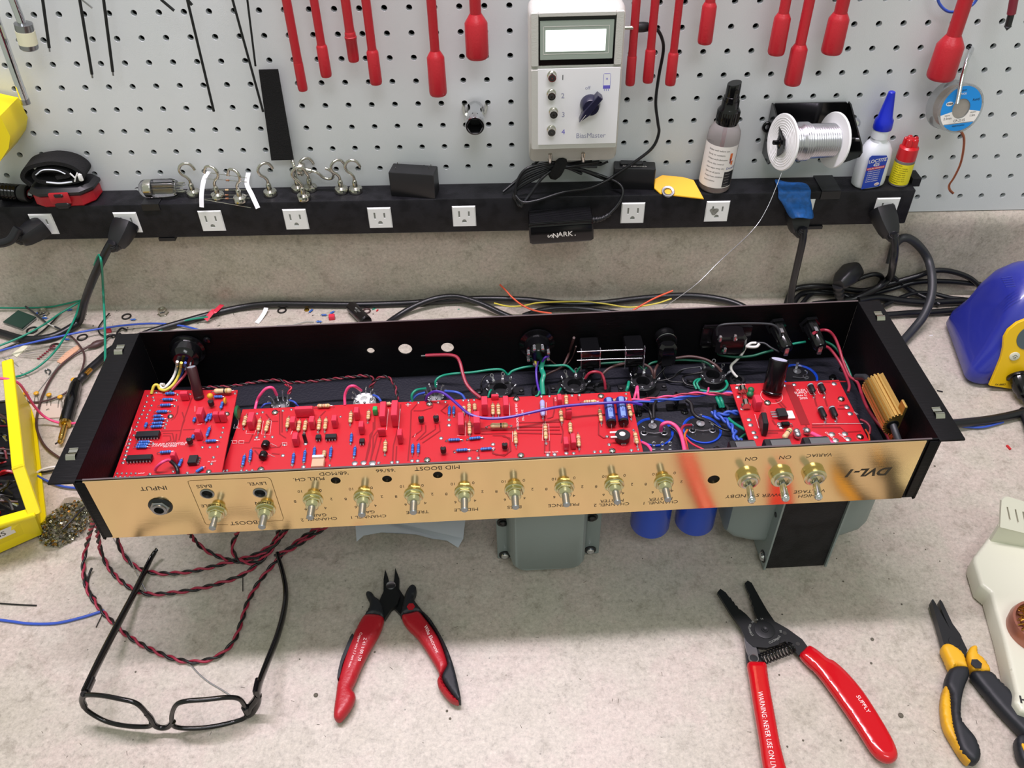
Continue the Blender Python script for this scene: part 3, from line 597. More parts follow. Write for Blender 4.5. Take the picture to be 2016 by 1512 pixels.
# solder reel on its bracket
t = thing('solder_spool', 'white spool of silver solder wire held on a black axle bracket', 'solder', W(1590, 350, y=-.03))
zc = W(1595, 268, y=-.045); P0, P1 = W(1541, 280, y=-0.055), W(1641, 276, y=-0.040); d_ = (P1 - P0).normalized(); L = (P1 - P0).length
for a, e in ((P0, -1), (P1, 1)):
    b = MB('white_plastic'); a0 = a - d_ * .0012; b.lat(a0, a0 + d_ * .0024, [(.006, 0), (.0288, 0), (.0296, .0006), (.0296, .0020), (.0288, .0026), (.006, .0026)], 40)
    if e < 0:
        for r_ in (.010, .0125, .015, .0175, .020, .0225, .025): b.tube([a0 - d_ * .0001 + frame(d_) @ V((r_ * math.cos(x_ * PI / 24), r_ * math.sin(x_ * PI / 24), 0)) for x_ in range(48)], .00030, 5, closed=True)
    b.build('flange', parent=t)
b = MB('solder'); N_ = 44; prof = []
for i in range(N_ + 1):
    x_ = .0012 + (L - .0024) * i / N_; prof.append((.0176 + (.0006 if i % 2 else -.0001) + (.0022 if .25 < i / N_ < .45 else 0), x_))
b.lat(P0, P1, [(.005, .0012)] + prof + [(.005, L - .0012)], 36); b.build('solder_winding', parent=t)
b = MB('solder'); b.tube(wp([(1541, 330, None, -.062), (1537, 345, None, -.066), (1510, 410, None, -.085), (1480, 455, None, -.10), (1418, 513, None, -.135), (1370, 560, None, -.155), (1306, 606, None, -.185)], k=8), .00042, 6); b.build('loose_solder_wire', parent=t)
br = thing('spool_bracket', 'black metal bracket and axle holding the solder spool to the pegboard', 'bracket', W(1600, 300, y=-.02))
b = MB('spec_black'); a = W(1522, 200, y=-.004); c_ = W(1672, 200, y=-.004); zt, zb_ = a.z - .002, W(1600, 300, y=-.004).z
b.plate([(a.x, zb_), (c_.x, zb_), (c_.x, zt - .003), (c_.x - .003, zt), (a.x + .003, zt), (a.x, zt - .003)], [], -.001, .001, TR((0, -.004, 0), x=(1, 0, 0), z=(0, -1, 0)))
for X, P_ in ((a.x, P0), (c_.x, P1)):
    T = TR((X, 0, 0), x=(0, -1, 0), y=(0, 0, 1)); b.plate([(.003, zb_), (.003, zt), (.010, zt), (.065, P_.z + .006), (.070, P_.z), (.066, P_.z - .007), (.030, zb_)], [], -.0008, .0008, T)
b.build('bracket_plate', parent=br)
b = MB('chrome'); b.cyl(P0 - d_ * .010, P1 + d_ * .017, .0021); b.build('axle', parent=br)
b = MB('spec_black'); b.lat(P1 + d_ * .016, P1 + d_ * .031, [(.0028, 0), (.0032, .002), (.0032, .012), (.0022, .0145)], 14); b.build('axle_end_cap', parent=br)
b = MB('spec_black'); b.lat(P0 - d_ * .001, P0 - d_ * .011, [(.0075, 0), (.0075, .002), (.0026, .004), (.0026, .010)], 8); b.build('axle_hub', parent=br)
for (u, v) in ((1682, 243), (1512, 250)):
    p = W(u, v, y=-.003); b = MB('chrome' if u > 1600 else 'spec_black')
    if u > 1600: b.lat(p, p + V((0, -1, 0)), [(.0066, 0), (.0064, .002), (.0046, .0045), (.0001, .0056)], 20); b.build('screw', parent=br)
    else: b.tube([p + V((.0050 * math.cos(x_ * PI / 10), 0, .0050 * math.sin(x_ * PI / 10))) for x_ in range(20)], .0018, 8, closed=True); b.build('ring', parent=br)

# SNARK adapter hanging from the strip front
pa, pb = W(1035, 437, y=-.036), W(1167, 430, y=-.036)
t = thing('power_adapter', 'black ribbed power adapter block lettered on its front, plugged into the strip', 'power adapter', W(1100, 478, y=-.05))
x0_, x1_ = W(1042, 478, y=-.066).x, W(1168, 470, y=-.066).x; zt = W(1100, 442, y=-.066).z; zb_ = W(1100, 478, y=-.066).z
T = TR(((x0_ + x1_) / 2, -.051, (zt + zb_) / 2), x=(1, 0, .055), y=(0, 1, 0)); hw = (x1_ - x0_) / 2; hh = (zt - zb_) / 2
b = MB('spec_black').at(T); b.box((0, 0, 0), (2 * hw, .032, 2 * hh), ch=.002); b.box((0, .0005, hh + .0010), (2 * hw * .99, .030, .003), ch=.001); b.build('case', parent=t)
b = MB('blackchip').at(T)
for i in range(12): b.box((0, -.0125 + i * .0023, hh + .0028), (2 * hw * .96, .0011, .0014))
b.build('ribs', parent=t)
b = MB('label_white').at(T)
TT = TR((0, -.0161, -.001), x=(1, 0, 0), z=(0, -1, 0))
for i, ch_ in enumerate('SNARK.'): b.text(ch_, TT @ M.Translation((-.0125 + i * .0056, 0.0006 * (1 if i > 1 else -1), 0)) @ M.Rotation(PI / 2 if ch_ == 'S' else 0, 4, 'Z'), .0085, bold=.00012)
b.build('lettering', parent=t)
b = MB('rubber'); a = T @ V((hw, 0, hh * .5)); relief(b, [a, a + V((.010, 0, .0015)), a + V((.020, .004, .005))], .0038, .0026, 5); b.build('strain_relief', parent=t)
b = MB('cable'); b.tube(catmull([a + V((.019, .004, .0045)), W(1215, 404, y=-.042), W(1226, 382, y=-.036), W(1222, 365, y=-.030), W(1200, 352, y=-.022), W(1150, 335, y=-.014), W(1110, 328, y=-.014)], 8), .0016, 8); b.build('cable', parent=t)

# ============================================================ HANGING ON THE PEGBOARD
def peg(u, v, y=-.03): return W(u, v, y=y)
POSN = ['leftmost of the row, long thin head', 'second from left in the row', 'third from left, ringed head', 'fourth from left, just before the gap', 'long one between gap and socket, pale wide head', 'short broad-headed one directly left of the meter',
        'nearest right of the meter', 'second right of the meter, beside the jack plug', 'third right of the meter, beside the hanging cable', 'short one above the spray bottle', 'left of the pair above the solder spool', 'lower of the pair above the solder spool', 'thick short one above the solder bracket', 'thickest one, above the desolder wick reel']
for i, (u0, v0, u1, v1, sw, hw, hl) in enumerate(((583, 125, 597, 182, 17, 19, 0), (635, 92, 643, 155, 16, 22, 0), (688, 65, 697, 125, 18, 22, 0), (737, 103, 741, 170, 17, 24, 0), (858, 113, 863, 193, 18, 35, 0), (937, 45, 940, 122, 22, 45, 0),
        (1241, 112, 1240, 171, 16, 19, 0), (1279, 100, 1275, 166, 16, 21, 0), (1325, 107, 1319, 171, 15, 21, 0), (1394, 12, 1387, 91, 19, 29, 0), (1537, 36, 1527, 113, 20, 33, 0), (1568, 97, 1559, 172, 20, 33, 0), (1648, 38, 1636, 112, 25, 41, 0), (1868, 90, 1850, 164, 27, 53, 0))):
    yy = -.028; tip = peg(u1, v1, yy); px = mpp(tip); rh = hw * px / 2; rs = sw * px / 2
    tip = peg(u1, v1 - hw * 0.18, yy); hd = peg(u0, v0, yy); L = tip.z and (hd - tip).length
    top = V((tip.x, yy, 0.60)); up = V((0, 0, 1))
    t = thing('nut_driver', 'red insulated nut driver hanging head down, ' + POSN[i], 'nut driver', tip, 'red insulated nut drivers on the pegboard')
    pr_ = [(rh * .70, 0), (rh * .9, .0006), (rh * .98, .0022), (rh, .004)]
    if i == 2: pr_ += [(rh, L * .78), (rh * 1.07, L * .80), (rh * 1.07, L * .88), (rh * .98, L * .9)]
    pr_ += [(rh * (.96 if i != 5 else .98), L), ((rh + rs) / 2, L + (rh - rs) * .75), (rs * 1.04, L + (rh - rs) * 1.5)]
    b = MB('handle_red'); b.lat(tip, tip + up, pr_, 24); b.mat('slotdark'); b.lat(tip, tip + up, [(rh * .5, -.00005), (0.0001, -.00005)], 6); b.build('socket_head', parent=t)
    b = MB('handle_red'); b.lat(tip, tip + up, [(rs * 1.04, L + (rh - rs) * 1.4), (rs, L + .006), (rs, .60 - tip.z)], 18); b.build('insulated_shaft', parent=t)
def rodtool(name, label, cat, pts, r, mat='black_oxide', y=-.02, group=None, n=8, tipr=None):
    P = [peg(u, v, y) for u, v in pts]; d = (P[-2] - P[-1]).normalized()
    t = thing(name, label, cat, P[-1], group); b = MB(mat); P[0] = P[1] + (P[0] - P[1]).normalized() * .2
    b.tube(P, r, n); b.build('shaft', parent=t)
    if tipr: b = MB('steel'); b.cyl(P[-1] + d * .001, P[-1] - d * .004, tipr, n=8); b.build('tip', parent=t)
    return t
G = 'long black hex drivers at upper left'
rodtool('hex_driver', 'short black ball-end driver, leftmost, beside the labelled steel rod', 'hex driver', [(84, 0), (97, 94)], .0016, tipr=.0009, group=G)
rodtool('hex_driver', 'black ball-end driver with its tip lower, left of the middle pair', 'hex driver', [(157, 0), (181, 146)], .0016, tipr=.0010, group=G)
rodtool('hex_driver', 'black ball-end driver with its tip higher, right of the middle pair', 'hex driver', [(204, 0), (222, 141)], .0016, tipr=.0010, group=G)
rodtool('hex_key', 'longest thin black hex key, alone left of the strap', 'hex key', [(370, 5), (421, 219)], .0014, n=6, group='thin black rods near the strap')
rodtool('hex_key', 'thin black hex key crossing the top left of the strap', 'hex key', [(458, 0), (518, 220)], .0013, n=6, group='thin black rods near the strap')
rodtool('hex_key', 'very thin black rod ending just above the strap', 'hex key', [(487, 0), (503, 130)], .0011, n=6, group='thin black rods near the strap')
b = MB('black_oxide'); b.tube([peg(310, -20, -.03), peg(318, 0, -.03), peg(343, 21, -.03)], .0015, 8); b.build('hex_key', label='black key tip slanting down from the top edge left of the longest key', cat='hex key')
b = MB('black_oxide'); b.tube([peg(367, -20, -.03), peg(370, 0, -.03), peg(378, 10, -.03)], .0016, 8); b.build('hex_key', label='stubby black key end showing beside the top of the longest key', cat='hex key')
b = MB('steel'); b.tube([peg(150, -20, -.03), peg(163, 1, -.03), peg(182, 16, -.03)], .0008, 6); b.build('wire_pick', label='thin grey wire tip at the top edge between two drivers', cat='pick')
# steel tools at top left
t = thing('steel_rod_tool', 'chrome rod whose end collar is wrapped in a cream label', 'tool', peg(52, 88, -.03))
d0, d1 = peg(14, -30, -.03), peg(43, 45, -.03); b = MB('chrome'); b.cyl(d0, d1, .0042); b.build('shaft', parent=t)
d_ = (peg(58, 92, -.03) - peg(45, 40, -.03)); L = d_.length; d_.normalize(); a = peg(45, 44, -.03)
b = MB('steel'); b.lat(a, a + d_, [(.004, 0), (.0086, .001), (.0088, .010), (.0088, L - .001), (.0080, L), (.0055, L), (.005, L - .006)], 24); b.build('collar', parent=t)
b = MB('paper_tape'); b.lat(a, a + d_, [(.0090, L * .30), (.0090, L * .80)], 24); b.build('paper_label', parent=t)
t = thing('steel_tube_tool', 'bare chrome tube hanging at the left edge of the picture', 'tool', peg(48, 203, -.03)); b = MB('chrome'); a, c_ = peg(-22, 0, -.03), peg(49, 198, -.03); d_ = (c_ - a).normalized()
b.cyl(a, c_, .0044, n=16); b.build('shaft', parent=t); b = MB('steel'); b.lat(c_ - d_ * .002, c_ + d_, [(.0047, 0), (.0047, .0055), (.0030, .0058), (.0026, .002)], 16); b.build('end', parent=t)
# strap
b = MB('velcro'); Pq = [peg(509, 138, -.012), peg(547, 137, -.012), peg(578, 315, -.012), peg(534, 316, -.012)]; b.add(Pq + [p + V((0, .0018, 0)) for p in Pq], [(0, 3, 2, 1), (4, 5, 6, 7), (0, 1, 5, 4), (1, 2, 6, 5), (2, 3, 7, 6), (3, 0, 4, 7)])
b.build('hook_and_loop_strap', label='wide black fabric strap hanging down the pegboard above the hooks', cat='strap')
# chrome socket on two pegs
t = thing('deep_socket', 'short chrome hex socket resting on two peg hooks', 'socket', peg(935, 250, -.02))
a = V((peg(935, 206, -.008).x, -.006, peg(935, 215, -.006).z)); c_ = peg(935, 249, -.050); d_ = (c_ - a).normalized(); L = (c_ - a).length; px = mpp(c_)
b = MB('chrome'); r_ = 19 * px; b.lat(a, c_, [(r_ * .90, 0), (r_ * .95, .001), (r_ * .96, L * .55), (r_ * .99, L * .62), (r_, L - .001), (r_ * .95, L), (r_ * .80, L)], 28, caps=False); b.build('body', parent=t)
b = MB('darksteel'); b.lat(a, c_, [(r_ * .84, L + .00005), (r_ * .84, L - .001), (r_ * .80, L - .020), (.0001, L - .020)], 6, caps=False); b.build('hex_recess', parent=t)
h = thing('peg_hook', 'pair of short steel pegs carrying the chrome socket', 'hook', peg(935, 209, 0))
for (u, v) in ((913, 205), (957, 204)):
    a = W(u, v, y=.002); b = MB('nickel'); b.tube(catmull([a, a + V((0, -.008, -.001)), a + V((.002 if u < 930 else -.002, -.022, -.003)), a + V((.004 if u < 930 else -.004, -.030, .002))], 5), .0017, 8); b.build('peg', parent=h)
# meter
MY = -.046
q0 = W(1046, 20, y=MY); q1 = W(1219, 20, y=MY); q2 = W(1043, 289, y=MY); q3 = W(1224, 291, y=MY)
mx0, mx1 = (q0.x + q2.x) / 2, (q1.x + q3.x) / 2; mz0, mz1 = (q2.z + q3.z) / 2, (q0.z + q1.z) / 2; mw, mh = mx1 - mx0, mz1 - mz0
t = thing('bias_meter', 'grey handheld bias meter with lit display and pointer knob on the pegboard', 'meter', ((mx0 + mx1) / 2, -.026, mz0 - .006))
T = TR(((mx0 + mx1) / 2, MY, (mz0 + mz1) / 2), x=(1, 0, .006), z=(0, -1, 0))   # x right, y up, z out
def mp_(u, v, z=0.0): q_ = T.inverted() @ W(u, v, y=MY - z); return (q_.x, q_.y)
b = MB('meter_case').at(T); hw, hh = mw / 2, mh / 2
def rr(w_, h_, r_, z, n=5): 
    out = []
    for cx_, cy_, a0 in ((w_ - r_, h_ - r_, 0), (-w_ + r_, h_ - r_, 90), (-w_ + r_, -h_ + r_, 180), (w_ - r_, -h_ + r_, 270)):
        for i in range(n): a = D(a0 + 90 * i / (n - 1)); out.append((cx_ + r_ * math.cos(a), cy_ + r_ * math.sin(a), z))
    return out
eb = mz0 - W(1130, 311, y=MY + .014).z
def dn_(R, e): return [(x, y - (e if y < 0 else 0), z) for x, y, z in R]
b.loft([dn_(rr(hw + .0015, hh + .002, .008, -.032), eb * .8), dn_(rr(hw + .002, hh + .003, .008, -.014), eb), rr(hw + .001, hh + .001, .007, -.002), rr(hw - .001, hh - .001, .006, 0)])
w0_ = mp_(1060, 32); w1_ = mp_(1208, 125)
b.build('case', parent=t)
b = MB('meter_case').at(T); z1 = .0035; X0, X1, Y0, Y1 = -hw + .0005, hw - .0005, w1_[1], hh - .0005
for bx in ((X0, w0_[0], Y0, Y1), (w1_[0], X1, Y0, Y1), (w0_[0], w1_[0], w0_[1], Y1)): b.box(((bx[0] + bx[1]) / 2, (bx[2] + bx[3]) / 2, z1 / 2), (bx[1] - bx[0], bx[3] - bx[2], z1), ch=.0008)
b.box((0, (Y0 - .003 - hh) / 2 + .0, z1 / 2), (2 * hw - .001, Y0 + hh - .003, z1), ch=.001); b.build('front_cover', parent=t)
b = MB('spec_black').at(T); b.box(((w0_[0] + w1_[0]) / 2, (w0_[1] + w1_[1]) / 2, .0006), (w1_[0] - w0_[0], w0_[1] - w1_[1], .001)); b.build('display_recess', parent=t)
l0, l1 = mp_(1063, 40), mp_(1205, 113); b = MB('lcd_bezel').at(T); b.box(((l0[0] + l1[0]) / 2, (l0[1] + l1[1]) / 2, .0018), (l1[0] - l0[0], l0[1] - l1[1], .0018), ch=.0004)
k0, k1 = mp_(1070, 51), mp_(1197, 102); b.mat('label_white'); cxx, cyy, ww, hh2 = (k0[0] + k1[0]) / 2, (k0[1] + k1[1]) / 2, k1[0] - k0[0], k0[1] - k1[1]
for (x, y, a_, c2) in ((cxx, k0[1], ww, .0003), (cxx, k1[1], ww, .0003), (k0[0], cyy, .0003, hh2), (k1[0], cyy, .0003, hh2)): b.box((x, y, .00275), (a_, c2, .0001))
b.build('display_bezel', parent=t)
k0, k1 = mp_(1074, 58), mp_(1191, 97); b = MB('lcd_lit').at(T); b.box(((k0[0] + k1[0]) / 2, (k0[1] + k1[1]) / 2, .0028), (k1[0] - k0[0], k0[1] - k1[1], .0003)); b.build('lit_display', parent=t, label='glowing blank white display')
p0_, p1_ = mp_(1059, 136, .0035), mp_(1212, 281, .0035); b = MB('meter_panel').at(T); b.box(((p0_[0] + p1_[0]) / 2, (p0_[1] + p1_[1]) / 2, .0038), (p1_[0] - p0_[0], p0_[1] - p1_[1], .0008)); b.mat('print_grey')
def mtxt(s_, u, v, sz, mat='print_grey', **k): x, y = mp_(u, v, .0042); b.mat(mat); b.text(s_, M.Translation((x, y, .00425)), sz, **k)
mtxt('1', 1108, 153, .0075, 'label_black'); mtxt('2', 1108, 189, .0075, 'print_grey'); mtxt('3', 1109, 226, .0075); mtxt('4', 1109, 260, .0078, 'print_violet'); mtxt('off', 1157, 173, .005); mtxt('BiasMaster', 1163, 267, .0078, sx=.92)
x, y = mp_(1195, 157, .0042); b.mat('print_violet')
for dx, dy, ww, hh2 in ((-.0035, 0, .0003, .012), (.0035, 0, .0003, .012), (0, .0065, .0060, .0003), (0, -.0075, .0073, .0035), (-.002, -.0105, .0005, .002), (.002, -.0105, .0005, .002), (0, -.0105, .0005, .002)): b.box((x + dx, y + dy, .00425), (ww, hh2, .0001))
b.text('H', M.Translation((x, y + .001, .00425)), .003); b.build('control_panel', parent=t)
for (u, v) in ((1087, 152), (1086, 188), (1090, 224), (1086, 259)):
    x, y = mp_(u, v, .010); b = MB('nickel').at(T); b.lathe([(.0048, .004), (.0048, .0055), (.0040, .006), (.0040, .013), (.0030, .013)], M.Translation((x, y, 0)), 18); b.mat('slotdark'); b.lathe([(.0030, .0131), (.0030, .0125), (.0012, .0125), (.0001, .0125)], M.Translation((x, y, 0)), 14); b.mat('nickel'); b.lathe([(.0012, .0126), (.0010, .0135), (.0001, .0135)], M.Translation((x, y, 0)), 10); b.build('phono_socket', parent=t)
x, y = mp_(1162, 206, .006); b = MB('knob').at(T); b.lathe([(.0105, .0045), (.0105, .006), (.0085, .014), (.0080, .0145)], M.Translation((x, y, 0)), 28)
RK = M.Translation((x, y, 0)) @ M.Rotation(D(52), 4, 'Z'); b.prism([(.0150, .0032), (.0150, -.0032), (-.006, -.0040), (-.0185, 0), (-.006, .0040)], .0045, .0165, RK, ins=.0008); b.mat('label_white'); b.box((-.0125, 0, .01655), (.009, .0004, .0001), T=RK); b.build('pointer_knob', parent=t)
a = W(1221, 55, y=-.030); b = MB('nickel'); b.lat(a, a + V((1, 0, 0)), [(.0065, -.002), (.0065, .001), (.0052, .001), (.0052, .004), (.002, .004), (.0020, .016)], 18); b.build('jack_socket', parent=t)
b = MB('rubber'); a = W(1248, 54, y=-.022); c_ = W(1275, 53, y=-.020); d_ = (c_ - a).normalized(); b.lat(a, c_, [(.003, -.001), (.0046, 0), (.0050, .004), (.0050, .010), (.0044, .0145), (.002, .016)], 16); 
b.build('plug', parent=t)
b = MB('cable'); b.tube(wp([(1274, 53, None, -.020), (1292, 57, None, -.018), (1303, 75, None, -.016), (1306, 100, None, -.014), (1297, 150, None, -.014), (1291, 200, None, -.014), (1295, 240, None, -.014), (1297, 262, None, -.014), (1285, 290, None, -.016), (1255, 315, None, -.019), (1210, 345, None, -.022), (1195, 355, None, -.026), (1160, 370, None, -.032), (1110, 378, None, -.040), (1060, 394, None, -.044), (1030, 398, None, -.045), (1015, 385, None, -.040)]), .00175, 8); b.build('cable', parent=t)
for (u, v) in ((1083, 307), (1148, 305)):
    a = W(u, v + 14, y=-.046); b = MB('nickel'); b.tube(catmull([V((a.x, .002, a.z - .001)), V((a.x, -.030, a.z - .001)), V((a.x, -.045, a.z)), W(u, v + 8, y=-.050), W(u, v - 4, y=-.051)], 5), .0021, 10)
    b.build('peg_hook', label=('left' if u < 1100 else 'right') + ' of two steel peg hooks carrying the bias meter', cat='hook')
# bundled cable under the meter
t = thing('cable_bundle', 'black cable coiled and strapped in a bundle under the bias meter', 'cable', W(1070, 340, y=-.03))
cc = W(1098, 325, y=-.026); random.seed(3)
for i in range(7):
    s_ = (i - 3) * 3; b = MB('cable_grey' if i % 3 == 2 else 'cable')
    P = [(1150 + i * 5, 318 + (i % 3) * 5, None, -.018), (1122, 322 + i, None, -.020 - .001 * i), (1098, 326 + s_ * .6, None, -.026), (1068, 334 + s_ * 1.2, None, -.028), (1034 - i * 2, 352 + s_ * 2.0, None, -.032), (1017 - i, 374 + s_ * 1.4, None, -.036), (1016 + i * 2, 396 + i * 1.2, None, -.040)]
    if i % 2: P += [(1028, 404, None, -.042), (1046, 380, None, -.040), (1066, 352, None, -.036), (1090, 334, None, -.030), (1115, 330, None, -.026), (1145, 342, None, -.020)]
    b.tube(wp(P), .0017, 8); b.build('cable_turn', parent=t)
b = MB('velcro'); b.tube([cc + V((.0085 * math.cos(x_ * PI / 10) * .55, .011 * math.sin(x_ * PI / 10), .010 * math.cos(x_ * PI / 10))) for x_ in range(20)], .0062, 8, closed=True); b.build('strap', parent=t)
b = MB('cable'); b.tube(wp([(1060, 316, None, -.012), (1040, 335, None, -.014), (1012, 360, None, -.020), (990, 378, None, -.028)]), .0017, 8); b.build('cable_tail', parent=t)
b = MB('cable'); b.tube(wp([(1120, 330, None, -.024), (1150, 336, None, -.022), (1180, 348, None, -.018), (1205, 356, None, -.018)]), .0022, 8); b.tube(wp([(1150, 322, None, -.012), (1180, 324, None, -.010), (1197, 318, None, -.008)]), .0013, 8); b.build('cable_tail', parent=t)

# desoldering wick reel on its peg
t = thing('desolder_wick_reel', 'clear reel of copper desoldering braid with blue and white disc label', 'wick reel', peg(1885, 250, -.03))
a = W(1872, 205, y=-.016); c_ = W(1892, 214, y=-.038); d_ = (c_ - a).normalized(); L = (c_ - a).length; px = mpp(c_); R_ = 48 * px
T = TR(c_, x=V((1, .18, 0.02)), z=d_); 
b = MB('clear_plastic').at(T); Rr = R_; b.lathe([(Rr * .44, -L), (Rr, -L), (Rr, -L + .0012), (Rr * .98, -L + .0012), (Rr * .98, -.0012), (Rr, -.0012), (Rr, 0), (Rr * .44, 0)], n=40); b.build('reel', parent=t)
b = MB('card').at(T); b.lathe([(Rr * .46, -L * .9), (Rr * .62, -L * .9), (Rr * .62, -L * .12), (Rr * .46, -L * .12)], n=32); b.build('braid_winding', parent=t)
b = MB('label_cyan').at(T); r0_, r1_ = Rr * .40, Rr * .90
def arcpoly(a0, a1, ro, ri, n=20): return [(ro * math.cos(D(a0 + (a1 - a0) * i / n)), ro * math.sin(D(a0 + (a1 - a0) * i / n))) for i in range(n + 1)] + [(ri * math.cos(D(a1 - (a1 - a0) * i / n)), ri * math.sin(D(a1 - (a1 - a0) * i / n))) for i in range(n + 1)]
b.prism(arcpoly(-12, 192, r1_, r0_), 0, .0003); b.mat('label_white')
ys = -r0_ * .40; yb = -r1_ * .62
x_t = math.sqrt(r1_ ** 2 - (r1_ * math.sin(D(12))) ** 2)
b.prism(arcpoly(192, 222, r1_, r0_ * 1.0)[:21] + [(-r1_ * math.cos(D(42)), yb * 1.02)] + [(r1_ * math.cos(D(-42)), yb * 1.02)] + arcpoly(-42, -12, r1_, r0_)[:21] + [(r0_ * math.cos(D(-12)), r0_ * math.sin(D(-12)))] + [(r0_ * math.cos(D(-12 - 156 * i / 14)), r0_ * math.sin(D(-12 - 156 * i / 14))) for i in range(1, 15)], 0, .00025)
b.mat('label_cyan'); b.prism([(r1_ * math.cos(D(a_)), r1_ * math.sin(D(a_))) for a_ in range(222, 319, 8)], 0.0001, .0003)
b.mat('label_white'); b.lathe([(.0042, .0003), (.0042, .0004), (.0001, .0004)], M.Translation((-r1_ * .62, r1_ * .28, 0)), 16, sq=.55); b.text('WICK', M.Translation((-.0005, r1_ * .66, .0004)), .0028)
b.mat('label_black'); b.text('goot', M.Translation((.0, r1_ * .83, .0004)), .0026); b.text('RoHS', M.Translation((r1_ * .66, r1_ * .34, .0004)), .0034, shear=.2); b.text('吸錫線', M.Translation((-r1_ * .62, r1_ * .28, .0005)), .0024)
b.text('WIDTH', M.Translation((-r1_ * .64, -r1_ * .25, .0003)), .0018); b.text('2.5mm', M.Translation((-r1_ * .60, -r1_ * .38, .0003)), .0034); b.text('LENGTH', M.Translation((r1_ * .64, -r1_ * .22, .0003)), .0018); b.text('1.5m', M.Translation((r1_ * .62, -r1_ * .36, .0003)), .0034); b.text('CP-2515', M.Translation((0, -r1_ * .53, .0003)), .0038); b.text('MADE IN JAPAN', M.Translation((0, -r1_ * .76, .0004)), .0020)
b.build('disc_label', parent=t)
b = MB('slot').at(T); b.lathe([(r0_, 0), (r0_, -.004), (r0_ * .2, -.004)], n=28, caps=False); b.build('hub', parent=t)
b = MB('copper'); P = wp([(1884, 252, None, -.036), (1894, 262, None, -.034), (1898, 275, None, -.030), (1896, 300, None, -.026), (1890, 325, None, -.022), (1878, 350, None, -.018), (1869, 364, None, -.014), (1870, 374, None, -.014), (1877, 381, None, -.014)]); b.tube(P, .0014, 8, flat=.4, up=(0, -1, 0)); b.build('braid_end', parent=t)
a = W(1909, 92, y=.002); b = MB('chrome'); b.tube([a, a + V((0, -.006, 0)), W(1903, 120, y=-.026), W(1893, 158, y=-.034), W(1889, 180, y=-.041), W(1884, 205, y=-.048)], .0022, 10); b.build('peg_hook', label='long steel peg hook holding the desolder wick reel', cat='hook')
# screwdriver at the top right, blue wire loop
t = thing('screwdriver', 'dark-bladed screwdriver with maroon sleeve hanging at top right corner', 'screwdriver', peg(1983, 60, -.03)); b = MB('w_dred'); a, c_ = peg(2003, -40, -.03), peg(1991, 27, -.03); b.cyl(a, c_, .0042); b.build('sleeve', parent=t)
b = MB('darksteel'); d_ = (peg(1982, 60, -.03) - c_); L = d_.length; b.lat(c_, c_ + d_, [(.0032, 0), (.0032, L * .72), (.0036, L * .75), (.0030, L * .8), (.0003, L)], 10); b.build('blade', parent=t)
b = MB('cable_grey'); b.mats = []; b.mat('w_blue'); b.tube(wp([(1842, -20, None, -.014), (1850, 8, None, -.014), (1868, 23, None, -.014), (1892, 20, None, -.014), (1916, 8, None, -.012), (1930, -15, None, -.012)]), .0014, 8); b.build('blue_cable', label='loop of thin blue-grey cable dipping in from the top right edge', cat='cable')
# yellow tub edge hung at left edge
b = MB('bin_yellow'); P = [W(-60, 215, y=-.05), W(0, 228, y=-.05), W(20, 268, y=-.05), W(17, 292, y=-.05), W(0, 318, y=-.05), W(-60, 330, y=-.05)]; b.add(P + [p + V((0, .045, 0)) for p in P], [tuple(range(6)), tuple(range(11, 5, -1))] + [(i, 6 + i, 6 + (i + 1) % 6, (i + 1) % 6) for i in range(6)])
b.build('yellow_bin', label='corner of a yellow bin hung on the pegboard at the left edge', cat='bin')

# ============================================================ THE AMPLIFIER CHASSIS
ZT, ZB, HX, HY = 0.200, 0.1355, 0.3153, 0.0847
amp = thing('amplifier_chassis', 'open black amplifier chassis with gold panel and red circuit boards, lying upside down', 'amplifier', None, T=AM)
def mb(m): return MB(m).at(AM)
b = mb('base'); b.box((0, 0, ZB - .0008), (2 * HX, 2 * HY, .0016)); 
b.build('base_plate', parent=amp)
TRW = TR((0, HY, 0), x=(1, 0, 0), z=(0, -1, 0))   # plate frame: x right, y up, z toward the viewer
b = mb('chassis'); b.plate([(-HX, ZB - .0016), (HX, ZB - .0016), (HX, ZT), (-HX, ZT)], [(-.1196, .1682, .0034), (-.0887, .1682, .0062), (-.0508, .1678, .0058)], -.0015, 0, TRW)
b.mat('edge'); b.box((0, HY + .0007, ZT + .0001), (2 * HX, .0015, .0003)); b.build('rear_panel', parent=amp)
b = mb('chassis'); b.box((.0, -HY + .0007, (ZT + ZB) / 2 - .0008), (2 * HX, .0014, ZT - ZB + .0010)); b.mat('edge'); b.box((0, -HY + .0007, ZT - .0001), (2 * HX - .01, .0014, .0003)); b.build('front_wall', parent=amp)
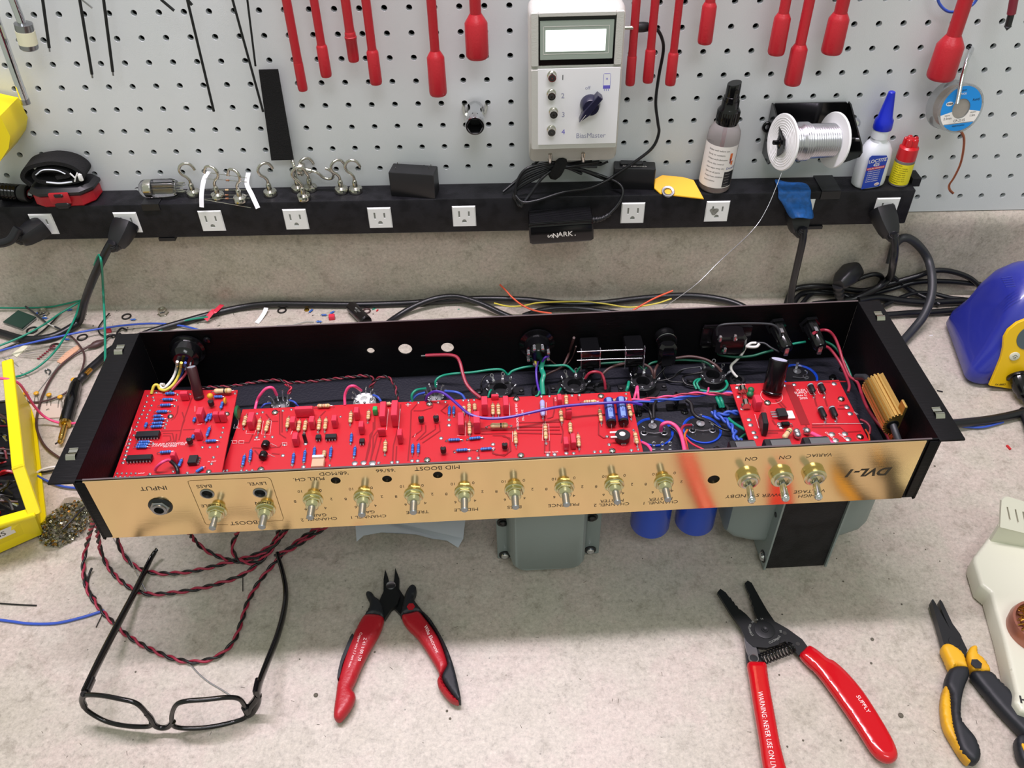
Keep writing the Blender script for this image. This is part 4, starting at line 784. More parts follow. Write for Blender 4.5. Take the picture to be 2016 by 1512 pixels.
for s in (-1, 1):
    b = mb('chassis'); n = 6; prof = [(HX - .0014, ZB - .0016), (HX + .0008, ZB - .0016)] + [(HX + .0008 + .0012 * (1 - math.cos(PI / 2 * i / n)), ZT - .0012 - .0012 + .0012 * math.sin(PI / 2 * i / n)) for i in range(n + 1)]
    prof = [(HX - .0002, ZB - .0024), (HX + .0014, ZB - .0014), (HX + .0014, ZT - .0016), (HX + .0190, ZT - .0016), (HX + .0190, ZT), (HX + .0008, ZT), (HX + .0001, ZT - .0003), (HX - .0002, ZT - .0012)]
    m = len(prof); y0, y1 = -HY - .0016, HY - .0004
    b.add([(s * p[0], y0, p[1]) for p in prof] + [(s * p[0], y1, p[1]) for p in prof], [(i, (i + 1) % m, m + (i + 1) % m, m + i) if s > 0 else (m + i, m + (i + 1) % m, (i + 1) % m, i) for i in range(m)] + [tuple(range(m)), tuple(range(2 * m - 1, m - 1, -1))])
    b.box((s * (HX - .0030), -HY - .0008, (ZT + ZB) / 2 - .0006), (.0072, .0014, ZT - ZB - .002), ch=.0004)
    sp_ = b.build('side_panel', parent=amp)
    for y in (.0625, -.058):
        b = mb('nickel').at(AM @ M.Translation((s * (HX + .0105), y, ZT)))
        b.box((0, .0030, .0006), (.0066, .0042, .0008), ch=.0002); b.box((0, .0048, .0010), (.0066, .0006, .0010))
        n = 7; vs = []
        for i in range(n + 1): f_ = i / n; vs += [(-.0035 - s * .0006 * f_, .0005 - .0065 * f_, .0004 + .0022 * math.sin(PI * f_)), (.0035 - s * .0006 * f_, .0005 - .0065 * f_, .0004 + .0022 * math.sin(PI * f_))]
        vs2 = [V(p) - V((0, 0, .0004)) for p in vs]; b.add(vs + vs2, [(2 * i, 2 * i + 1, 2 * i + 3, 2 * i + 2) for i in range(n)] + [(2 * (n + 1) + 2 * i, 2 * (n + 1) + 2 * i + 2, 2 * (n + 1) + 2 * i + 3, 2 * (n + 1) + 2 * i + 1) for i in range(n)])
        b.mat('slotdark'); b.box((s * .0004, -.0028, .00012), (.0058, .0040, .0002)); b.build('cage_nut', parent=sp_)
# gold front panel with drilled holes
PY = -HY - .0012; G0, G1 = -.3098, .3058
def an(u, v): q_ = A(u, v, y=PY); return (q_.x, q_.z)
PH = []; POTX = [-.1504 + .03772 * i for i in range(8)]; PZ = .1680
small = [(408, 972, .0042), (512, 970, .0042)]; dark = [(661, 946, .0036), (762, 943, .0036), (862, 935, .0036), (1405, 944, .0046)]
holes = [(an(u, v)[0], an(u, v)[1], r) for u, v, r in small + dark]
b = mb('gold'); TPN = TR((0, PY, 0), x=(1, 0, 0), z=(0, -1, 0)); b.plate([(G0, ZB - .0010), (G1, ZB - .0010), (G1, ZT - .0006), (G0, ZT - .0006)], holes, -.0012, 0, TPN)
gp = b.build('front_panel', parent=amp, label='polished gold faceplate')
b = mb('spec_black'); b.box((G1 - .0001, PY + .0012, (ZT + ZB) / 2), (.0006, .0012, ZT - ZB - .002)); b.build('panel_edge', parent=gp)
TXT = TR((0, PY - .0000, 0), x=(-1, 0, 0), z=(0, -1, 0))
b = mb('ink')
def pt(s_, u, v, sz, **k):
    x, z = an(u, v); b.text(s_, TXT @ M.Translation((-x, -z, .00005)), sz, ext=.00003, **k)
K5 = .0044
for s_, u, v, sz in (('INPUT', 302, 961, .0062), ('BASS', 402, 957, .0048), ('LEVEL', 506, 952, .0048), ('TREBLE', 417, 995, .0044), ('GAIN', 518, 990, .0046), ('BOOST', 480, 1029, .0058), ('PULL CH.', 608, 943, .0050), ("'68/MOD", 657, 932, .0050), ("'65/'66", 759, 926, .0048), ('GAIN', 627, 1014, .0046), ('CHANNEL 2', 628, 1022, .0046), ('GAIN', 722, 1008, .0046), ('CHANNEL 1', 725, 1017, .0046),
        ('MID BOOST', 861, 921, .0056), ('TREBLE', 822, 1008, .0048), ('MIDDLE', 918, 1003, .0048), ('BASS', 1013, 998, .0048), ('PRESENCE', 1110, 994, .0048), ('CHANNEL 2', 1204, 993, .0046), ('MASTER', 1205, 985.5, .0046), ('MASTER', 1301, 982, .0046), ('CHANNEL 1', 1300, 989, .0046), ('STANDBY', 1462, 976, .0054), ('ON', 1479, 903, .0054), ('ON', 1546, 900, .0054), ('VARIAC', 1613, 896, .0050), ('POWER', 1526, 974, .0054), ('HIGH', 1588, 976, .0050), ('VOLTAGE', 1594, 967, .0050)): pt(s_, u, v, sz, sx=1.12)
pt('DVL-1', 1711, 929, .0118, shear=.28, bold=.0004, sx=1.10)
for X in POTX:
    for s_, dx, dz in (('10', -.0078, .0098), ('0', .0072, .0100), ('8', -.0136, -.0012), ('2', .0136, -.0005), ('6', -.0074, -.0112), ('4', .0076, -.0104)): b.text(s_, TXT @ M.Translation((-(X + dx), -(PZ + dz), .00005)), .0040, ext=.00003)
b.build('lettering', parent=gp)
b = mb('inkline'); PL = TR((0, PY, 0), x=(1, 0, 0), z=(0, -1, 0))
def line(P, w_=.0005): b.ribbon([an(*p) for p in P], w_, .00006, PL)
line([(449, 1033), (408, 1033), (404, 1030), (371, 952), (370, 948), (375, 946), (526, 940), (531, 942), (534, 946), (558, 1020), (556, 1025), (508, 1027)]); b.build('boost_outline', parent=gp)
for u, v, r in small:
    x, z = an(u, v); b = mb('steel'); b.lathe([(.0050, -.0004), (.0052, .0004), (.0040, .0007), (.0032, -.0030)], TPN @ M.Translation((x, z, 0)), 24, caps=False); b.mat('knob'); b.lathe([(.0034, -.0026), (.0001, -.0028)], TPN @ M.Translation((x, z, 0)), 16); b.build('trim_hole', parent=gp)
# potentiometers
def pot_mesh():
    b = MB('nickel_warm'); b.lathe([(.0052, 0), (.0074, 0), (.0076, .0004), (.0076, .0010), (.0070, .0014), (.0052, .0014)], n=30)
    b.mat('nickel_warm'); b.lathe([(.0066, .0014), (.0069, .0018), (.0069, .0034), (.0062, .0040), (.0048, .0040)], n=6)
    pr_ = [(.0048, .0036)]; 
    for i in range(5): pr_ += [(.0048, .0040 + i * .0008), (.0044, .0044 + i * .0008)]
    b.lathe(pr_ + [(.0040, .0078), (.0034, .0080)], n=22)
    return b.mesh('pot_nut')
def shaft_mesh(L=.0178):
    b = MB('aluminium'); b.lathe([(.0028, .002), (.0028, L - .0006), (.0023, L), (.0001, L)], n=20)
    return b.mesh('pot_shaft')
PN, PS_ = pot_mesh(), shaft_mesh(); random.seed(5)
for i, X in enumerate(POTX):
    T = AM @ TPN @ M.Translation((X, PZ, 0)) @ M.Rotation(random.uniform(0, 1), 4, 'Z'); o = place(PN, 'potentiometer', amp, T); place(PS_, 'shaft', o, T)
    # lugs and body inside
b = MB('aluminium'); b.lathe([(.0022, .002), (.0022, .0125), (.0026, .0130), (.0026, .0165), (.0020, .0170)], n=16); SM = b.mesh('small_shaft')
for (u, v) in ((427, 1006), (523, 1002)):
    x, z = an(u, v); T = AM @ TPN @ M.Translation((x, z, 0)) @ M.Rotation(.4, 4, 'Z'); o = place(PN, 'potentiometer', amp, T); place(SM if u < 450 else PS_, 'shaft', o, T)
# toggle switches
def toggle_mesh():
    b = MB('nickel_warm'); b.lathe([(.0060, 0), (.0084, 0), (.0086, .0006), (.0086, .0040), (.0080, .0046), (.0066, .0048)], n=36); b.mat('nickel'); b.lathe([(.0066, .0046), (.0064, .0062), (.0050, .0064), (.0048, .0045), (.0048, .001)], n=28, caps=False); b.mat('slotdark'); b.lathe([(.0048, .0018), (.0001, .0018)], n=20); return b.mesh('toggle_bushing')
def lever_mesh():
    b = MB('chrome'); b.lathe([(.0022, -.002), (.0023, .004), (.0030, .0165), (.0031, .019), (.0028, .0205), (.0016, .0218), (.0001, .0222)], n=20); return b.mesh('toggle_lever')
TM, LM = toggle_mesh(), lever_mesh()
for i, X in enumerate((.1775, .2030, .2283)):
    base = AM @ V((X, PY, .1688)); T = AM @ TPN @ M.Translation((X, .1688, 0)); o = place(TM, 'toggle_switch', amp, T)
    d = A((1480, 1547, 1612)[i], (985, 982, 979)[i], y=PY - .0195) - V((X, PY - .001, .1688)); place(LM, 'lever', o, TR(base, z=AM.to_3x3() @ d) )
    xs = (1446, 1520, 1590)[i]; c_ = (A((1469, 1539, 1617)[i], (874, 871, 868)[i], z=ZT - .0085))
    zs = A(1470, 867, y=-HY + .020).z; b = mb('blackchip'); b.box((c_.x, -HY + .0125, zs - .0125), (.0205, .0200, .022), ch=.001); b.mat('steel'); b.box((c_.x + .0018, -HY + .0110, zs - .0010), (.0150, .0170, .0012)); b.build('switch_body', parent=o)
# input jack
x, z = an(316, 996); T = TPN @ M.Translation((x, z, 0)); b = mb('darksteel'); b.lathe([(.0060, 0), (.0088, 0), (.0088, .0006), (.0066, .0022), (.0050, .0024)], T, 30, caps=False); b.mat('steel'); b.lathe([(.0072, .0006), (.0074, .0026), (.0066, .0034), (.0050, .0036)], T, 6, caps=False); b.lathe([(.0054, .0030), (.0054, .0044), (.0036, .0046), (.0034, .0002)], T, 20, caps=False); b.mat('slotdark'); b.lathe([(.0036, .0004), (.0001, .0004)], T, 16); b.build('input_jack', parent=amp)

# ---------- circuit boards
Z1, Z2 = .160, .151
def poly(pts, z): return [(A(u, v, z=z).x, A(u, v, z=z).y) for u, v in pts]
def board(pts, z, traces, silk, pads, txt=(), front=None):
    P = poly(pts, z); 
    if front is not None: P = [(x, min(y, front) if i in (2, 3) else y) for i, (x, y) in enumerate(P)]
    b = mb('pcb'); b.prism(P, z - .0016, z)
    b.mat('trace')
    for i, tr in enumerate(traces): b.ribbon(poly(tr[:-1], z), tr[-1] * 1.25, z + .00006 + .000012 * i)
    b.mat('silk')
    for tr in silk: b.ribbon(poly(tr, z), .00025, z + .0006)
    for s_, u, v, sz, rot in txt:
        q_ = A(u, v, z=z); b.text(s_, M.Translation((q_.x, q_.y, z + .0006)) @ M.Rotation(rot, 4, 'Z'), sz)
    b.mat('solder')
    for (u, v, r) in pads:
        r *= 1.3; q_ = A(u, v, z=z); b.lathe([(r, .0001), (r, .0003), (r * .55, .0009), (r * .2, .0010)], M.Translation((q_.x, q_.y, z)), 10)
    return b.build('circuit_board', parent=amp, smooth=30)
def cc(o, s=6.3): return lambda x, y: (o[0] + x / s, o[1] + y / s)
c2, c3, c4, c5, c7, k1 = cc((200, 640)), cc((430, 720)), cc((700, 720)), cc((950, 720)), cc((1400, 640)), cc((100, 860), 5.04)
def many(f, L): return [[f(*p) for p in seg] for seg in L]
def tr(f, L, w_): return [[f(*p) for p in seg] + [w_] for seg in L]
pads1 = [(*c2(x, y), .0009) for x, y in ((570, 880), (680, 840), (640, 900), (560, 955), (650, 935), (535, 1010), (620, 1000), (520, 1060), (600, 1060), (500, 1110), (570, 1110), (470, 1160), (560, 1150), (450, 1210), (435, 1260), (410, 1300), (400, 1370), (1510, 1275), (1500, 1335), (1480, 1395), (1350, 1000), (1100, 860), (1655, 850), (945, 865), (930, 935), (905, 1005), (850, 1075), (815, 1190), (800, 1235), (785, 1280), (640, 1470))]
pads1 += [(*k1(790 - i * 12, 30 + i * 38), .0011) for i in range(7)] + [(*k1(660 + i * 46, 365 - 0 * i), .0008) for i in range(5)] + [(*k1(645 + i * 46, 400), .0008) for i in range(5)] + [(*k1(*p), .0010) for p in ((1505, 105), (1580, 105), (1655, 100), (1615, 205), (1595, 270), (1355, 360), (985, 370), (1215, 345))]
tr1 = tr(c2, [[(950, 1000), (940, 1090), (900, 1160), (860, 1180)], [(1000, 1080), (1030, 1180), (980, 1310), (740, 1315)], [(1120, 900), (1010, 1210), (960, 1430)], [(1010, 1300), (1160, 1295)], [(760, 1345), (880, 1345), (900, 1440), (780, 1490)], [(760, 1375), (850, 1375), (860, 1430), (790, 1465)], [(930, 1350), (920, 1440), (880, 1500)]], .0009)
b1 = board([(285, 768), (468, 768), (434, 942), (222, 942)], Z1, tr1, many(c2, [[(640, 850), (760, 850)], [(425, 1325), (735, 1322), (700, 1400)], [(1160, 1010), (1160, 1080)], [(1190, 1240), (1250, 1230)], [(300, 1510), (380, 1290)], [(380, 1270), (340, 1400)]]), pads1,
           [('METROPOULOS AMP INC', *k1(1190, 70), .0026, PI), ('DVL-1 BOOST LOOP REV C', *k1(1170, 88), .0022, PI), ('MADE 2020', *k1(1185, 100), .0022, PI), ('IN  OUT', *k1(1600, 250), .0018, 0), ('INPUT', *k1(900, 368), .0018, 0)], front=-.052)
tr2 = tr(c3, [[(700, 600), (760, 560), (760, 850), (840, 900)], [(790, 560), (790, 830)], [(430, 1020), (540, 1025)], [(450, 1050), (560, 1180), (540, 1210)], [(640, 1020), (760, 1010), (800, 950)], [(660, 1090), (760, 1100)], [(200, 960), (380, 955), (430, 850)], [(1250, 700), (1250, 640), (1330, 560)], [(1820, 1230), (1880, 1000), (1880, 860), (1940, 780), (1940, 640)], [(1880, 1230), (1920, 1000), (1920, 880), (1980, 800)], [(590, 600), (660, 690), (740, 690)]], .0010)
tr2 += tr(c4, [[(120, 1200), (170, 960), (220, 800), (220, 700)], [(180, 1200), (240, 980), (270, 850)], [(240, 1200), (300, 980), (320, 900)], [(460, 1180), (470, 990), (500, 880), (540, 700), (560, 480)], [(500, 1180), (510, 1000)], [(650, 1180), (680, 860), (690, 560), (760, 480)], [(720, 560), (830, 560), (950, 520), (960, 480)], [(820, 740), (820, 800), (700, 890)], [(870, 740), (870, 820), (760, 930)], [(990, 740), (990, 790), (800, 920)], [(1040, 730), (1050, 810), (830, 960)], [(1560, 810), (1990, 800)], [(1560, 850), (1990, 840)], [(1700, 870), (1850, 870), (1920, 930), (1880, 1100), (1740, 1110), (1690, 1060)], [(1410, 1050), (1530, 1050), (1530, 1120)], [(1120, 600), (1060, 560), (1150, 480)]], .0009)
tr2 += tr(c5, [[(420, 710), (960, 700)], [(420, 760), (960, 760)], [(430, 800), (960, 800)], [(430, 840), (980, 850)], [(770, 560), (770, 1090)], [(830, 900), (830, 1090)], [(800, 660), (870, 640), (890, 560), (880, 400)], [(970, 720), (1000, 820), (980, 960)], [(1180, 380), (1190, 430)], [(1440, 700), (1440, 860), (1500, 900), (1560, 890)], [(120, 1090), (270, 1120), (350, 1060), (340, 900), (250, 880)]], .0009)
silk2 = many(c3, [[(270, 560), (240, 780)], [(205, 730), (190, 780), (270, 780)], [(350, 810), (345, 850), (450, 855), (470, 800)], [(560, 690), (535, 855), (640, 860), (660, 690), (600, 680)], [(920, 810), (900, 860)], [(160, 935), (230, 935), (230, 970), (175, 970), (180, 935)], [(255, 935), (320, 935), (315, 970), (255, 970), (258, 935)], [(790, 960), (850, 960), (850, 995), (795, 995), (795, 960)]]) \
    + many(c4, [[(410, 540), (385, 800), (290, 800)], [(555, 540), (535, 790)], [(1370, 690), (1360, 880), (1260, 870)], [(1910, 460), (1910, 640)], [(690, 490), (620, 490)], [(745, 850), (730, 890)]]) + many(c5, [[(750, 730), (740, 935), (830, 935), (820, 730), (750, 725)], [(335, 460), (340, 630)], [(790, 460), (790, 620)], [(370, 820), (370, 950)], [(1870, 820), (1880, 960)]])
pads2 = [(*c3(x, y), r) for x, y, r in ((480, 595, .001), (550, 580, .001), (800, 560, .001), (905, 545, .001), (230, 765, .0008), (315, 785, .0009), (495, 830, .0009), (575, 885, .0009), (475, 890, .0012), (670, 885, .0011), (850, 800, .0009), (1065, 830, .0009), (1235, 825, .0009), (1320, 820, .0009), (1515, 635, .0009), (1635, 735, .0009), (1855, 710, .0009), (1640, 970, .0009), (1080, 970, .0013), (915, 1230, .0011), (1060, 1195, .0011), (1055, 1255, .0014), (1385, 1150, .0009), (1380, 1240, .001), (1690, 1210, .0019), (1800, 1205, .0019), (1910, 1210, .0022), (1985, 1210, .001), (295, 1250, .001), (285, 1305, .001), (350, 1305, .001), (420, 1300, .001), (385, 1185, .001), (55, 1305, .0012), (105, 1300, .001), (800, 1115, .0013), (820, 985, .001), (1680, 1140, .001))]
pads2 += [(*c4(x, y), r) for x, y, r in ((650, 475, .001), (780, 460, .001), (1025, 455, .001), (1115, 450, .001), (1335, 430, .001), (1400, 430, .001), (1470, 425, .001), (1160, 672, .0012), (1160, 738, .0014), (1060, 900, .0014), (1705, 975, .0014), (1125, 935, .0008), (1325, 930, .0008), (1385, 920, .0008), (1570, 900, .0008), (1415, 860, .0009), (1625, 765, .001), (1930, 750, .001), (700, 1180, .0013), (770, 1180, .0013), (450, 1200, .0013), (520, 1195, .0013), (290, 1205, .001), (365, 1110, .0009), (1415, 1150, .0014), (1520, 1145, .0012), (1230, 1080, .0008), (1410, 1060, .0008), (1510, 1060, .0008), (1710, 1050, .0008), (1990, 985, .0009), (1410, 605, .0008), (1705, 635, .0008), (1775, 635, .0008), (1160, 620, .0008), (1220, 635, .0008))]
pads2 += [(*c5(x, y), r) for x, y, r in ((730, 380, .0012), (830, 380, .001), (1110, 370, .0012), (1200, 365, .0012), (750, 655, .0009), (790, 965, .0011), (985, 710, .0009), (1200, 1035, .0009), (1475, 715, .0009), (810, 1105, .0014), (895, 1100, .0014), (1040, 1085, .0014), (1130, 1085, .0012), (1390, 1070, .0012), (1465, 1065, .0012), (1845, 1050, .0012), (1930, 1040, .001), (1840, 665, .0009), (1870, 800, .0009), (1920, 1005, .0009), (1780, 350, .001), (1780, 400, .0012), (1545, 880, .0012), (1570, 980, .0012), (415, 990, .0009))]
b2 = board([(478, 806), (1240, 771), (1266, 890), (432, 937)], Z2, tr2, silk2, pads2, [('METROPOULOS AMP INC', *c5(430, 630), .0028, PI / 2), ('DVL-1 REV C', *c5(500, 620), .0024, PI / 2), ('2020', *c5(575, 600), .0022, PI / 2), ('TONE  FILTER', *c5(855, 1078), .0018, 0), ('PLEXI', *c3(480, 925), .0020, 0), ('V1', *c4(650, 505), .0020, 0), ('FILTER', *c5(905, 420), .0018, PI / 2)], front=-.052)
tr3 = tr(c7, [[(1030, 800), (1190, 1280)], [(1290, 700), (1480, 710)], [(1270, 860), (1310, 1010)], [(1400, 880), (1440, 1010)], [(1500, 700), (1700, 700)], [(1250, 1240), (1850, 1220)], [(1250, 1270), (1600, 1270), (1670, 1330), (1860, 1320)], [(600, 1310), (900, 1310)], [(640, 1340), (830, 1340)], [(800, 930), (900, 1040)], [(840, 930), (930, 1030)], [(1590, 1000), (1700, 990)], [(1570, 1040), (1720, 1040)], [(760, 1180), (800, 1240)]], .0013)
tr3 += tr(c7, [[(960, 740), (1170, 1240)]], .0060)
pads3 = [(*c7(x, y), r) for x, y, r in ((325, 775, .0016), (1030, 740, .0015), (910, 750, .0012), (1525, 730, .0018), (1685, 1020, .0018), (1725, 1100, .0018), (470, 1175, .0016), (490, 1240, .0016), (530, 1335, .0016), (555, 1390, .0016), (1500, 1355, .0020), (1660, 1350, .0020), (1545, 1430, .0020), (1700, 1415, .0020), (1275, 900, .0010), (1400, 900, .0010), (1415, 1205, .0010), (1545, 1195, .0010), (340, 890, .0014), (385, 1040, .0014), (850, 1230, .0018), (870, 1270, .0016), (1180, 1300, .0022))]
b3 = board([(1437, 757), (1651, 748), (1711, 868), (1474, 868)], Z2, tr3, many(c7, [[(1180, 790), (1230, 870), (1300, 870)], [(1310, 790), (1340, 860), (1420, 860)], [(1330, 1060), (1380, 1170), (1440, 1165)], [(1460, 1050), (1510, 1160), (1570, 1160)], [(540, 1110), (590, 1280), (690, 1290)], [(1250, 1230), (1880, 1225)]]), pads3,
           [('PLEX', *c7(1115, 815), .0036, 0), ('SUPPLY', *c7(1115, 845), .0036, 0), ('Rev C', *c7(1125, 878), .0036, 0), ('2020', *c7(1145, 915), .0034, 0), ('RED  BLK', *c7(370, 742), .0020, 0), ('STANDBY', *c7(1480, 1385), .0026, -PI / 3), ('POWER', *c7(1630, 1390), .0026, -PI / 3), ('VAC', *c7(1790, 1100), .0022, -PI / 3)], front=-.052)
c_ = A(*c7(750, 880), z=Z2); b = mb('silk'); b.tube([(c_.x + .0092 * math.cos(i * PI / 16), c_.y + .0092 * math.sin(i * PI / 16), Z2 + .0001) for i in range(32)], .00018, 4, closed=True); b.build('silk_ring', parent=b3)
# ---------- board components
def resmesh(body, band, L=.0063, r=.00115, bands=(.25, .4, .55, .75)):
    b = MB(body); pr_ = [(r * .5, -L / 2), (r * .95, -L / 2 + r * .35), (r * 1.12, -L / 2 + r * .9), (r * 1.12, -L * .30), (r, -L * .24), (r, L * .24), (r * 1.12, L * .30), (r * 1.12, L / 2 - r * .9), (r * .95, L / 2 - r * .35), (r * .5, L / 2)]
    T = TR((0, 0, 0), z=(1, 0, 0)); b.lathe(pr_, T, 14)
    for i, f_ in enumerate(bands):
        x = -L / 2 + L * f_; b.mat(band[i % len(band)]); rr_ = r * (1.03 if .26 < f_ < .74 else 1.15); b.lathe([(rr_, x - L * .035), (rr_, x + L * .035)], T, 14)
    b.mat('solder')
    for s in (-1, 1): b.tube([(s * L * .5, 0, 0), (s * (L * .5 + r * .8), 0, 0), (s * (L * .5 + r * 1.3), 0, -r * .6), (s * (L * .5 + r * 1.3), 0, -r * 2.0)], .00030, 5)
    return b.mesh('resistor')
RB = resmesh('blue_body', ['blue_band'], .0060, .00122, (.2, .38, .5, .62, .82)); RT = resmesh('tan_body', ['tan_band1', 'tan_band2', 'tan_band1', 'tan_band3'], .0072, .00160, (.16, .36, .54, .84)); RT2 = resmesh('tan_body', ['tan_band2', 'tan_band1', 'tan_band2', 'tan_band3'], .0072, .00160, (.16, .40, .56, .84))
RG = resmesh('tan_body', ['tan_body', 'elec_black', 'tan_band3'], .0132, .0021, (.3, .60, .74)); RL = resmesh('lav_body', ['lav_body', 'elec_grey'], .0105, .0021, (.3, .5, .8))
RBL = {id(RB): .0060, id(RT): .0072, id(RT2): .0072, id(RG): .0132, id(RL): .0105}
def res(f, me, L, z, par, name='resistor'):
    for i, (x0, y0, x1, y1) in enumerate(L):
        m_ = RT2 if (me is RT and i % 3 == 1) else me
        r = {id(RB): .0010, id(RT): .0013, id(RT2): .0013, id(RG): .0021, id(RL): .0021}[id(m_)]; zz = z + r * 1.9
        a, c_ = A(*f(x0, y0), z=zz), A(*f(x1, y1), z=zz); d = c_ - a; sc = d.length / RBL[id(m_)]
        X = AM.to_3x3() @ d; T = TR(AM @ ((a + c_) / 2), x=X, z=(0, 0, 1)) @ M.Diagonal((sc, 1, 1, 1)); place(m_, name, par, T)
res(c2, RB, [(790, 850, 905, 845), (755, 922, 885, 920), (725, 995, 860, 988), (680, 1075, 815, 1068), (645, 1128, 740, 1124), (640, 1172, 778, 1163), (625, 1220, 758, 1212), (608, 1262, 748, 1252), (460, 1450, 600, 1447), (440, 1482, 578, 1478), (425, 1512, 560, 1508), (540, 1265, 560, 1212), (1395, 890, 1500, 888), (1477, 1032, 1503, 952), (1292, 1195, 1330, 1105), (1340, 1170, 1362, 1100), (1303, 1378, 1342, 1268), (1290, 1440, 1422, 1432), (1142, 1198, 1158, 1150), (1128, 1405, 1140, 1365)], Z1, b1)
res(k1, RB, [(1082, 155, 1195, 145), (1270, 292, 1300, 222), (1442, 348, 1512, 302)], Z1, b1); res(c2, RG, [(1395, 820, 1612, 812)], Z1, b1)
res(c3, RT, [(345, 620, 312, 742), (517, 660, 493, 802), (622, 680, 586, 812), (870, 645, 850, 765), (1006, 680, 988, 806), (1086, 680, 1066, 800), (1255, 658, 1240, 792), (1335, 655, 1320, 786), (1645, 575, 1635, 705), (1866, 560, 1856, 662), (1225, 500, 1385, 494), (1316, 1055, 1305, 1125)], Z2, b2)
res(c3, RB, [(325, 1112, 300, 1235), (405, 1042, 390, 1172), (936, 1088, 920, 1212), (1077, 1052, 1058, 1190), (1195, 1015, 1184, 1125), (1400, 1012, 1385, 1132), (1652, 845, 1644, 945), (1696, 1008, 1684, 1118)], Z2, b2)
res(c4, RB, [(1166, 505, 1160, 605), (1220, 505, 1217, 600), (710, 975, 704, 1085), (782, 970, 776, 1080), (1150, 922, 1295, 915), (1410, 905, 1552, 890), (1250, 1050, 1392, 1040), (1548, 1036, 1692, 1025)], Z2, b2)
res(c4, RT, [(372, 935, 364, 1065), (1340, 505, 1350, 590), (1408, 465, 1410, 605), (1475, 475, 1480, 545), (1412, 695, 1415, 845), (1702, 475, 1704, 605), (1768, 475, 1776, 605), (1978, 815, 1990, 965), (385, 475, 435, 468)], Z2, b2)
res(c4, RG, [(1670, 745, 1892, 738)], Z2, b2); res(c5, RL, [(740, 430, 750, 620)], Z2, b2)
res(c5, RT, [(778, 725, 786, 910), (1036, 365, 1042, 480), (968, 552, 982, 692), (1086, 705, 1092, 825), (1185, 855, 1196, 1000), (1452, 545, 1472, 690), (1810, 485, 1842, 625), (1888, 825, 1918, 965), (1255, 450, 1412, 442), (1618, 432, 1760, 426)], Z2, b2)
def fcap(f, L, z, par, mat='filmcap'):
    for (x, y, wd, dp, h) in L:
        wd, dp, h = wd / 930, dp / 930, h / 850; c_ = A(*f(x, y), z=z + h); b = mb(mat); b.box((c_.x, c_.y, z + h / 2 + .0002), (wd, dp, h), ch=.0005); b.build('film_capacitor', parent=par)
fcap(c2, [(1015, 835, 6.2, 3.5, 7), (1215, 1060, 4.4, 8.5, 8.5), (1410, 1090, 4.4, 4.0, 8), (1490, 1090, 4.4, 4.0, 8), (1185, 1310, 4.6, 4.0, 8)], Z1, b1); fcap(k1, [(1210, 165, 3.6, 4.5, 9)], Z1, b1)
fcap(c3, [(398, 635, 4.8, 11, 8.5), (1055, 520, 14.2, 3.6, 8.5), (918, 665, 4.2, 6.8, 8), (1153, 660, 4.2, 6.8, 8), (1433, 645, 4.2, 6.4, 8), (948, 868, 4.2, 7.2, 8), (1708, 545, 4, 6.6, 8), (1768, 722, 4, 6.4, 8)], Z2, b2)
fcap(c3, [(1940, 525, 3.6, 4.4, 6)], Z2, b2, 'greencap')
fcap(c4, [(335, 535, 4.8, 17, 10), (480, 520, 5.0, 17, 12), (320, 785, 6, 1.8, 7), (545, 822, 3.8, 7, 9), (1305, 655, 4.8, 14, 10), (1500, 635, 5.2, 13, 11), (1598, 430, 5, 10, 11), (1728, 365, 6, 2.8, 4), (1862, 430, 4.4, 11, 10)], Z2, b2)
fcap(c5, [(955, 385, 3.6, 7, 7), (1068, 525, 4.4, 8, 8), (1035, 925, 3.8, 8, 7), (1125, 895, 3.8, 10, 7)], Z2, b2)
fcap(c7, [(583, 912, 5.2, 9, 9)], Z2, b3)
# DIP chips
def chip(f, x0, y0, x1, y1, z, par, pins, dp=.0065, h=.0035, ends=False):
    a, c_ = A(*f(x0, y0), z=z + h), A(*f(x1, y1), z=z + h); L = abs(c_.x - a.x); m_ = (a + c_) / 2; b = mb('blackchip'); b.box((m_.x, m_.y, z + h / 2 + .0006), (L, dp, h), ch=.0004); o = b.build('chip', parent=par); b = mb('solder')
    for i in range(pins):
        if ends: y = m_.y - dp / 2 + dp * (i + .5) / pins; X = m_.x + L / 2 + .0006; b.box((X, y, z + .0012), (.0022, .0008, .0022), ch=.0003)
        else:
            X = m_.x - L / 2 + L * (i + .5) / pins
            for s in (-1, 1): b.box((X, m_.y + s * (dp / 2 + .0006), z + .0012), (.0009, .0016, .0024), ch=.0002)
    b.build('chip_pins', parent=o) if False else None
    b.build('chip_pins', parent=par)
chip(c2, 425, 1355, 715, 1345, Z1, b1, 8); chip(k1, 752, 208, 1002, 200, Z1, b1, 8, dp=.0055); chip(k1, 1365, 222, 1452, 222, Z1, b1, 4, dp=.0085, ends=True)
chip(c3, 1205, 882, 1272, 878, Z2, b2, 2, dp=.0045); chip(c3, 1325, 875, 1465, 870, Z2, b2, 4, dp=.0048); chip(c3, 1748, 930, 1812, 925, Z2, b2, 2, dp=.0045)
b = mb('blackchip'); c_ = A(*c3(1065, 870), z=Z2 + .008); b.box((c_.x, c_.y, Z2 + .005), (.0028, .0022, .010), ch=.0004); b.build('diode', parent=b2)
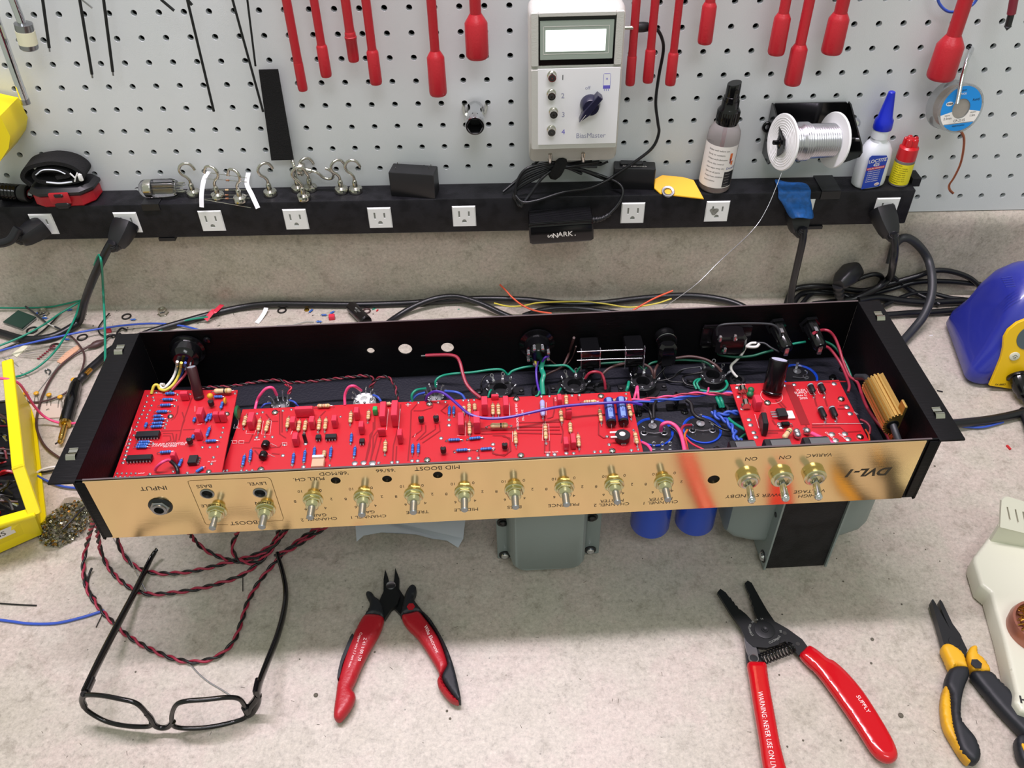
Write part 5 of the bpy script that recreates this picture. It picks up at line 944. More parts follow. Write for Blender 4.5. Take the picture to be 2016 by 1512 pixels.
for f, x, y, z, par in ((c4, 810, 632, Z2, b2), (c4, 995, 622, Z2, b2), (c4, 1085, 1012, Z2, b2), (c4, 1850, 962, Z2, b2), (c2, 1345, 935, Z1, b1), (c2, 1078, 1405, Z1, b1)):
    c_ = A(*f(x, y), z=z + .0075); b = mb('blackchip'); P = [(.0024 * math.cos(D(a_)), .0024 * math.sin(D(a_))) for a_ in range(-210, 31, 20)]; b.prism(P, z + .0020, z + .0068, M.Translation((c_.x, c_.y + .0003, 0)), ins=.0003)
    b.mat('solder'); b.cyl((c_.x - .0011, c_.y + .0006, z), (c_.x - .0011, c_.y + .0006, z + .0088), .0002, n=5); b.cyl((c_.x + .0011, c_.y + .0006, z), (c_.x + .0011, c_.y + .0006, z + .0088), .0002, n=5); b.build('transistor', parent=par)
for x, y in ((600, 985), (572, 1118)):
    c_ = A(*c3(x, y), z=Z2 + .003); b = mb('spec_black'); b.lat((c_.x - .0015, c_.y - .003, Z2 + .0034), (c_.x - .0005, c_.y + .0035, Z2 + .0034), [(.0001, 0), (.0028, .0004), (.0032, .0012), (.0032, .0056), (.0026, .0064), (.0001, .0066)], 16); b.mat('solder'); b.cyl((c_.x - .001, c_.y + .003, Z2 + .005), (c_.x + .0075, c_.y + .001, Z2), .0002, n=5); b.build('transistor', parent=b2)
def can(f, x, y, xt, yt, r, h, z, par, mat, top, name='electrolytic_capacitor'):
    a = A(*f(x, y), z=z); c_ = A(*f(xt, yt), z=z + h); d = (c_ - a).normalized(); L = (c_ - a).length; b = mb(mat)
    b.lat(a, c_, [(r * .95, 0), (r, .0006), (r, .0016), (r * .94, .0022), (r, .0030), (r, L - .0006), (r * .92, L), (r * .80, L + .0001)], 28); b.mat(top); b.lat(a, c_, [(r * .80, L + .00005), (r * .80, L + .0002), (.0001, L + .0002)], 24); b.mat('slotdark'); TT = TR(c_ + d * .00022, x=(1, 0, 0), z=d)
    b.build(name, parent=par)
can(c7, 752, 845, 848, 428, .0083, .027, Z2, b3, 'elec_black', 'elec_top'); can(c2, 1212, 905, 1112, 520, .0043, .026, Z1, b1, 'elec_brown', 'elec_grey')
for x0, y0, x1, y1 in ((1560, 425, 1598, 722), (1712, 415, 1752, 712)):
    zz = Z2 + .0048; a, c_ = A(*c5(x0, y0), z=zz), A(*c5(x1, y1), z=zz); L = (c_ - a).length; b = mb('elec_blue'); b.lat(a, c_, [(.0034, 0), (.0043, .0006), (.0043, L * .86), (.0038, L * .89), (.0043, L * .92), (.0040, L)], 24); b.mat('elec_black'); b.lat(a, c_, [(.00435, L * .93), (.0041, L + .0001), (.0001, L + .0003)], 24)
    d = (c_ - a).normalized(); TT = TR((a + c_) / 2 + V((0, 0, 0)), x=d, z=(0, 0, 1)); b.mat('elec_stripe'); vs = []; n = 6
    for i in range(n + 1): a_ = D(62 + 56 * i / n); vs += [(-L * .46, -.00438 * math.cos(a_), .00438 * math.sin(a_)), (L * .34, -.00438 * math.cos(a_), .00438 * math.sin(a_))]
    b.add(vs, [(2 * i, 2 * i + 1, 2 * i + 3, 2 * i + 2) for i in range(n)], TT); b.mat('elec_blue'); b.text('C<0', TT @ M.Translation((.001, 0, .00445)), .0036); b.mat('solder'); b.tube([c_, c_ + d * .0015, c_ + d * .0025 - V((0, 0, .0045))], .0003, 5); b.build('electrolytic_capacitor', parent=b2)
c_ = A(*c5(1740, 850), z=Z2 + .007); b = mb('blackchip'); b.lathe([(.0060, Z2 + .001), (.0062, Z2 + .0066), (.0058, Z2 + .0070), (.0001, Z2 + .0070)], M.Translation((c_.x, c_.y, 0)), 30); b.mat('silk'); b.lathe([(.0025, .0071), (.0001, .0072)], M.Translation((c_.x - .0003, c_.y + .0005, Z2)), 20)
for s in (-1, 1): b.box((c_.x - .0068, c_.y + s * .0027 + .0004, Z2 + .0066), (.0070, .0018, .0007), ch=.0002)
b.mat('solder'); b.box((c_.x + .0002, c_.y - .0056, Z2 + .0012), (.004, .002, .002), ch=.0004); b.build('trimmer', parent=b2)
for x, y in ((1345, 880), ): c_ = A(*c2(x, y), z=Z1 + .005); b = mb('yellowcap'); b.ball((c_.x, c_.y, Z1 + .005), .0026, 12, sz=1.0); b.build('ceramic_capacitor', parent=b1)
c_ = A(*c2(1530, 935), z=Z1 + .004); b = mb('yellowcap'); b.loft([[(c_.x + dx + k_ * .0010 * 0, c_.y + .0030 * k_ * math.cos(a_ * PI / 8), Z1 + .0038 + .0030 * k_ * math.sin(a_ * PI / 8)) for a_ in range(16)] for dx, k_ in ((-.001, .3), (-.0008, .8), (0, 1), (.0008, .8), (.001, .3))]); b.build('ceramic_capacitor', parent=b1)
c_ = A(*c3(235, 580), z=Z2 + .007); b = mb('green_dark'); b.loft([[(c_.x + dx, c_.y + .0062 * k_ * math.cos(a_ * PI / 10), Z2 + .0070 + .0062 * k_ * math.sin(a_ * PI / 10)) for a_ in range(20)] for dx, k_ in ((-.0014, .3), (-.0012, .85), (0, 1), (.0012, .85), (.0014, .3))]); b.mat('solder'); b.cyl((c_.x, c_.y - .004, Z2), (c_.x, c_.y - .004, Z2 + .004), .0003, n=5); b.build('disc_capacitor', parent=b2)
for f, L, z, par, r in ((c3, ((700, 575), (525, 1283)), Z2, b2, .0030), (c4, ((915, 468), (888, 1165)), Z2, b2, .0030), (c5, ((420, 410), (475, 1108), (1470, 372), (1610, 1052)), Z2, b2, .0030), (c2, ((853, 1130), (1550, 1100)), Z1, b1, .0026), (k1, ((1565, 345),), Z1, b1, .0024), (c7, ((700, 960), (1615, 912), (1850, 1380)), Z2, b3, .0031)):
    for x, y in L: c_ = A(*f(x, y), z=z + .001); b = mb('nickel'); b.lathe([(r, 0), (r * .98, .0008), (r * .75, .0017), (r * .3, .0022), (.0001, .0022)], M.Translation((c_.x, c_.y, z)), 20); b.mat('steel'); b.box((c_.x, c_.y, z + .0022), (r * .9, r * .18, .0003)); b.box((c_.x, c_.y, z + .0022), (r * .18, r * .9, .0003)); b.build('board_screw', parent=par)
# power board pieces
for x0, y0, x1, y1 in ((1222, 735, 1270, 835), (1345, 725, 1398, 825), (1350, 1020, 1408, 1145), (1490, 1015, 1545, 1138)):
    zz = Z2 + .0032; a, c_ = A(*c7(x0, y0), z=zz), A(*c7(x1, y1), z=zz); L = (c_ - a).length; b = mb('blackchip'); b.lat(a, c_, [(.0012, 0), (.0024, .0008), (.0026, .0012), (.0026, L - .0016), (.0014, L)], 18); b.mat('elec_grey'); b.lat(a, c_, [(.00265, .0014), (.00265, .0026)], 18); d = (c_ - a).normalized(); b.mat('solder'); b.tube([c_, c_ + d * .0035, c_ + d * .0045 - V((0, 0, .003))], .0005, 6); b.build('diode', parent=b3)
c_ = A(*c7(880, 1085), z=Z2 + .004); b = mb('blackchip'); b.box((c_.x, c_.y, Z2 + .0028), (.0082, .0098, .0040), ch=.0005); b.mat('solder')
for i in (-1, 0, 1): b.box((c_.x - .0062, c_.y + i * .0027, Z2 + .0022), (.0052, .0012, .0008))
b.mat('silk'); b.box((c_.x + .0072, c_.y - .0004, Z2 + .0012), (.0062, .0090, .0012)); b.build('regulator', parent=b3)
c_ = A(*c7(655, 1120), z=Z2 + .012); b = mb('blackchip'); TT = TR((c_.x + .0004, c_.y - .002, Z2 + .0008), x=(.15, 1, 0), z=(1, -.15, .0)); b.prism([(-.0095, 0), (.0095, 0), (.0095, .0060), (.0065, .0115), (-.0065, .0115), (-.0095, .0060)], -.0022, .0022, TR((c_.x, c_.y - .003, Z2 + .0006), x=(.12, 1, 0), y=(0, 0, 1)), ins=.0006); b.build('bridge_rectifier', parent=b3)
a, c_ = A(*c7(385, 770), z=Z2 + .005), A(*c7(450, 1045), z=Z2 + .005); b = mb('glass'); b.lat(a.lerp(c_, .1), c_, [(.0022, 0), (.0022, (c_ - a).length * .6)], 16); b.mat('nickel')
for t0, t1 in ((-.02, .2), (.62, .85)): p = a.lerp(c_, t0); b.lat(p, a.lerp(c_, t1), [(.0027, 0), (.0027, (c_ - a).length * (t1 - t0))], 14)
for t0 in (.06, .78): p = a.lerp(c_, t0); b.box((p.x, p.y, Z2 + .003), (.0075, .0032, .0050), ch=.0004)
b.build('fuse', parent=b3)
for dx, dy in ((495, 800), (485, 850)): p = A(*c7(dx, dy), z=Z2 + .004); b = mb('green_dark'); b.ball((p.x, p.y, Z2 + .0035), .0030, 10, .9); b.build('varistor', parent=b3)
p = A(*c7(920, 1225), z=Z2 + .003); b = mb('spec_black'); b.lat((p.x - .0035, p.y, Z2 + .0026), (p.x + .0035, p.y, Z2 + .0026), [(.0016, 0), (.0022, .0006), (.0022, .0064), (.0016, .007)], 14); b.mat('solder'); b.tube([(p.x - .0062, p.y, Z2), (p.x - .0055, p.y, Z2 + .0026), (p.x + .0055, p.y, Z2 + .0026), (p.x + .0066, p.y - .001, Z2)], .0005, 6); b.build('diode', parent=b3)
res(c7, RG, [(905, 1400, 985, 1290)], Z2 + .003, b3)
for i, (x, y) in enumerate(((1060, 1320), (1075, 1360), (1190, 1310))): p = A(*c7(x, y), z=Z2 + .004); b = mb('solder'); b.ball((p.x, p.y, Z2 + .0035), .0030, 8); b.build('solder_lump', parent=b3)
p = A(*c3(1235, 1150), z=Z2 + .006); b = mb('tan_tape'); b.box((p.x, p.y - .003, Z2 + .003), (.0100, .0100, .0050), ch=.0005); b.mat('white_plastic'); b.box((p.x, p.y + .0015, Z2 + .0066), (.0092, .0022, .0016)); b.build('connector', parent=b2)
# ---------- sockets, jacks and wiring inside
def lugmesh():
    b = MB('solder'); b.box((0, 0, .0030), (.0018, .0005, .0060)); b.tube([(.0014 * math.cos(i * PI / 6), 0, .0072 + .0016 * math.sin(i * PI / 6)) for i in range(12)], .00045, 5, closed=True); b.box((0, 0, .0018), (.0028, .0012, .0024), ch=.0003); return b.mesh('lug')
LG = lugmesh()
for u, v in ((985, 771), (1130, 763), (1265, 758), (1402, 745)):
    z = ZB + (.001 if u < 1200 else .004); c_ = A(u, v, z=z); T = M.Translation((c_.x, c_.y, 0)); ro = .0120 if u > 1200 else .0115
    b = mb('blackchip'); b.lathe([(ro + .004, ZB), (ro + .004, ZB + .0012), (ro, ZB + .0012), (ro, z + .0040), (ro - .001, z + .0048), (.0062, z + .0048), (.0060, z + .0042), (.0056, ZB + .0005), (.0001, ZB + .0004)], T, 32)
    for s in (-1, 1): b.lathe([(.0022, ZB + .001), (.0020, ZB + .0030), (.0001, ZB + .0036)], T @ M.Translation((s * (ro + .0075), -.001, 0)), 12); b.box((s * (ro + .005), 0, ZB + .0008), (.010, .009, .0012), T=T, ch=.0003)
    o = b.build('octal_socket', parent=amp)
    for i in range(8):
        a = 2 * PI * (i + .5) / 8 + .15; place(LG, 'lug', o, AM @ T @ M.Translation((.0098 * math.cos(a), .0098 * math.sin(a), z + .0035)) @ M.Rotation(a + PI / 2, 4, 'Z') @ M.Rotation(.55 * (1 if i % 3 else .4), 4, 'X'))
random.seed(11)
for u, v in ((551, 789), (716, 781), (856, 773)):
    z = ZB + .012; c_ = A(u, v, z=z); T = M.Translation((c_.x, c_.y, 0)); b = mb('white_plastic' if u == 716 else 'steel'); b.lathe([(.0100, ZB), (.0100, ZB + .006), (.0085, z - .003), (.0030, z - .002), (.0028, z - .006), (.0001, z - .006)], T, 24); o = b.build('noval_socket', parent=amp)
    for i in range(9):
        a = 2 * PI * i / 9; b = mb('solder'); x, y = c_.x + .0068 * math.cos(a), c_.y + .0068 * math.sin(a); b.tube([(x, y, z - .003), (x + .0015 * math.cos(a), y + .0015 * math.sin(a), z + .001), (x + .0032 * math.cos(a), y + .0032 * math.sin(a), z + random.uniform(.001, .0045))], .0008, 6)
        b.ball((x + .0032 * math.cos(a), y + .0032 * math.sin(a), z + .002), .0011, 6); b.build('pin', parent=o)
# filter capacitor bases seen from inside, their cans below
for k, (u, v) in enumerate(((1287, 851), (1382, 846), (1573, 742))):
    c_ = A(u, v, z=ZB + .0005); T = M.Translation((c_.x, c_.y, ZB)); R_ = .0158
    b = mb('capblue'); b.lathe([(R_ + .0010, 0), (R_ + .0010, .0016), (R_, .0018), (R_ - .0010, .0008)], T, 36, caps=False); b.mat('blackchip'); b.lathe([(R_ - .0008, .0001), (R_ - .0008, .0007), (.0001, .0007)], T, 36)
    L_ = .105 if k < 2 else .05
    if k < 2: b.mat('capblue'); cy = -.003; b.lathe([(.0181, -.0018), (.0181, -.004), (.0181, -L_), (.0176, -L_ - .0012), (.0150, -L_ - .0018), (.0001, -L_ - .0018)], M.Translation((c_.x + .004, c_.y - .014, ZB)), 40)
    o = b.build('filter_capacitor', parent=amp)
    for dx, dy in (((-.0085, -.001), (.0085, -.002)) if k < 2 else ((.006, -.001),)):
        b = mb('solder'); b.lathe([(.0030, .0008), (.0030, .0014), (.0022, .0016), (.0018, .0010)], T @ M.Translation((dx, dy, 0)), 14, caps=False); b.tube([V((c_.x + dx, c_.y + dy, ZB + .001)), V((c_.x + dx, c_.y + dy + .001, ZB + .0065)), V((c_.x + dx - .002, c_.y + dy + .002, ZB + .0075))], .0006, 6); b.mat('blackchip'); b.lathe([(.0019, .001), (.0019, .004), (.0001, .0045)], T @ M.Translation((dx, dy, 0)), 10); b.build('terminal', parent=o)
    b = mb('solder'); b.tube([V((c_.x - .007, c_.y - .002, ZB + .003)), V((c_.x, c_.y - .003, ZB + .002)), V((c_.x + .007, c_.y - .003, ZB + .003))], .00045, 6); b.lathe([(.0036, .0012), (.0036, .0020), (.0001, .0022)], T @ M.Translation((0, .0065, 0)), 18); b.box((c_.x, c_.y + .0098, ZB + .005), (.0024, .0008, .009), ch=.0002); b.build('ground_tag', parent=o)
# grommets, screws, clips
for u, v in ((1186, 762), (1451, 748), (1420, 805), (1063, 768)):
    c_ = A(u, v, z=ZB + .004); b = mb('rubber'); b.lathe([(.0075, ZB), (.0078, ZB + .0035), (.0066, ZB + .0052), (.0046, ZB + .0050), (.0042, ZB + .001)], M.Translation((c_.x, c_.y, 0)), 22); b.build('grommet', parent=amp)
for u, v in ((1257, 813), (1348, 808), (1412, 884), (1640, 742), (1030, 706)):
    c_ = A(u, v, z=ZB + .002) if v > 720 else A(1660, 725, z=ZB + .002); b = mb('spec_black'); b.lathe([(.0034, ZB), (.0034, ZB + .0012), (.0024, ZB + .0022), (.0022, ZB + .0034), (.0001, ZB + .0036)], M.Translation((c_.x, c_.y, 0)), 16); b.build('base_screw', parent=amp)
for u, v in ((1331, 790), (1273, 791)):
    c_ = A(u, v, z=ZB + .004); b = mb('spec_black'); b.box((c_.x, c_.y - .004, ZB + .0008), (.018, .008, .0012), ch=.0003); b.tube([V((c_.x, c_.y + .0050 * math.cos(a_ * PI / 8), ZB + .0060 + .0052 * math.sin(a_ * PI / 8))) for a_ in range(16)], .0022, 8, closed=True, flat=.5); b.build('cable_clip', parent=amp)
# rear panel jacks and inlets
def rear(u, v): q_ = A(u, v, y=HY - .0016); return q_
q_ = rear(366, 676); d = V((0.0, -.9, -.32)).normalized(); b = mb('spec_black'); b.lat((q_.x, q_.y, .181), V((q_.x, q_.y, .181)) + V((0, -1, 0)), [(.0155, 0), (.0155, .002), (.0130, .003), (.0122, .012), (.0105, .013), (.0085, .016), (.0070, .016)], 30); b.lat((q_.x + .019, q_.y, .190), (q_.x + .019, q_.y - .004, .190), [(.0035, 0), (.003, .002), (.0001, .0026)], 12); o = b.build('footswitch_socket', parent=amp)
for i in range(5): a = PI + PI * i / 4; b = mb('solder'); x = q_.x + .0055 * math.cos(a); z = .179 + .0050 * math.sin(a); b.cyl((x, q_.y - .014, z), (x, q_.y - .0195, z - .001), .0009, n=8); b.build('pin', parent=o)
q_ = rear(1057, 676); b = mb('spec_black'); b.lat((q_.x, q_.y, .170), (q_.x, 0, .170), [(.0160, 0), (.0160, .0015), (.0120, .003), (.0115, .014), (.0090, .015), (.0060, .018), (.0001, .018)], 28); o = b.build('impedance_selector', parent=amp)
for i in range(7): a = -.4 + 2 * PI * i / 8; b = mb('solder'); x = q_.x + .0095 * math.cos(a); z = .170 + .0095 * math.sin(a); b.box((x, q_.y - .017, z), (.0026, .006, .0026), ch=.0004); b.build('lug', parent=o)
for k, X in enumerate((rear(1157, 682).x, rear(1242, 676).x)):
    z = .1665; b = mb('spec_black'); b.box((X, HY - .013, z), (.017, .020, .018), ch=.001); b.lat((X, HY - .022, z - .010), (X, HY - .023, z - .022), [(.0040, 0), (.0045, .006), (.003, .008)], 14); o = b.build('speaker_jack', parent=amp)
    for dx in (-.0085, .0085):
        b = mb('solder'); b.box((X + dx, HY - .021, z + .0060), (.0006, .003, .008)); b.box((X + dx, HY - .0235, z - .004), (.0006, .003, .009)); b.box((X + dx * .97, HY - .0232, z - .003), (.0008, .0008, .020)); b.build('lug', parent=o)
    b = mb('elec_black'); b.box((X, HY - .0236, z - .0085), (.0172, .0006, .0008)); b.build('trim', parent=o)
Xa, Xb = rear(1131, 665).x, rear(1258, 655).x
for (za, zb_, y) in ((.1760, .1755, HY - .0235), (.1670, .1662, HY - .0245)): b = mb('solder'); b.tube([(Xa, y, za), ((Xa + Xb) / 2, y, (za + zb_) / 2 + .0004), (Xb, y, zb_)], .0006, 6); b.build('bus_wire', parent=amp)
q_ = rear(1308, 665); b = mb('spec_black'); b.lat((q_.x, q_.y, .172), (q_.x, 0, .172), [(.0095, 0), (.0095, .002), (.0088, .003), (.0088, .004), (.0082, .005), (.0082, .007), (.0090, .0075), (.0090, .011)], 26); b.box((q_.x, HY - .016, .163), (.016, .012, .024), ch=.003); b.mat('steel'); b.tube([V((q_.x + .0092 * math.cos(a_ * PI / 10), HY - .010, .172 + .0092 * math.sin(a_ * PI / 10))) for a_ in range(11)], .0004, 5); b.build('line_out_jack', parent=amp)
q_ = rear(1430, 655); b = mb('elec_black'); b.box((q_.x, HY - .012, .1720), (.0270, .0200, .0200), ch=.003); b.box((q_.x, HY - .003, .1700), (.046, .002, .025), ch=.003); o = b.build('mains_inlet', parent=amp)
for u, v in ((1418, 667), (1447, 665), (1427, 690)): p = A(u, v, y=HY - .024); b = mb('solder'); b.box((p.x, p.y, p.z), (.0026, .0030, .0060), ch=.0005); b.build('lug', parent=o)
for k, (u, v, m_) in enumerate(((1524, 655, 'spec_black'), (1590, 652, 'spec_black'))):
    q_ = rear(u, v - 8); dd = V(((.004, .003)[k], -.030, -.006)); a = V((q_.x, HY - .002, .1795)); b = mb(m_); b.lat(a, a + dd, [(.0095, 0), (.0095, .003), (.0070, .003), (.0068, .014), (.0060, .022), (.0050, .023)], 6 if k == 0 else 6); b.lat(a + dd * .1, a + dd, [(.0062, 0), (.0060, .024), (.0048, .026)], 18); o = b.build('fuse_holder', parent=amp)
    e = a + dd * .93; b = mb('solder'); b.box((e.x, e.y, e.z - .003), (.0040, .0020, .0090), ch=.0005); b.box((a.x, a.y - .016, a.z + .006), (.003, .006, .0008), ch=.0002); b.build('lug', parent=o)
# gold power resistor on the right wall
TG = TR((HX - .0085, A(1742, 795, x=HX - .012).y, A(1742, 795, x=HX - .012).z), x=(0, 1, .02), z=(-1, 0, .0))
b = mb('gold_anod'); L = .047; pr_ = []
pts_ = [(.0125, 0)]
for i in range(13):
    for f_, rr_ in ((0, 1), (.5, 1), (.55, .86), (.95, .86)): a = PI * (i + f_) / 13; pts_.append((.0124 * rr_ * math.cos(a), .0020 + .0115 * rr_ * math.sin(a)))
pts_.append((-.0125, 0))
b.prism(pts_, -L / 2, L / 2, TG @ TR((0, 0, 0), x=(0, 1, 0), y=(0, 0, 1)))
b.box((-L / 2 + .004, .0150, .0010), (.009, .009, .0020), T=TG, ch=.0006); b.box((-L / 2 + .004, -.0155, .0010), (.009, .009, .0020), T=TG, ch=.0006)
b.mat('blackchip')
for s in (-1, 1): b.lat(TG @ V((s * L / 2, 0, .006)), TG @ V((s * (L / 2 + .001), 0, .006)), [(.0050, -.0002), (.0048, .0004), (.0001, .0004)], 16)
o = b.build('power_resistor', parent=amp, label='ribbed gold metal power resistor')
for s in (-1, 1): b = mb('cable_grey'); a = TG @ V((s * L / 2, 0, .006)); b.tube([a, a + V((0, s * .012, -.003)), a + V((-.003 if s > 0 else .004, s * .020, -.010))], .0028, 8); b.build('sleeved_lead', parent=o)
# wires (u, v, height)
def wire(mat, P, r=.00085, name='wire', tip=False):
    b = MB(mat); pts = wp(P, lambda u, v, z=None, y=None: AM @ A(u, v, z=z, y=y)); b.tube(pts, r, 7)
    if tip: b.mat('solder'); d = (pts[0] - pts[1]).normalized(); b.cyl(pts[0], pts[0] + d * .004, r * .4, n=6)
    return b.build(name, parent=amp)
def twist(P, r=.0007, tw=.0055, mats=('w_red', 'w_black'), f=None, par=None, name='wire', rad=None, ph=0):
    f = f or (lambda u, v, z=None, y=None: AM @ A(u, v, z=z, y=y)); path = wp(P, f, 10)
    pts = [path[0]]; st = .0012; acc = 0                     # resample
    for i in range(1, len(path)):
        seg = (path[i] - path[i - 1]).length; k = max(1, int(seg / st)); pts += [path[i - 1].lerp(path[i], j / k) for j in range(1, k + 1)]
    for w_, m_ in enumerate(mats):
        b = MB(m_); out = []; s_ = 0
        for i, p in enumerate(pts):
            if i: s_ += (p - pts[i - 1]).length
            d = (pts[min(i + 1, len(pts) - 1)] - pts[max(i - 1, 0)]).normalized(); x = V((0, 0, 1)).cross(d); x = x.normalized() if x.length > 1e-4 else V((1, 0, 0)); y = d.cross(x)
            a = 2 * PI * s_ / (tw * 2) + PI * w_ * 2 / len(mats) + ph; R_ = rad or r * 1.05; out.append(p + x * (R_ * math.cos(a)) + y * (R_ * math.sin(a)))
        b.tube(out, r, 6); b.build(name, parent=par or amp)
h = .160
twist([(360, 772, .158), (406, 763, .160), (455, 760, .160), (505, 752, .162), (548, 748, .162), (566, 753, .161), (600, 752, .160), (640, 748, .160), (690, 742, .162), (722, 740, .163), (735, 748, .158), (731, 763, .152)], mats=('w_dred', 'w_black'), r=.0008)
twist([(728, 764, .152), (738, 750, .158), (755, 741, .162), (770, 748, .160), (779, 765, .156), (783, 788, .152)], mats=('w_dred', 'w_black'), r=.0008)
twist([(562, 755, .160), (572, 764, .157), (568, 776, .153)], mats=('w_dred', 'w_red'), r=.0008)
wire('w_pink', [(502, 806, .150), (506, 790, .152), (512, 778, .158), (524, 765, .164), (537, 764, .163), (545, 778, .154)], .0013)
wire('w_pink', [(679, 797, .151), (679, 778, .158), (686, 763, .165), (697, 760, .166), (711, 769, .155)], .0013)
wire('w_blue', [(515, 803, .150), (521, 796, .154), (532, 794, .150)]); wire('w_blue', [(570, 788, .151), (580, 792, .154), (587, 800, .150)]); wire('w_blue', [(735, 778, .151), (744, 782, .154), (750, 790, .152)], .0011)
wire('w_green', [(812, 792, .150), (811, 778, .156), (820, 768, .158), (838, 765, .154)], .0012); wire('w_blue', [(808, 792, .149), (820, 778, .153), (836, 773, .152)], .0012); wire('w_blue', [(876, 770, .153), (897, 772, .155), (910, 778, .153), (917, 790, .149)], .0012)
wire('w_green', [(858, 762, .153), (858, 750, .158), (868, 741, .160), (890, 736, .158), (930, 733, .157), (965, 728, .158), (988, 728, .157), (999, 738, .151)], .0011)
wire('w_green', [(1001, 738, .151), (1012, 729, .154), (1045, 721, .156), (1090, 720, .155), (1115, 720, .155), (1131, 733, .150)], .0011)
wire('w_dgreen', [(1135, 733, .150), (1145, 722, .155), (1170, 717, .154), (1230, 713, .154), (1250, 713, .154), (1266, 727, .150)], .0011)
wire('w_dgreen', [(1270, 727, .150), (1285, 714, .154), (1330, 709, .152), (1370, 710, .152), (1390, 714, .152), (1404, 724, .150)], .0011)
wire('w_maroon', [(838, 700, .168), (860, 699, .169), (885, 699, .170), (899, 703, .169), (906, 715, .166), (911, 735, .162), (918, 755, .158), (930, 770, .156), (946, 783, .153)], .0015, tip=True)
wire('w_purple', [(838, 790, .150), (842, 779, .158), (854, 771, .163), (868, 772, .164), (882, 780, .164), (905, 800, .164), (922, 814, .164), (945, 822, .163), (975, 824, .163), (1010, 820, .164), (1060, 809, .165), (1100, 801, .165), (1150, 796, .164), (1200, 793, .164), (1240, 792, .163), (1264, 797, .160)], .00125, tip=True)
wire('w_purple', [(1061, 706, .165), (1056, 725, .158), (1057, 750, .153), (1063, 776, .151)], .0011); wire('w_yellow', [(1056, 700, .166), (1054, 712, .163), (1056, 725, .157)], .0011)
b = MB('w_green'); b.tube(wp([(1070, 707, .165), (1066, 725, .158), (1070, 738, .157), (1067, 752, .154), (1069, 777, .151)], lambda u, v, z=None, y=None: AM @ A(u, v, z=z, y=y)), .0021, 8, flat=.5); b.build('wire', parent=amp); wire('w_purple', [(1080, 702, .167), (1073, 704, .168), (1068, 712, .163)], .0011)
wire('w_brown', [(1130, 665, None, HY - .026), (1122, 690, .158), (1116, 706, .155), (1106, 722, .152), (1080, 735, .148), (1068, 742, .146)], .0012); wire('w_brown', [(1134, 682, None, HY - .026), (1126, 705, .152), (1110, 722, .149), (1095, 718, .152), (1082, 708, .160)], .0006)
wire('w_maroon', [(1152, 745, .150), (1160, 735, .156), (1172, 732, .158), (1184, 736, .155), (1190, 750, .150), (1192, 766, .143)], .0013); wire('w_brown', [(1185, 748, .149), (1188, 735, .155), (1206, 722, .158), (1235, 715, .158), (1262, 716, .157), (1280, 724, .155), (1288, 742, .150)], .0013)
wire('w_brown', [(1288, 745, .150), (1290, 728, .156), (1298, 714, .150)], .0013); wire('w_brown', [(1330, 705, .155), (1360, 702, .156), (1390, 708, .157), (1410, 720, .156), (1420, 732, .152)], .0013)
P0_ = [(1238, 789, .148), (1275, 786, .148), (1310, 782, .149), (1335, 779, .149), (1360, 775, .150), (1392, 775, .150), (1442, 776, .149)]
twist(P0_, mats=('w_pink', 'w_maroon'), r=.0009, tw=.014); twist([(1236, 795, .147), (1275, 790, .147), (1310, 787, .148), (1340, 784, .148), (1365, 779, .148), (1400, 774, .149), (1440, 773, .148)], mats=('w_blue', 'w_blue'), r=.0010, tw=.020)
wire('w_pink', [(1248, 786, .148), (1252, 772, .152), (1254, 762, .150)], .0012); wire('w_pink', [(1257, 786, .148), (1256, 772, .152), (1255, 761, .150)], .0011); wire('w_pink', [(1391, 775, .150), (1394, 770, .152), (1395, 764, .150)], .0009)
wire('w_green', [(1233, 770, .150), (1236, 762, .153), (1238, 752, .152)], .0014); wire('w_green', [(1054, 780, .151) , (1059, 778, .152), (1062, 770, .153)], .0009); wire('w_green', [(1098, 778, .151), (1101, 770, .154), (1104, 765, .152)], .0010); wire('w_green', [(961, 782, .151), (964, 772, .154), (967, 768, .152)], .0010)
for dx in (0, 6): wire('w_green', [(1371 + dx, 766, .152), (1366 + dx, 755, .154), (1371 + dx, 748, .154), (1379, 746, .152)], .0010)
wire('w_green', [(1429, 750, .151), (1432, 758, .152), (1424, 768, .152), (1406, 772, .150), (1376, 768, .150)], .0012)
wire('w_green', [(1410, 781, .146), (1414, 790, .146), (1419, 802, .142)], .0016); wire('w_green', [(1417, 781, .146), (1421, 790, .146), (1424, 802, .142)], .0016); wire('w_green', [(1434, 824, .142), (1446, 834, .144), (1468, 847, .148)], .0014); wire('w_dgreen', [(1453, 866, .142), (1463, 858, .145), (1470, 854, .148)], .0012)
twist([(1404, 810, .142), (1412, 820, .144), (1425, 825, .145), (1436, 835, .146), (1446, 850, .146), (1448, 862, .148), (1458, 866, .150)], mats=('w_blue', 'w_blue'), r=.0013, tw=.008); twist([(1410, 818, .142), (1425, 816, .144), (1440, 812, .144), (1458, 814, .143)], mats=('w_blue', 'w_blue'), r=.0013, tw=.008)
wire('w_black', [(1264, 797, .158), (1275, 805, .150), (1281, 815, .147), (1283, 825, .146)], .0015); wire('w_black', [(1292, 790, .148), (1287, 800, .148), (1287, 824, .146)], .0015); wire('w_black', [(1352, 788, .148), (1360, 795, .148), (1364, 812, .147), (1374, 822, .147), (1386, 826, .146)], .0018)
wire('w_black', [(1396, 830, .143), (1410, 838, .142), (1425, 846, .142), (1442, 848, .142)], .0010); wire('w_black', [(1318, 840, .140), (1330, 848, .139), (1342, 866, .139), (1346, 884, .138)], .0012)
wire('w_pink', [(1301, 848, .142), (1304, 836, .150), (1316, 832, .152), (1329, 838, .152), (1338, 850, .152), (1344, 868, .152), (1348, 890, .152)], .0017)
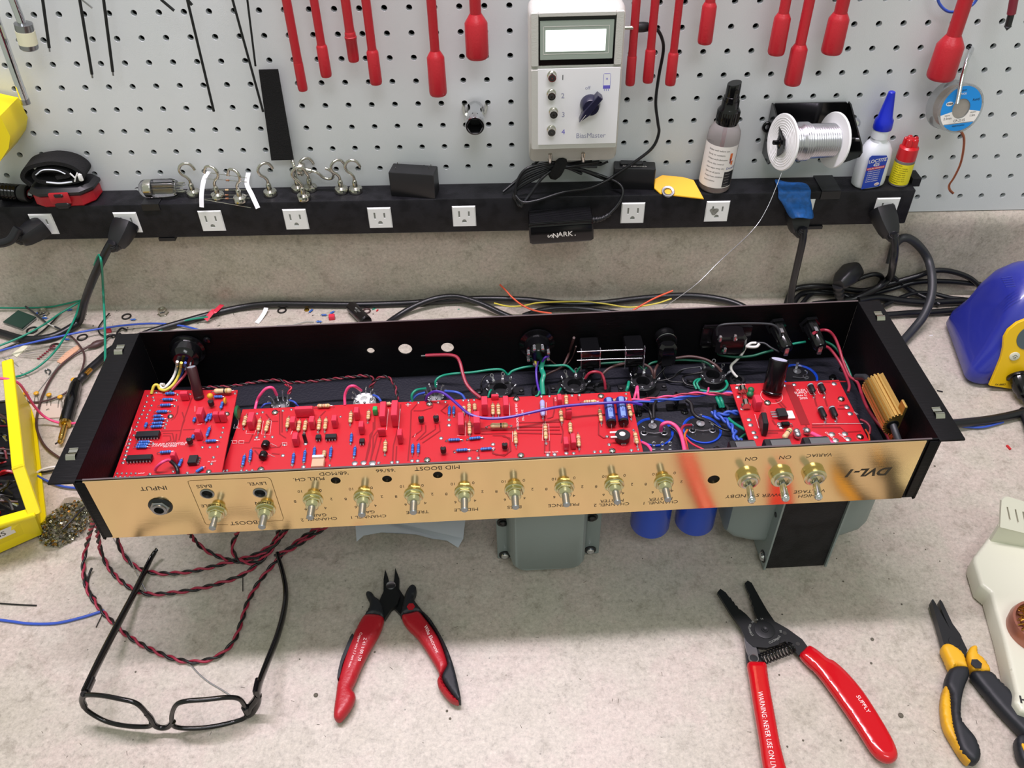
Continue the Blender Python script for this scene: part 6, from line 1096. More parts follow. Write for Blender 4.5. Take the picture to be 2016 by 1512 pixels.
wire('w_maroon', [(1361, 837, .144), (1348, 838, .148), (1342, 846, .150), (1344, 862, .151), (1350, 878, .152), (1354, 892, .152)], .0013); wire('w_orange', [(1354, 846, .143), (1349, 856, .146), (1351, 870, .150), (1356, 892, .152)], .0007); wire('w_yellow', [(1352, 846, .143), (1347, 858, .146), (1349, 874, .150), (1353, 892, .152)], .0006)
wire('w_red', [(1351, 862, .148), (1360, 872, .150), (1374, 880, .152), (1392, 888, .153)], .0009); wire('w_pink', [(1264, 871, .146), (1274, 876, .148), (1281, 884, .150), (1286, 894, .150)], .0014)
for u in (1288, 1305, 1320): q_ = A(u, 884, z=.160); T = AM @ M.Translation((q_.x, q_.y, .156)) @ M.Rotation(-.5, 4, 'X'); place(LG, 'lug', amp, T)
wire('w_white', [(1448, 668, None, HY - .022), (1455, 676, .166), (1468, 682, .165), (1488, 683, .165), (1495, 677, .167)], .0014); wire('w_white', [(1489, 675, .166), (1478, 676, .165), (1468, 684, .162), (1460, 698, .156), (1449, 710, .152), (1440, 719, .150), (1440, 728, .148), (1446, 737, .145), (1451, 742, .143)], .0013)
wire('cable_grey', [(1412, 660, None, HY - .020), (1412, 648, None, HY - .020), (1420, 640, None, HY - .022), (1450, 637, None, HY - .023), (1500, 637, None, HY - .023), (1523, 640, None, HY - .024), (1534, 650, None, HY - .026), (1536, 662, None, HY - .028)], .0010); wire('cable_grey', [(1489, 675, .166), (1505, 676, .167), (1517, 684, .166), (1534, 693, .167)], .0010)
wire('w_dgreen', [(1425, 690, None, HY - .024), (1414, 696, .158), (1425, 700, .157), (1450, 703, .156), (1480, 701, .157), (1505, 694, .159), (1522, 690, .160)], .0012); wire('w_green', [(1544, 682, .162), (1562, 677, .163), (1586, 673, .164)], .0011); wire('w_dgreen', [(1609, 670, .165), (1625, 673, .163), (1642, 682, .160), (1656, 700, .156), (1668, 722, .152), (1677, 745, .148)], .0012)
wire('w_maroon', [(1602, 656, None, HY - .024), (1618, 650, .174), (1632, 652, .173), (1643, 664, .168), (1652, 685, .162), (1660, 712, .156), (1672, 740, .150), (1688, 753, .148), (1696, 775, .150), (1706, 800, .152), (1722, 825, .152), (1742, 850, .150), (1755, 875, .150)], .0014)
wire('w_maroon', [(1612, 691, .162), (1616, 684, .165), (1628, 683, .165), (1640, 694, .161), (1655, 716, .156), (1665, 738, .154), (1672, 758, .154), (1670, 772, .153)], .0013)
wire('w_pink', [(1598, 853, .158), (1612, 860, .160), (1630, 868, .162), (1650, 880, .164)], .0018); wire('w_maroon', [(1694, 826, .150), (1706, 832, .151), (1713, 842, .150), (1712, 855, .148)], .0011); wire('w_orange', [(1704, 846, .146), (1710, 856, .148), (1712, 868, .150)], .0008)
wire('w_black', [(1348, 726, .150), (1320, 745, .140), (1290, 748, .139), (1310, 722, .148)], .0008); wire('w_black', [(1385, 733, .152), (1360, 737, .148), (1345, 742, .142), (1350, 756, .139), (1378, 762, .139)], .0010); wire('cable_grey', [(1312, 748, .139), (1325, 742, .141), (1342, 728, .150), (1380, 722, .152)], .0007); wire('w_black', [(1303, 716, .150), (1306, 735, .141), (1318, 750, .139), (1350, 753, .139)], .0008)
wire('w_black', [(948, 770, .139), (948, 752, .140), (956, 740, .142), (970, 735, .145)], .0008)
# relay-socket wires
for m_, P, r in (('w_white', [(349, 712, None, HY - .021), (347, 728, .166), (340, 745, .164), (328, 760, .163), (318, 764, .163), (317, 757, .165), (323, 757, .166)], .0013), ('w_yellow', [(357, 714, None, HY - .022), (353, 736, .166), (342, 756, .164), (326, 768, .163), (315, 766, .163), (310, 758, .166), (303, 760, .166), (298, 775, .161)], .0013),
                 ('w_blue', [(365, 714, None, HY - .021), (360, 730, .165), (352, 745, .163), (342, 762, .161)], .0012), ('w_maroon', [(368, 728, .168), (364, 738, .166), (352, 752, .164), (338, 768, .162)], .0012), ('w_dgreen', [(351, 728, .164), (350, 750, .162), (342, 766, .161), (332, 774, .160)], .0010)): wire(m_, P, r)
wire('w_pink', [(*k1(1035, 330), .162), (*k1(1060, 290), .167), (*k1(1110, 250), .170), (*k1(1165, 230), .168), (*k1(1200, 250), .165)], .0012); wire('w_black', [(*k1(1190, 240), .166), (*k1(1240, 290), .166), (*k1(1260, 350), .164), (*k1(1250, 395), .166)], .0016)
q_ = A(*k1(1100, 400), z=.172); b = mb('spec_black'); b.box((q_.x, q_.y - .008, .168), (.026, .020, .012), ch=.0015); b.build('input_jack_body', parent=amp)
# ---------- transformers hanging under the chassis
def rrect(x0, x1, z0, z1, y, r, n=5):
    out = []
    for cx_, cz_, a0 in ((x1 - r, z1 - r, 0), (x0 + r, z1 - r, 90), (x0 + r, z0 + r, 180), (x1 - r, z0 + r, 270)):
        for i in range(n): a = D(a0 + 90 * i / (n - 1)); out.append((cx_ + r * math.cos(a), y, cz_ + r * math.sin(a)))
    return out
XL = [A(u, v, z=.003) for u, v in ((980, 1103), (1178, 1086))]; yl = (XL[0].y + XL[1].y) / 2; x0_, x1_ = XL[0].x, XL[1].x
b = mb('grey_enamel'); b.box(((x0_ + x1_) / 2, yl + .022, (ZB - .001) / 2 + .001), (x1_ - x0_, .044, ZB - .004), ch=.0008); o = b.build('output_transformer', parent=amp)
bf = A(1080, 1122, z=.012); bx0, bx1 = A(1008, 1080, y=bf.y).x, A(1153, 1080, y=bf.y).x
b = mb('grey_enamel'); b.loft([rrect(bx0 - .004, bx1 + .004, .006, ZB - .006, yl - .0002, .010)[::-1], rrect(bx0 - .002, bx1 + .002, .008, ZB - .008, yl - .006, .010)[::-1], rrect(bx0, bx1, .010, ZB - .010, bf.y + .004, .011)[::-1], rrect(bx0 + .003, bx1 - .003, .013, ZB - .013, bf.y, .010)[::-1]]); b.build('end_bell', parent=o, smooth=50)
for u, v in ((994, 1092), (1162, 1082), (990, 1028), (1165, 1018)):
    p = A(u, v, y=yl); b = mb('spec_black' if v < 1040 else 'chrome'); b.lat((p.x, yl, p.z), (p.x, yl - 1, p.z), [(.0038, 0), (.0038, .0010), (.0034, .0026), (.0016, .0036), (.0001, .0036)], 18); b.mat('blackchip'); b.lat((p.x, yl, p.z), (p.x, yl - 1, p.z), [(.0056, 0), (.0054, .0009), (.003, .0011)], 18); b.build('mounting_screw', parent=o)
pa, pb = A(1505, 1118, z=.0015), A(1622, 1114, z=.0015); yp = (pa.y + pb.y) / 2
b = mb('dusty_black'); b.box(((pa.x + pb.x) / 2, yp + .045, ZB / 2), (pb.x - pa.x, .09, ZB - .002), ch=.0006); o = b.build('power_transformer', parent=amp)
b = mb('grey_enamel'); b.box((pa.x - .0009, yp + .047, ZB / 2), (.0016, .098, ZB - .004)); b.box((pb.x + .0009, yp + .047, ZB / 2), (.0016, .098, ZB - .004)); b.build('bracket', parent=o)
def bell(xa, xb, s):
    R = []
    for t, e in ((0, .0), (.35, .001), (.8, .004), (1, .008)):
        X = xa + (xb - xa) * t; ring = rrect(yp + .010 + e, yp + .082 - e, .022 + e, ZB - .010 - e, 0, .012); R.append([(X, p[0], p[2]) for p in ring][::(1 if s > 0 else -1)])
    b = mb('grey_enamel'); b.loft(R); b.build('end_bell', parent=o, smooth=50)
bell(pb.x + .0015, pb.x + .036, 1); bell(pa.x - .0015, pa.x - .036, -1)
p = A(1508, 1092, x=pa.x - .002); b = mb('chrome'); b.lat((pa.x - .0015, yp + .006, .012), (pa.x - .006, yp + .006, .012), [(.0045, 0), (.0045, .001), (.0035, .0028), (.0001, .0036)], 16); b.mat('blackchip'); b.lat((pa.x - .0015, yp + .006, .012), (pa.x - .003, yp + .006, .012), [(.0062, 0), (.006, .0008), (.004, .001)], 16); b.lat((pa.x - .0015, yp + .006, .072), (pa.x - .003, yp + .006, .072), [(.0025, 0), (.0024, .0008), (.0001, .001)], 12); b.build('mounting_screw', parent=o)
# twisted transformer leads lying on the bench
fW = lambda u, v, z=None, y=None: W(u, v, z=z, y=y)
LR = .00115
def lead(P, ph, up=None): twist(P, r=LR, tw=.0105, f=fW, name='transformer_lead', mats=('w_lead', 'w_black'), ph=ph)
z0_ = .0030
lead([(190, 1010, .10), (178, 1045, .045), (168, 1085, .010), (164, 1120, z0_), (172, 1160, z0_), (195, 1196, z0_), (222, 1225, z0_), (250, 1250, z0_), (290, 1275, z0_), (340, 1296, z0_), (385, 1303, z0_), (430, 1291, z0_), (460, 1262, z0_), (475, 1225, z0_), (488, 1185, z0_), (512, 1143, z0_), (550, 1098, .006), (590, 1062, .012), (625, 1038, .03), (650, 1010, .08)], 0)
lead([(185, 1000, .11), (190, 1035, .06), (196, 1075, .020), (206, 1103, z0_), (225, 1131, z0_), (255, 1156, z0_), (290, 1169, z0_), (330, 1168, z0_), (380, 1161, z0_), (430, 1149, z0_), (478, 1131, .004), (518, 1100, .006), (538, 1070, .012), (548, 1045, .03), (560, 1010, .08)], 1)
lead([(215, 1010, .10), (228, 1052, .035), (240, 1086, .010), (262, 1112, z0_), (300, 1127, z0_), (350, 1128, z0_), (400, 1120, z0_), (450, 1107, .004), (500, 1093, .007), (530, 1076, .012), (552, 1058, .02), (580, 1020, .06)], 2)
lead([(360, 1020, .08), (374, 1052, .03), (402, 1081, .008), (440, 1099, z0_), (470, 1105, .005), (505, 1097, .009), (538, 1076, .014), (556, 1045, .035), (570, 1010, .08)], 3)
lead([(480, 1015, .09), (466, 1050, .03), (457, 1075, .010), (463, 1094, .007), (478, 1106, .006), (500, 1108, .007), (520, 1098, .010), (545, 1068, .02), (560, 1040, .04)], 4)
lead([(540, 1094, .010), (575, 1080, .012), (603, 1062, .014), (640, 1038, .03), (670, 1005, .08)], 5)

# ============================================================ TOOLS ON THE BENCH
from mathutils.geometry import delaunay_2d_cdt
def pillow(b, P, z0, z1, r, n=3):              # flat outline in xy, both faces rounded off over r by distance to the edge
    P = [V((p[0], p[1])) for p in P]; m = len(P); r = min(r, (z1 - z0) / 2)
    E = []                                     # split long edges
    for i in range(m):
        a, c_ = P[i], P[(i + 1) % m]; k = max(1, int((c_ - a).length / .0022)); E += [a.lerp(c_, j / k) for j in range(k)]
    P = E; m = len(P)
    def inside(x, y):
        c = False
        for i in range(m):
            a, e = P[i], P[i - 1]
            if (a.y > y) != (e.y > y) and x < (e.x - a.x) * (y - a.y) / (e.y - a.y) + a.x: c = not c
        return c
    def dist(q_):
        best = 9
        for i in range(m):
            a = P[i]; d = P[(i + 1) % m] - a; L2 = d.length_squared; t = max(0, min(1, (q_ - a).dot(d) / L2)) if L2 else 0; e = (q_ - a - d * t).length_squared
            if e < best: best = e
        return best ** .5
    pts = []
    if r > .0012:
        for i in range(m):
            d = P[(i + 1) % m] - P[i]; mid = P[i] + d / 2
            if d.length < 1e-6: continue
            for sg in (1, -1):
                nn = V((-d.y, d.x)).normalized() * sg
                if not inside(mid.x + nn.x * 1e-5, mid.y + nn.y * 1e-5): continue
                for f_ in (.08, .25, .5):
                    q_ = mid + nn * r * f_
                    if inside(q_.x, q_.y) and dist(q_) > r * f_ * .85: pts.append(q_)
        g = .0019; X0, X1, Y0, Y1 = min(p.x for p in P), max(p.x for p in P), min(p.y for p in P), max(p.y for p in P); row = 0; y = Y0
        while y < Y1:
            x = X0 + (g / 2 if row % 2 else 0)
            while x < X1:
                if inside(x, y):
                    q_ = V((x, y))
                    if dist(q_) > r * .65: pts.append(q_)
                x += g
            y += g * .87; row += 1
    vo, _, fo, *_r = delaunay_2d_cdt(P + pts, [(i, (i + 1) % m) for i in range(m)], [], 1, 1e-7)
    H = []
    for q_ in vo: d = min(1, dist(q_) / r); H.append(math.sqrt(max(0, 1 - (1 - d) ** 2)) if r > .0012 else (1 if d > .01 else 0))
    nv = len(vo); w_ = r if r > .0012 else 0
    vs = [(q_.x, q_.y, z1 - w_ + w_ * h) for q_, h in zip(vo, H)] + [(q_.x, q_.y, z0 + w_ - w_ * h) for q_, h in zip(vo, H)]
    fs = []; ec = {}
    for f_ in fo:
        a_ = (vo[f_[1]] - vo[f_[0]]).cross(vo[f_[2]] - vo[f_[0]]); f_ = f_ if a_ > 0 else f_[::-1]; fs.append(tuple(f_)); fs.append(tuple(nv + i for i in f_[::-1]))
        for i in range(len(f_)): e = (f_[i], f_[(i + 1) % len(f_)]); ec[e] = 1
    for (a_, c_) in ec:
        if (c_, a_) not in ec: fs.append((c_, a_, nv + a_, nv + c_))
    b.add(vs, fs)
def smooth2(P, k=3):
    q_ = catmull([(p[0], p[1], 0) for p in P], k, closed=True); return [(p.x, p.y) for p in q_]
def OUT(f, L, z, sm=True):
    P = [W(*f(x, y), z=z) for x, y in L]; P = [(p.x, p.y) for p in P]; return smooth2(P) if sm else P
def slab(mat, f, L, z0, z1, name, par, r=.0025, sm=True, **k):
    b = MB(mat); pillow(b, OUT(f, L, (z0 + z1) / 2 if z1 - z0 > .01 else z1, sm), z0, z1, r); return b.build(name, parent=par, smooth=60, **k)
kc = cc((620, 1100), 4.447)
t = thing('flush_cutters', 'small red and black flush cutters lying open in the middle of the bench', 'cutters', W(768, 1250, z=0))
slab('black_oxide', kc, [(600, 285), (601, 180), (615, 92), (640, 160), (652, 215), (690, 215), (745, 320), (720, 400), (665, 440), (608, 530), (595, 430), (560, 375)], .006, .0105, 'jaw', t, .0012, sm=False)
slab('black_oxide', kc, [(703, 78), (738, 170), (735, 260), (790, 345), (800, 440), (757, 495), (675, 408), (600, 300), (640, 240), (690, 215), (697, 150)], .002, .0064, 'jaw', t, .0012, sm=False)
p = W(*kc(665, 235), z=.0105); b = MB('steel'); b.lathe([(.0044, 0), (.0042, .0008), (.0036, .0011), (.0001, .0012)], M.Translation(p), 26); b.build('pivot', parent=t)
hl = slab('dip_red' if False else 'handle_red', kc, [(440, 508), (520, 500), (598, 520), (600, 570), (560, 670), (480, 810), (405, 960), (355, 1080), (325, 1145), (352, 1190), (352, 1235), (315, 1315), (245, 1405), (205, 1425), (172, 1405), (168, 1345), (188, 1200), (203, 1090), (240, 960), (290, 800), (350, 655), (400, 560)], .001, .0145, 'handle', t, .0052)
slab('grip_black', kc, [(450, 325), (465, 303), (500, 310), (530, 350), (562, 372), (598, 430), (606, 530), (520, 512), (440, 512), (478, 440), (480, 385)], .002, .0135, 'grip_collar', hl, .0035)
slab('grip_black', kc, [(330, 690), (275, 810), (230, 930), (203, 1075), (225, 1060), (250, 950), (295, 840), (345, 720)], .0022, .0136, 'grip_back', hl, .0012)
hr = slab('handle_red', kc, [(762, 515), (830, 495), (910, 478), (960, 530), (1050, 650), (1110, 770), (1160, 920), (1150, 970), (1115, 1030), (1130, 1100), (1200, 1200), (1262, 1262), (1235, 1272), (1170, 1240), (1095, 1150), (1072, 1080), (1088, 1010), (1000, 850), (900, 700), (800, 600)], .001, .0140, 'handle', t, .0045)
slab('grip_black', kc, [(790, 335), (820, 270), (858, 245), (888, 265), (885, 315), (868, 370), (930, 455), (950, 490), (860, 488), (762, 515), (755, 490), (775, 400)], .002, .0140, 'grip_collar', hr, .0035)
slab('grip_black', kc, [(915, 455), (1000, 530), (1075, 640), (1140, 760), (1190, 880), (1230, 1010), (1278, 1230), (1262, 1262), (1200, 1195), (1130, 1090), (1120, 1035), (1155, 965), (1160, 920), (1115, 770), (1050, 640), (965, 520)], .0022, .0144, 'grip_back', hr, .0025)
b = MB('handle_red'); p = W(*kc(840, 420), z=.0141); b.lathe([(.0036, -.0002), (.0036, .0004), (.0001, .0005)], M.Translation(p), 6); b.build('hexagon_mark', parent=hr)
def along(b, txt, p0, p1, size, f, z, **k):
    a, c_ = W(*f(*p0), z=z), W(*f(*p1), z=z); b.text(txt, TR(a, x=(c_ - a), z=(0, 0, 1)), size, 'LEFT', **k)
b = MB('silk'); along(b, 'Z 41 1 00 130', (440, 690), (385, 900), .0038, kc, .01455); along(b, 'Copper wire 1.7 mm max.', (405, 645), (300, 950), .0031, kc, .01455); b.build('printing', parent=hl)
b = MB('silk'); along(b, 'Wiha Electronic', (965, 585), (1050, 770), .0044, kc, .01405); b.build('printing', parent=hr)

ks = cc((1380, 1120), 3.857)
t = thing('wire_strippers', 'wire strippers with long bright red handles and coil spring, lying open', 'wire strippers', W(1560, 1330, z=0))
slab('black_oxide', ks, [(124, 178), (148, 150), (188, 178), (215, 215), (225, 218), (240, 245), (250, 250), (262, 275), (275, 280), (288, 305), (300, 308), (345, 345), (390, 395), (440, 430), (530, 470), (600, 520), (590, 575), (500, 600), (400, 590), (345, 545), (300, 440), (220, 330), (155, 225)], .0085, .0115, 'jaw', t, .0008, sm=False)
slab('black_oxide', ks, [(333, 108), (355, 88), (385, 105), (440, 205), (500, 310), (560, 398), (660, 455), (770, 535), (812, 592), (742, 658), (700, 605), (640, 550), (560, 580), (470, 600), (400, 585), (395, 500), (430, 410), (425, 370), (400, 310), (402, 290), (385, 265), (388, 245), (370, 215), (372, 195), (352, 160)], .0055, .0086, 'jaw', t, .0008, sm=False)
slab('black_oxide', ks, [(335, 530), (420, 575), (452, 640), (492, 735), (350, 735), (338, 610)], .0055, .0085, 'tang', t, .0008, sm=False)
p = W(*ks(483, 463), z=.0115); b = MB('black_oxide'); b.lathe([(.0085, 0), (.0085, .0006), (.0078, .0008), (.0030, .0009), (.0028, .0016), (.0016, .0017), (.0001, .0010)], M.Translation(p), 30); b.build('pivot', parent=t)
b = MB('slot')
for i, s_ in enumerate(('STR', 'AWG', '20', '18', '16', '14')): q_ = D(200 - i * 22); b.text(s_, TR(p + V((.0125 * math.cos(q_), .0105 * math.sin(q_), .0002)), x=(math.sin(q_), -math.cos(q_), 0), z=(0, 0, 1)), .0026)
for i, s_ in enumerate(('10', '12', 'COOPER')): q_ = D(-10 - i * 28); b.text(s_, TR(p + V((.0135 * math.cos(q_), .0115 * math.sin(q_), .0002)), x=(-math.sin(q_), math.cos(q_), 0), z=(0, 0, 1)), .0026)
b.build('gauge_marks', parent=t)
for q_ in ((635, 488), (735, 570)): p = W(*ks(*q_), z=.0087); b = MB('slotdark'); b.lathe([(.0018, 0), (.0018, .0002), (.0001, .0002)], M.Translation(p), 14); b.build('rivet_hole', parent=t)
a, c_ = W(*ks(448, 692), z=.007), W(*ks(705, 592), z=.007); d = (c_ - a).normalized(); L = (c_ - a).length; X = V((0, 0, 1)).cross(d); P = []
for i in range(11 * 14 + 1): q_ = 2 * PI * i / 14; P.append(a + d * (L * i / 154) + X * (.0046 * math.cos(q_)) + V((0, 0, .0046 * math.sin(q_))))
b = MB('spec_black'); b.tube(P, .0007, 6); b.build('spring', parent=t)
lt = slab('steel', ks, [(328, 520), (345, 545), (418, 585), (436, 660), (432, 700), (400, 712), (368, 695), (345, 620)], .0088, .0105, 'latch', t, .0006, sm=False)
p = W(*ks(400, 680), z=.0106); b = MB('steel'); b.tube([p + V((.0038 * math.cos(i * PI / 10), .0038 * math.sin(i * PI / 10), 0)) for i in range(20)], .0008, 6, closed=True); b.mat('black_oxide'); b.lathe([(.0034, 0), (.0034, .0003), (.0001, .0004)], M.Translation(p), 18); b.build('latch_ring', parent=lt)
hl = slab('dip_red', ks, [(350, 722), (420, 716), (490, 724), (505, 800), (520, 900), (560, 1120), (600, 1340), (640, 1500), (700, 1740), (660, 1900), (560, 1900), (520, 1740), (465, 1480), (440, 1300), (390, 1000), (365, 830)], .002, .0135, 'handle', t, .0045)
hr = slab('dip_red', ks, [(820, 590), (780, 620), (748, 662), (800, 725), (880, 800), (980, 930), (1100, 1100), (1200, 1250), (1290, 1390), (1360, 1455), (1430, 1478), (1480, 1455), (1490, 1400), (1445, 1290), (1340, 1110), (1225, 935), (1110, 800), (1010, 710), (960, 690), (900, 640)], .002, .0135, 'handle', t, .0050)
b = MB('silk'); along(b, 'WARNING: NEVER USE ON LIVE CIRCUITS', (447, 930), (550, 1500), .0056, ks, .01365, sx=.80); b.build('printing', parent=hl)
b = MB('silk'); along(b, 'SUPPLY', (1188, 960), (1255, 1060), .0046, ks, .01365); b.build('printing', parent=hr)

kp = cc((1780, 940), 2.6435)
t = thing('needle_nose_pliers', 'long-nose pliers with yellow and black grips at lower right corner', 'pliers', W(1880, 1350, z=0))
slab('darksteel', kp, [(183, 640), (188, 634), (200, 650), (252, 760), (290, 812), (300, 830), (250, 830), (240, 790), (212, 730), (195, 690)], .004, .0105, 'jaw', t, .0009, sm=False)
slab('darksteel', kp, [(142, 640), (150, 632), (165, 655), (205, 730), (240, 790), (250, 812), (288, 812), (330, 898), (315, 935), (240, 905), (210, 880), (196, 830), (165, 720)], .004, .0115, 'jaw', t, .0009, sm=False)
p = W(*kp(262, 855), z=.0115); b = MB('darksteel'); b.lathe([(.0048, 0), (.0046, .0003), (.0001, .0004)], M.Translation(p), 24); b.build('pivot', parent=t)
hl = slab('grip_black', kp, [(240, 1000), (290, 992), (325, 1002), (332, 1040), (305, 1110), (290, 1200), (298, 1280), (365, 1365), (392, 1440), (380, 1487), (345, 1490), (285, 1430), (250, 1330), (235, 1240), (230, 1135), (208, 1090), (215, 1040)], .001, .0145, 'handle', t, .0045)
slab('grip_yellow', kp, [(190, 898), (205, 879), (240, 884), (298, 925), (318, 985), (318, 1002), (270, 994), (238, 1005), (212, 950)], .002, .0150, 'grip_collar', hl, .0035)
slab('grip_yellow', kp, [(205, 1098), (230, 1135), (238, 1230), (256, 1330), (288, 1425), (338, 1488), (310, 1475), (245, 1375), (203, 1290), (190, 1180)], .0012, .0120, 'grip_edge', hl, .0018)
hr = slab('grip_black', kp, [(345, 1032), (372, 1016), (440, 1020), (500, 1075), (570, 1150), (640, 1240), (700, 1340), (740, 1440), (700, 1500), (660, 1400), (610, 1345), (500, 1230), (400, 1110)], .001, .0145, 'handle', t, .0045)
slab('grip_yellow', kp, [(322, 940), (332, 902), (352, 888), (372, 895), (376, 930), (412, 962), (440, 1018), (372, 1018), (345, 1005)], .002, .0150, 'grip_collar', hr, .0030)
slab('grip_black', kp, [(575, 1375), (600, 1350), (650, 1380), (700, 1480), (680, 1530), (620, 1500), (590, 1460)], .001, .0135, 'grip_end', hr, .0030)
slab('grip_yellow', kp, [(612, 1385), (640, 1400), (700, 1500), (660, 1480), (625, 1420)], .0130, .0142, 'grip_edge', hr, .0005)
b = MB('grip_black'); p = W(*kp(376, 970), z=.0150); b.lathe([(.0045, -.0002), (.0045, .0004), (.0001, .0005)], M.Translation(p), 6); b.build('hexagon_mark', parent=hr)

# ---------- eyeglasses, upside down
t = thing('eyeglasses', 'black-framed eyeglasses lying with temples spread at lower left', 'glasses', W(330, 1400, z=0))
y0g = W(345, 1443, z=.0025).y
def GY(u): return y0g + .011 * ((u - 322) / 160.0) ** 2 + .001
def G_(L): return [W(u, v, y=GY(u)) for u, v in L]
LL = [(164, 1370), (196, 1369), (236, 1376), (267, 1384), (286, 1401), (299, 1422), (291, 1430), (249, 1429), (209, 1420), (175, 1401), (163, 1385)]
RL_ = [(345, 1390), (363, 1381), (408, 1377), (447, 1373), (471, 1376), (482, 1391), (485, 1409), (468, 1419), (421, 1430), (376, 1434), (344, 1430), (338, 1412)]
fr = MB('spec_black')
for Lr in (LL, RL_): fr.tube(catmull(G_(Lr), 6, closed=True), .0019, 10, closed=True)
fr.tube(catmull(G_([(298, 1421), (308, 1430), (320, 1433), (332, 1430), (341, 1420)]), 5), .0022, 10)
fr.tube(catmull(G_([(288, 1404), (297, 1414), (302, 1424)]), 4), .0022, 8)
fr.tube(catmull(G_([(482, 1392), (488, 1402), (492, 1392), (503, 1378), (508, 1368)]), 5), .0030, 10); fr.tube(catmull(G_([(486, 1408), (496, 1402), (506, 1385), (508, 1370)]), 5), .0030, 10)
fr.tube(catmull(G_([(166, 1390), (162, 1378), (165, 1366)]), 4), .0026, 10)
fr.build('frame_front', parent=t, smooth=60)
for Lr in (LL, RL_):
    P = G_([(u, v) for u, v in Lr]); P = catmull(P, 3, closed=True); b = MB('lens'); m_ = sum(P, V((0, 0, 0))) / len(P); q_ = [m_ + (p - m_) * .97 for p in P]; b.loft([[p + V((0, -.0006, 0)) for p in q_], [p + V((0, .0006, 0)) for p in q_]]); b.build('lens', parent=t)
for L, nm in (([(166, 1364, .040), (176, 1342, .037), (192, 1308, .031), (214, 1264, .024), (240, 1214, .017), (262, 1172, .011), (281, 1133, .008), (297, 1100, .010), (309, 1081, .014)], 0), ([(507, 1368, .037), (512, 1342, .034), (527, 1302, .028), (545, 1256, .021), (556, 1218, .015), (562, 1184, .010), (562, 1156, .009), (556, 1125, .011), (548, 1098, .015), (546, 1088, .017)], 1)):
    P = wp(L); n_ = len(P); rr_ = [.0035 - .0008 * math.sin(PI * i / n_) if i > 3 else .0032 for i in range(n_)]
    b = MB('spec_black'); b.tube(P, [(.0014 if nm else .0020) + .0002 for _ in P], 10, flat=2.0, up=(0, 0, 1)) if False else None
    vs = []; m = 10
    for i, p in enumerate(P):
        d_ = (P[min(i + 1, n_ - 1)] - P[max(i - 1, 0)]).normalized(); x = d_.cross(V((0, 0, 1))).normalized(); f_ = i / (n_ - 1); ww = .0018 + .0007 * math.sin(PI * min(1, f_ * 1.1)); hh = .0054 - .0026 * f_; hh *= (1 if f_ < .96 else .6); vs.append([p + x * (ww * math.cos(2 * PI * k / m)) + V((0, 0, hh * math.sin(2 * PI * k / m))) for k in range(m)])
    b.loft(vs); o = b.build('temple', parent=t, smooth=60)
    h0 = V(P[3]); d_ = (P[8] - P[0]).normalized(); x = d_.cross(V((0, 0, 1))).normalized() * (1 if nm == 0 else -1); b = MB('elec_black'); b.box((0, 0, 0), (.003, .014, .005), T=TR(P[5] + x * .0022, x=x, y=d_), ch=.0006); b.build('hinge', parent=o)

# ---------- soldering station at the right edge
t = thing('soldering_station', 'blue soldering station with yellow front panel at the right edge', 'soldering station', (.595, -.14, 0))
def rsq(x0, x1, y0, y1, z, r, n=7):
    out = []; fl = lambda x, y: x - .020 * max(0, (.59 - x) / .065) * ((-.080 - y) / .11) * (1 - z / .1155)
    for cx_, cy_, a0 in ((x1 - r, y1 - r, 0), (x0 + r, y1 - r, 90), (x0 + r, y0 + r, 180), (x1 - r, y0 + r, 270)):
        for i in range(n): a = D(a0 + 90 * i / (n - 1)); X_, Y_ = cx_ + r * math.cos(a), cy_ + r * math.sin(a); out.append((fl(X_, Y_), Y_, z))
    return out
b = MB('station_blue'); b.loft([rsq(.5290, .652, -.190, -.076, .003, .014), rsq(.5255, .655, -.193, -.074, .008, .014), rsq(.5262, .654, -.191, -.075, .024, .016), rsq(.5330, .647, -.187, -.080, .045, .020), rsq(.5380, .642, -.181, -.082, .070, .022), rsq(.5430, .637, -.172, -.086, .090, .026), rsq(.5500, .630, -.162, -.094, .104, .028), rsq(.5600, .620, -.150, -.104, .112, .022), rsq(.5720, .608, -.138, -.116, .1155, .010)]); body = b.build('body', parent=t, smooth=70)
b = MB('rubber'); b.box((.590, -.133, .0015), (.110, .104, .003), ch=.001); b.build('base', parent=t)
kz = cc((1840, 500), 4.727)
FT = TR((.59, -.1960, .010), x=(1, 0, 0), y=(0, .0150, .062))
def fp(x, y): q_ = on_plane(*kz(x, y), FT); return (q_.x, q_.y)
b = MB('station_yellow'); Pz = [fp(*p) for p in ((505, 1218), (560, 1090), (610, 965), (632, 870), (640, 770), (680, 700), (760, 635), (860, 595), (960, 590))]; Pz += [(Pz[-1][0] + .03, Pz[-1][1] - .004), (Pz[-1][0] + .034, fp(700, 1245)[1]), fp(700, 1248)]
b.prism(Pz, -.002, .0022, FT, ins=.0005); pl = b.build('front_panel', parent=t)
cz_ = fp(880, 770); b = MB('station_grey'); b.lathe([(.0145, .0020), (.0145, .0028), (.0001, .0028)], FT @ M.Translation((cz_[0], cz_[1], 0)), 36); b.mat('slotdark'); dp_ = fp(850, 775); b.box((dp_[0] + .007, dp_[1], .0030), (.018, .010, .0006), T=FT); b.mat('label_white'); q_ = fp(830, 690); b.text('C', FT @ M.Translation((q_[0], q_[1], .0030)), .0045); b.build('display', parent=pl)
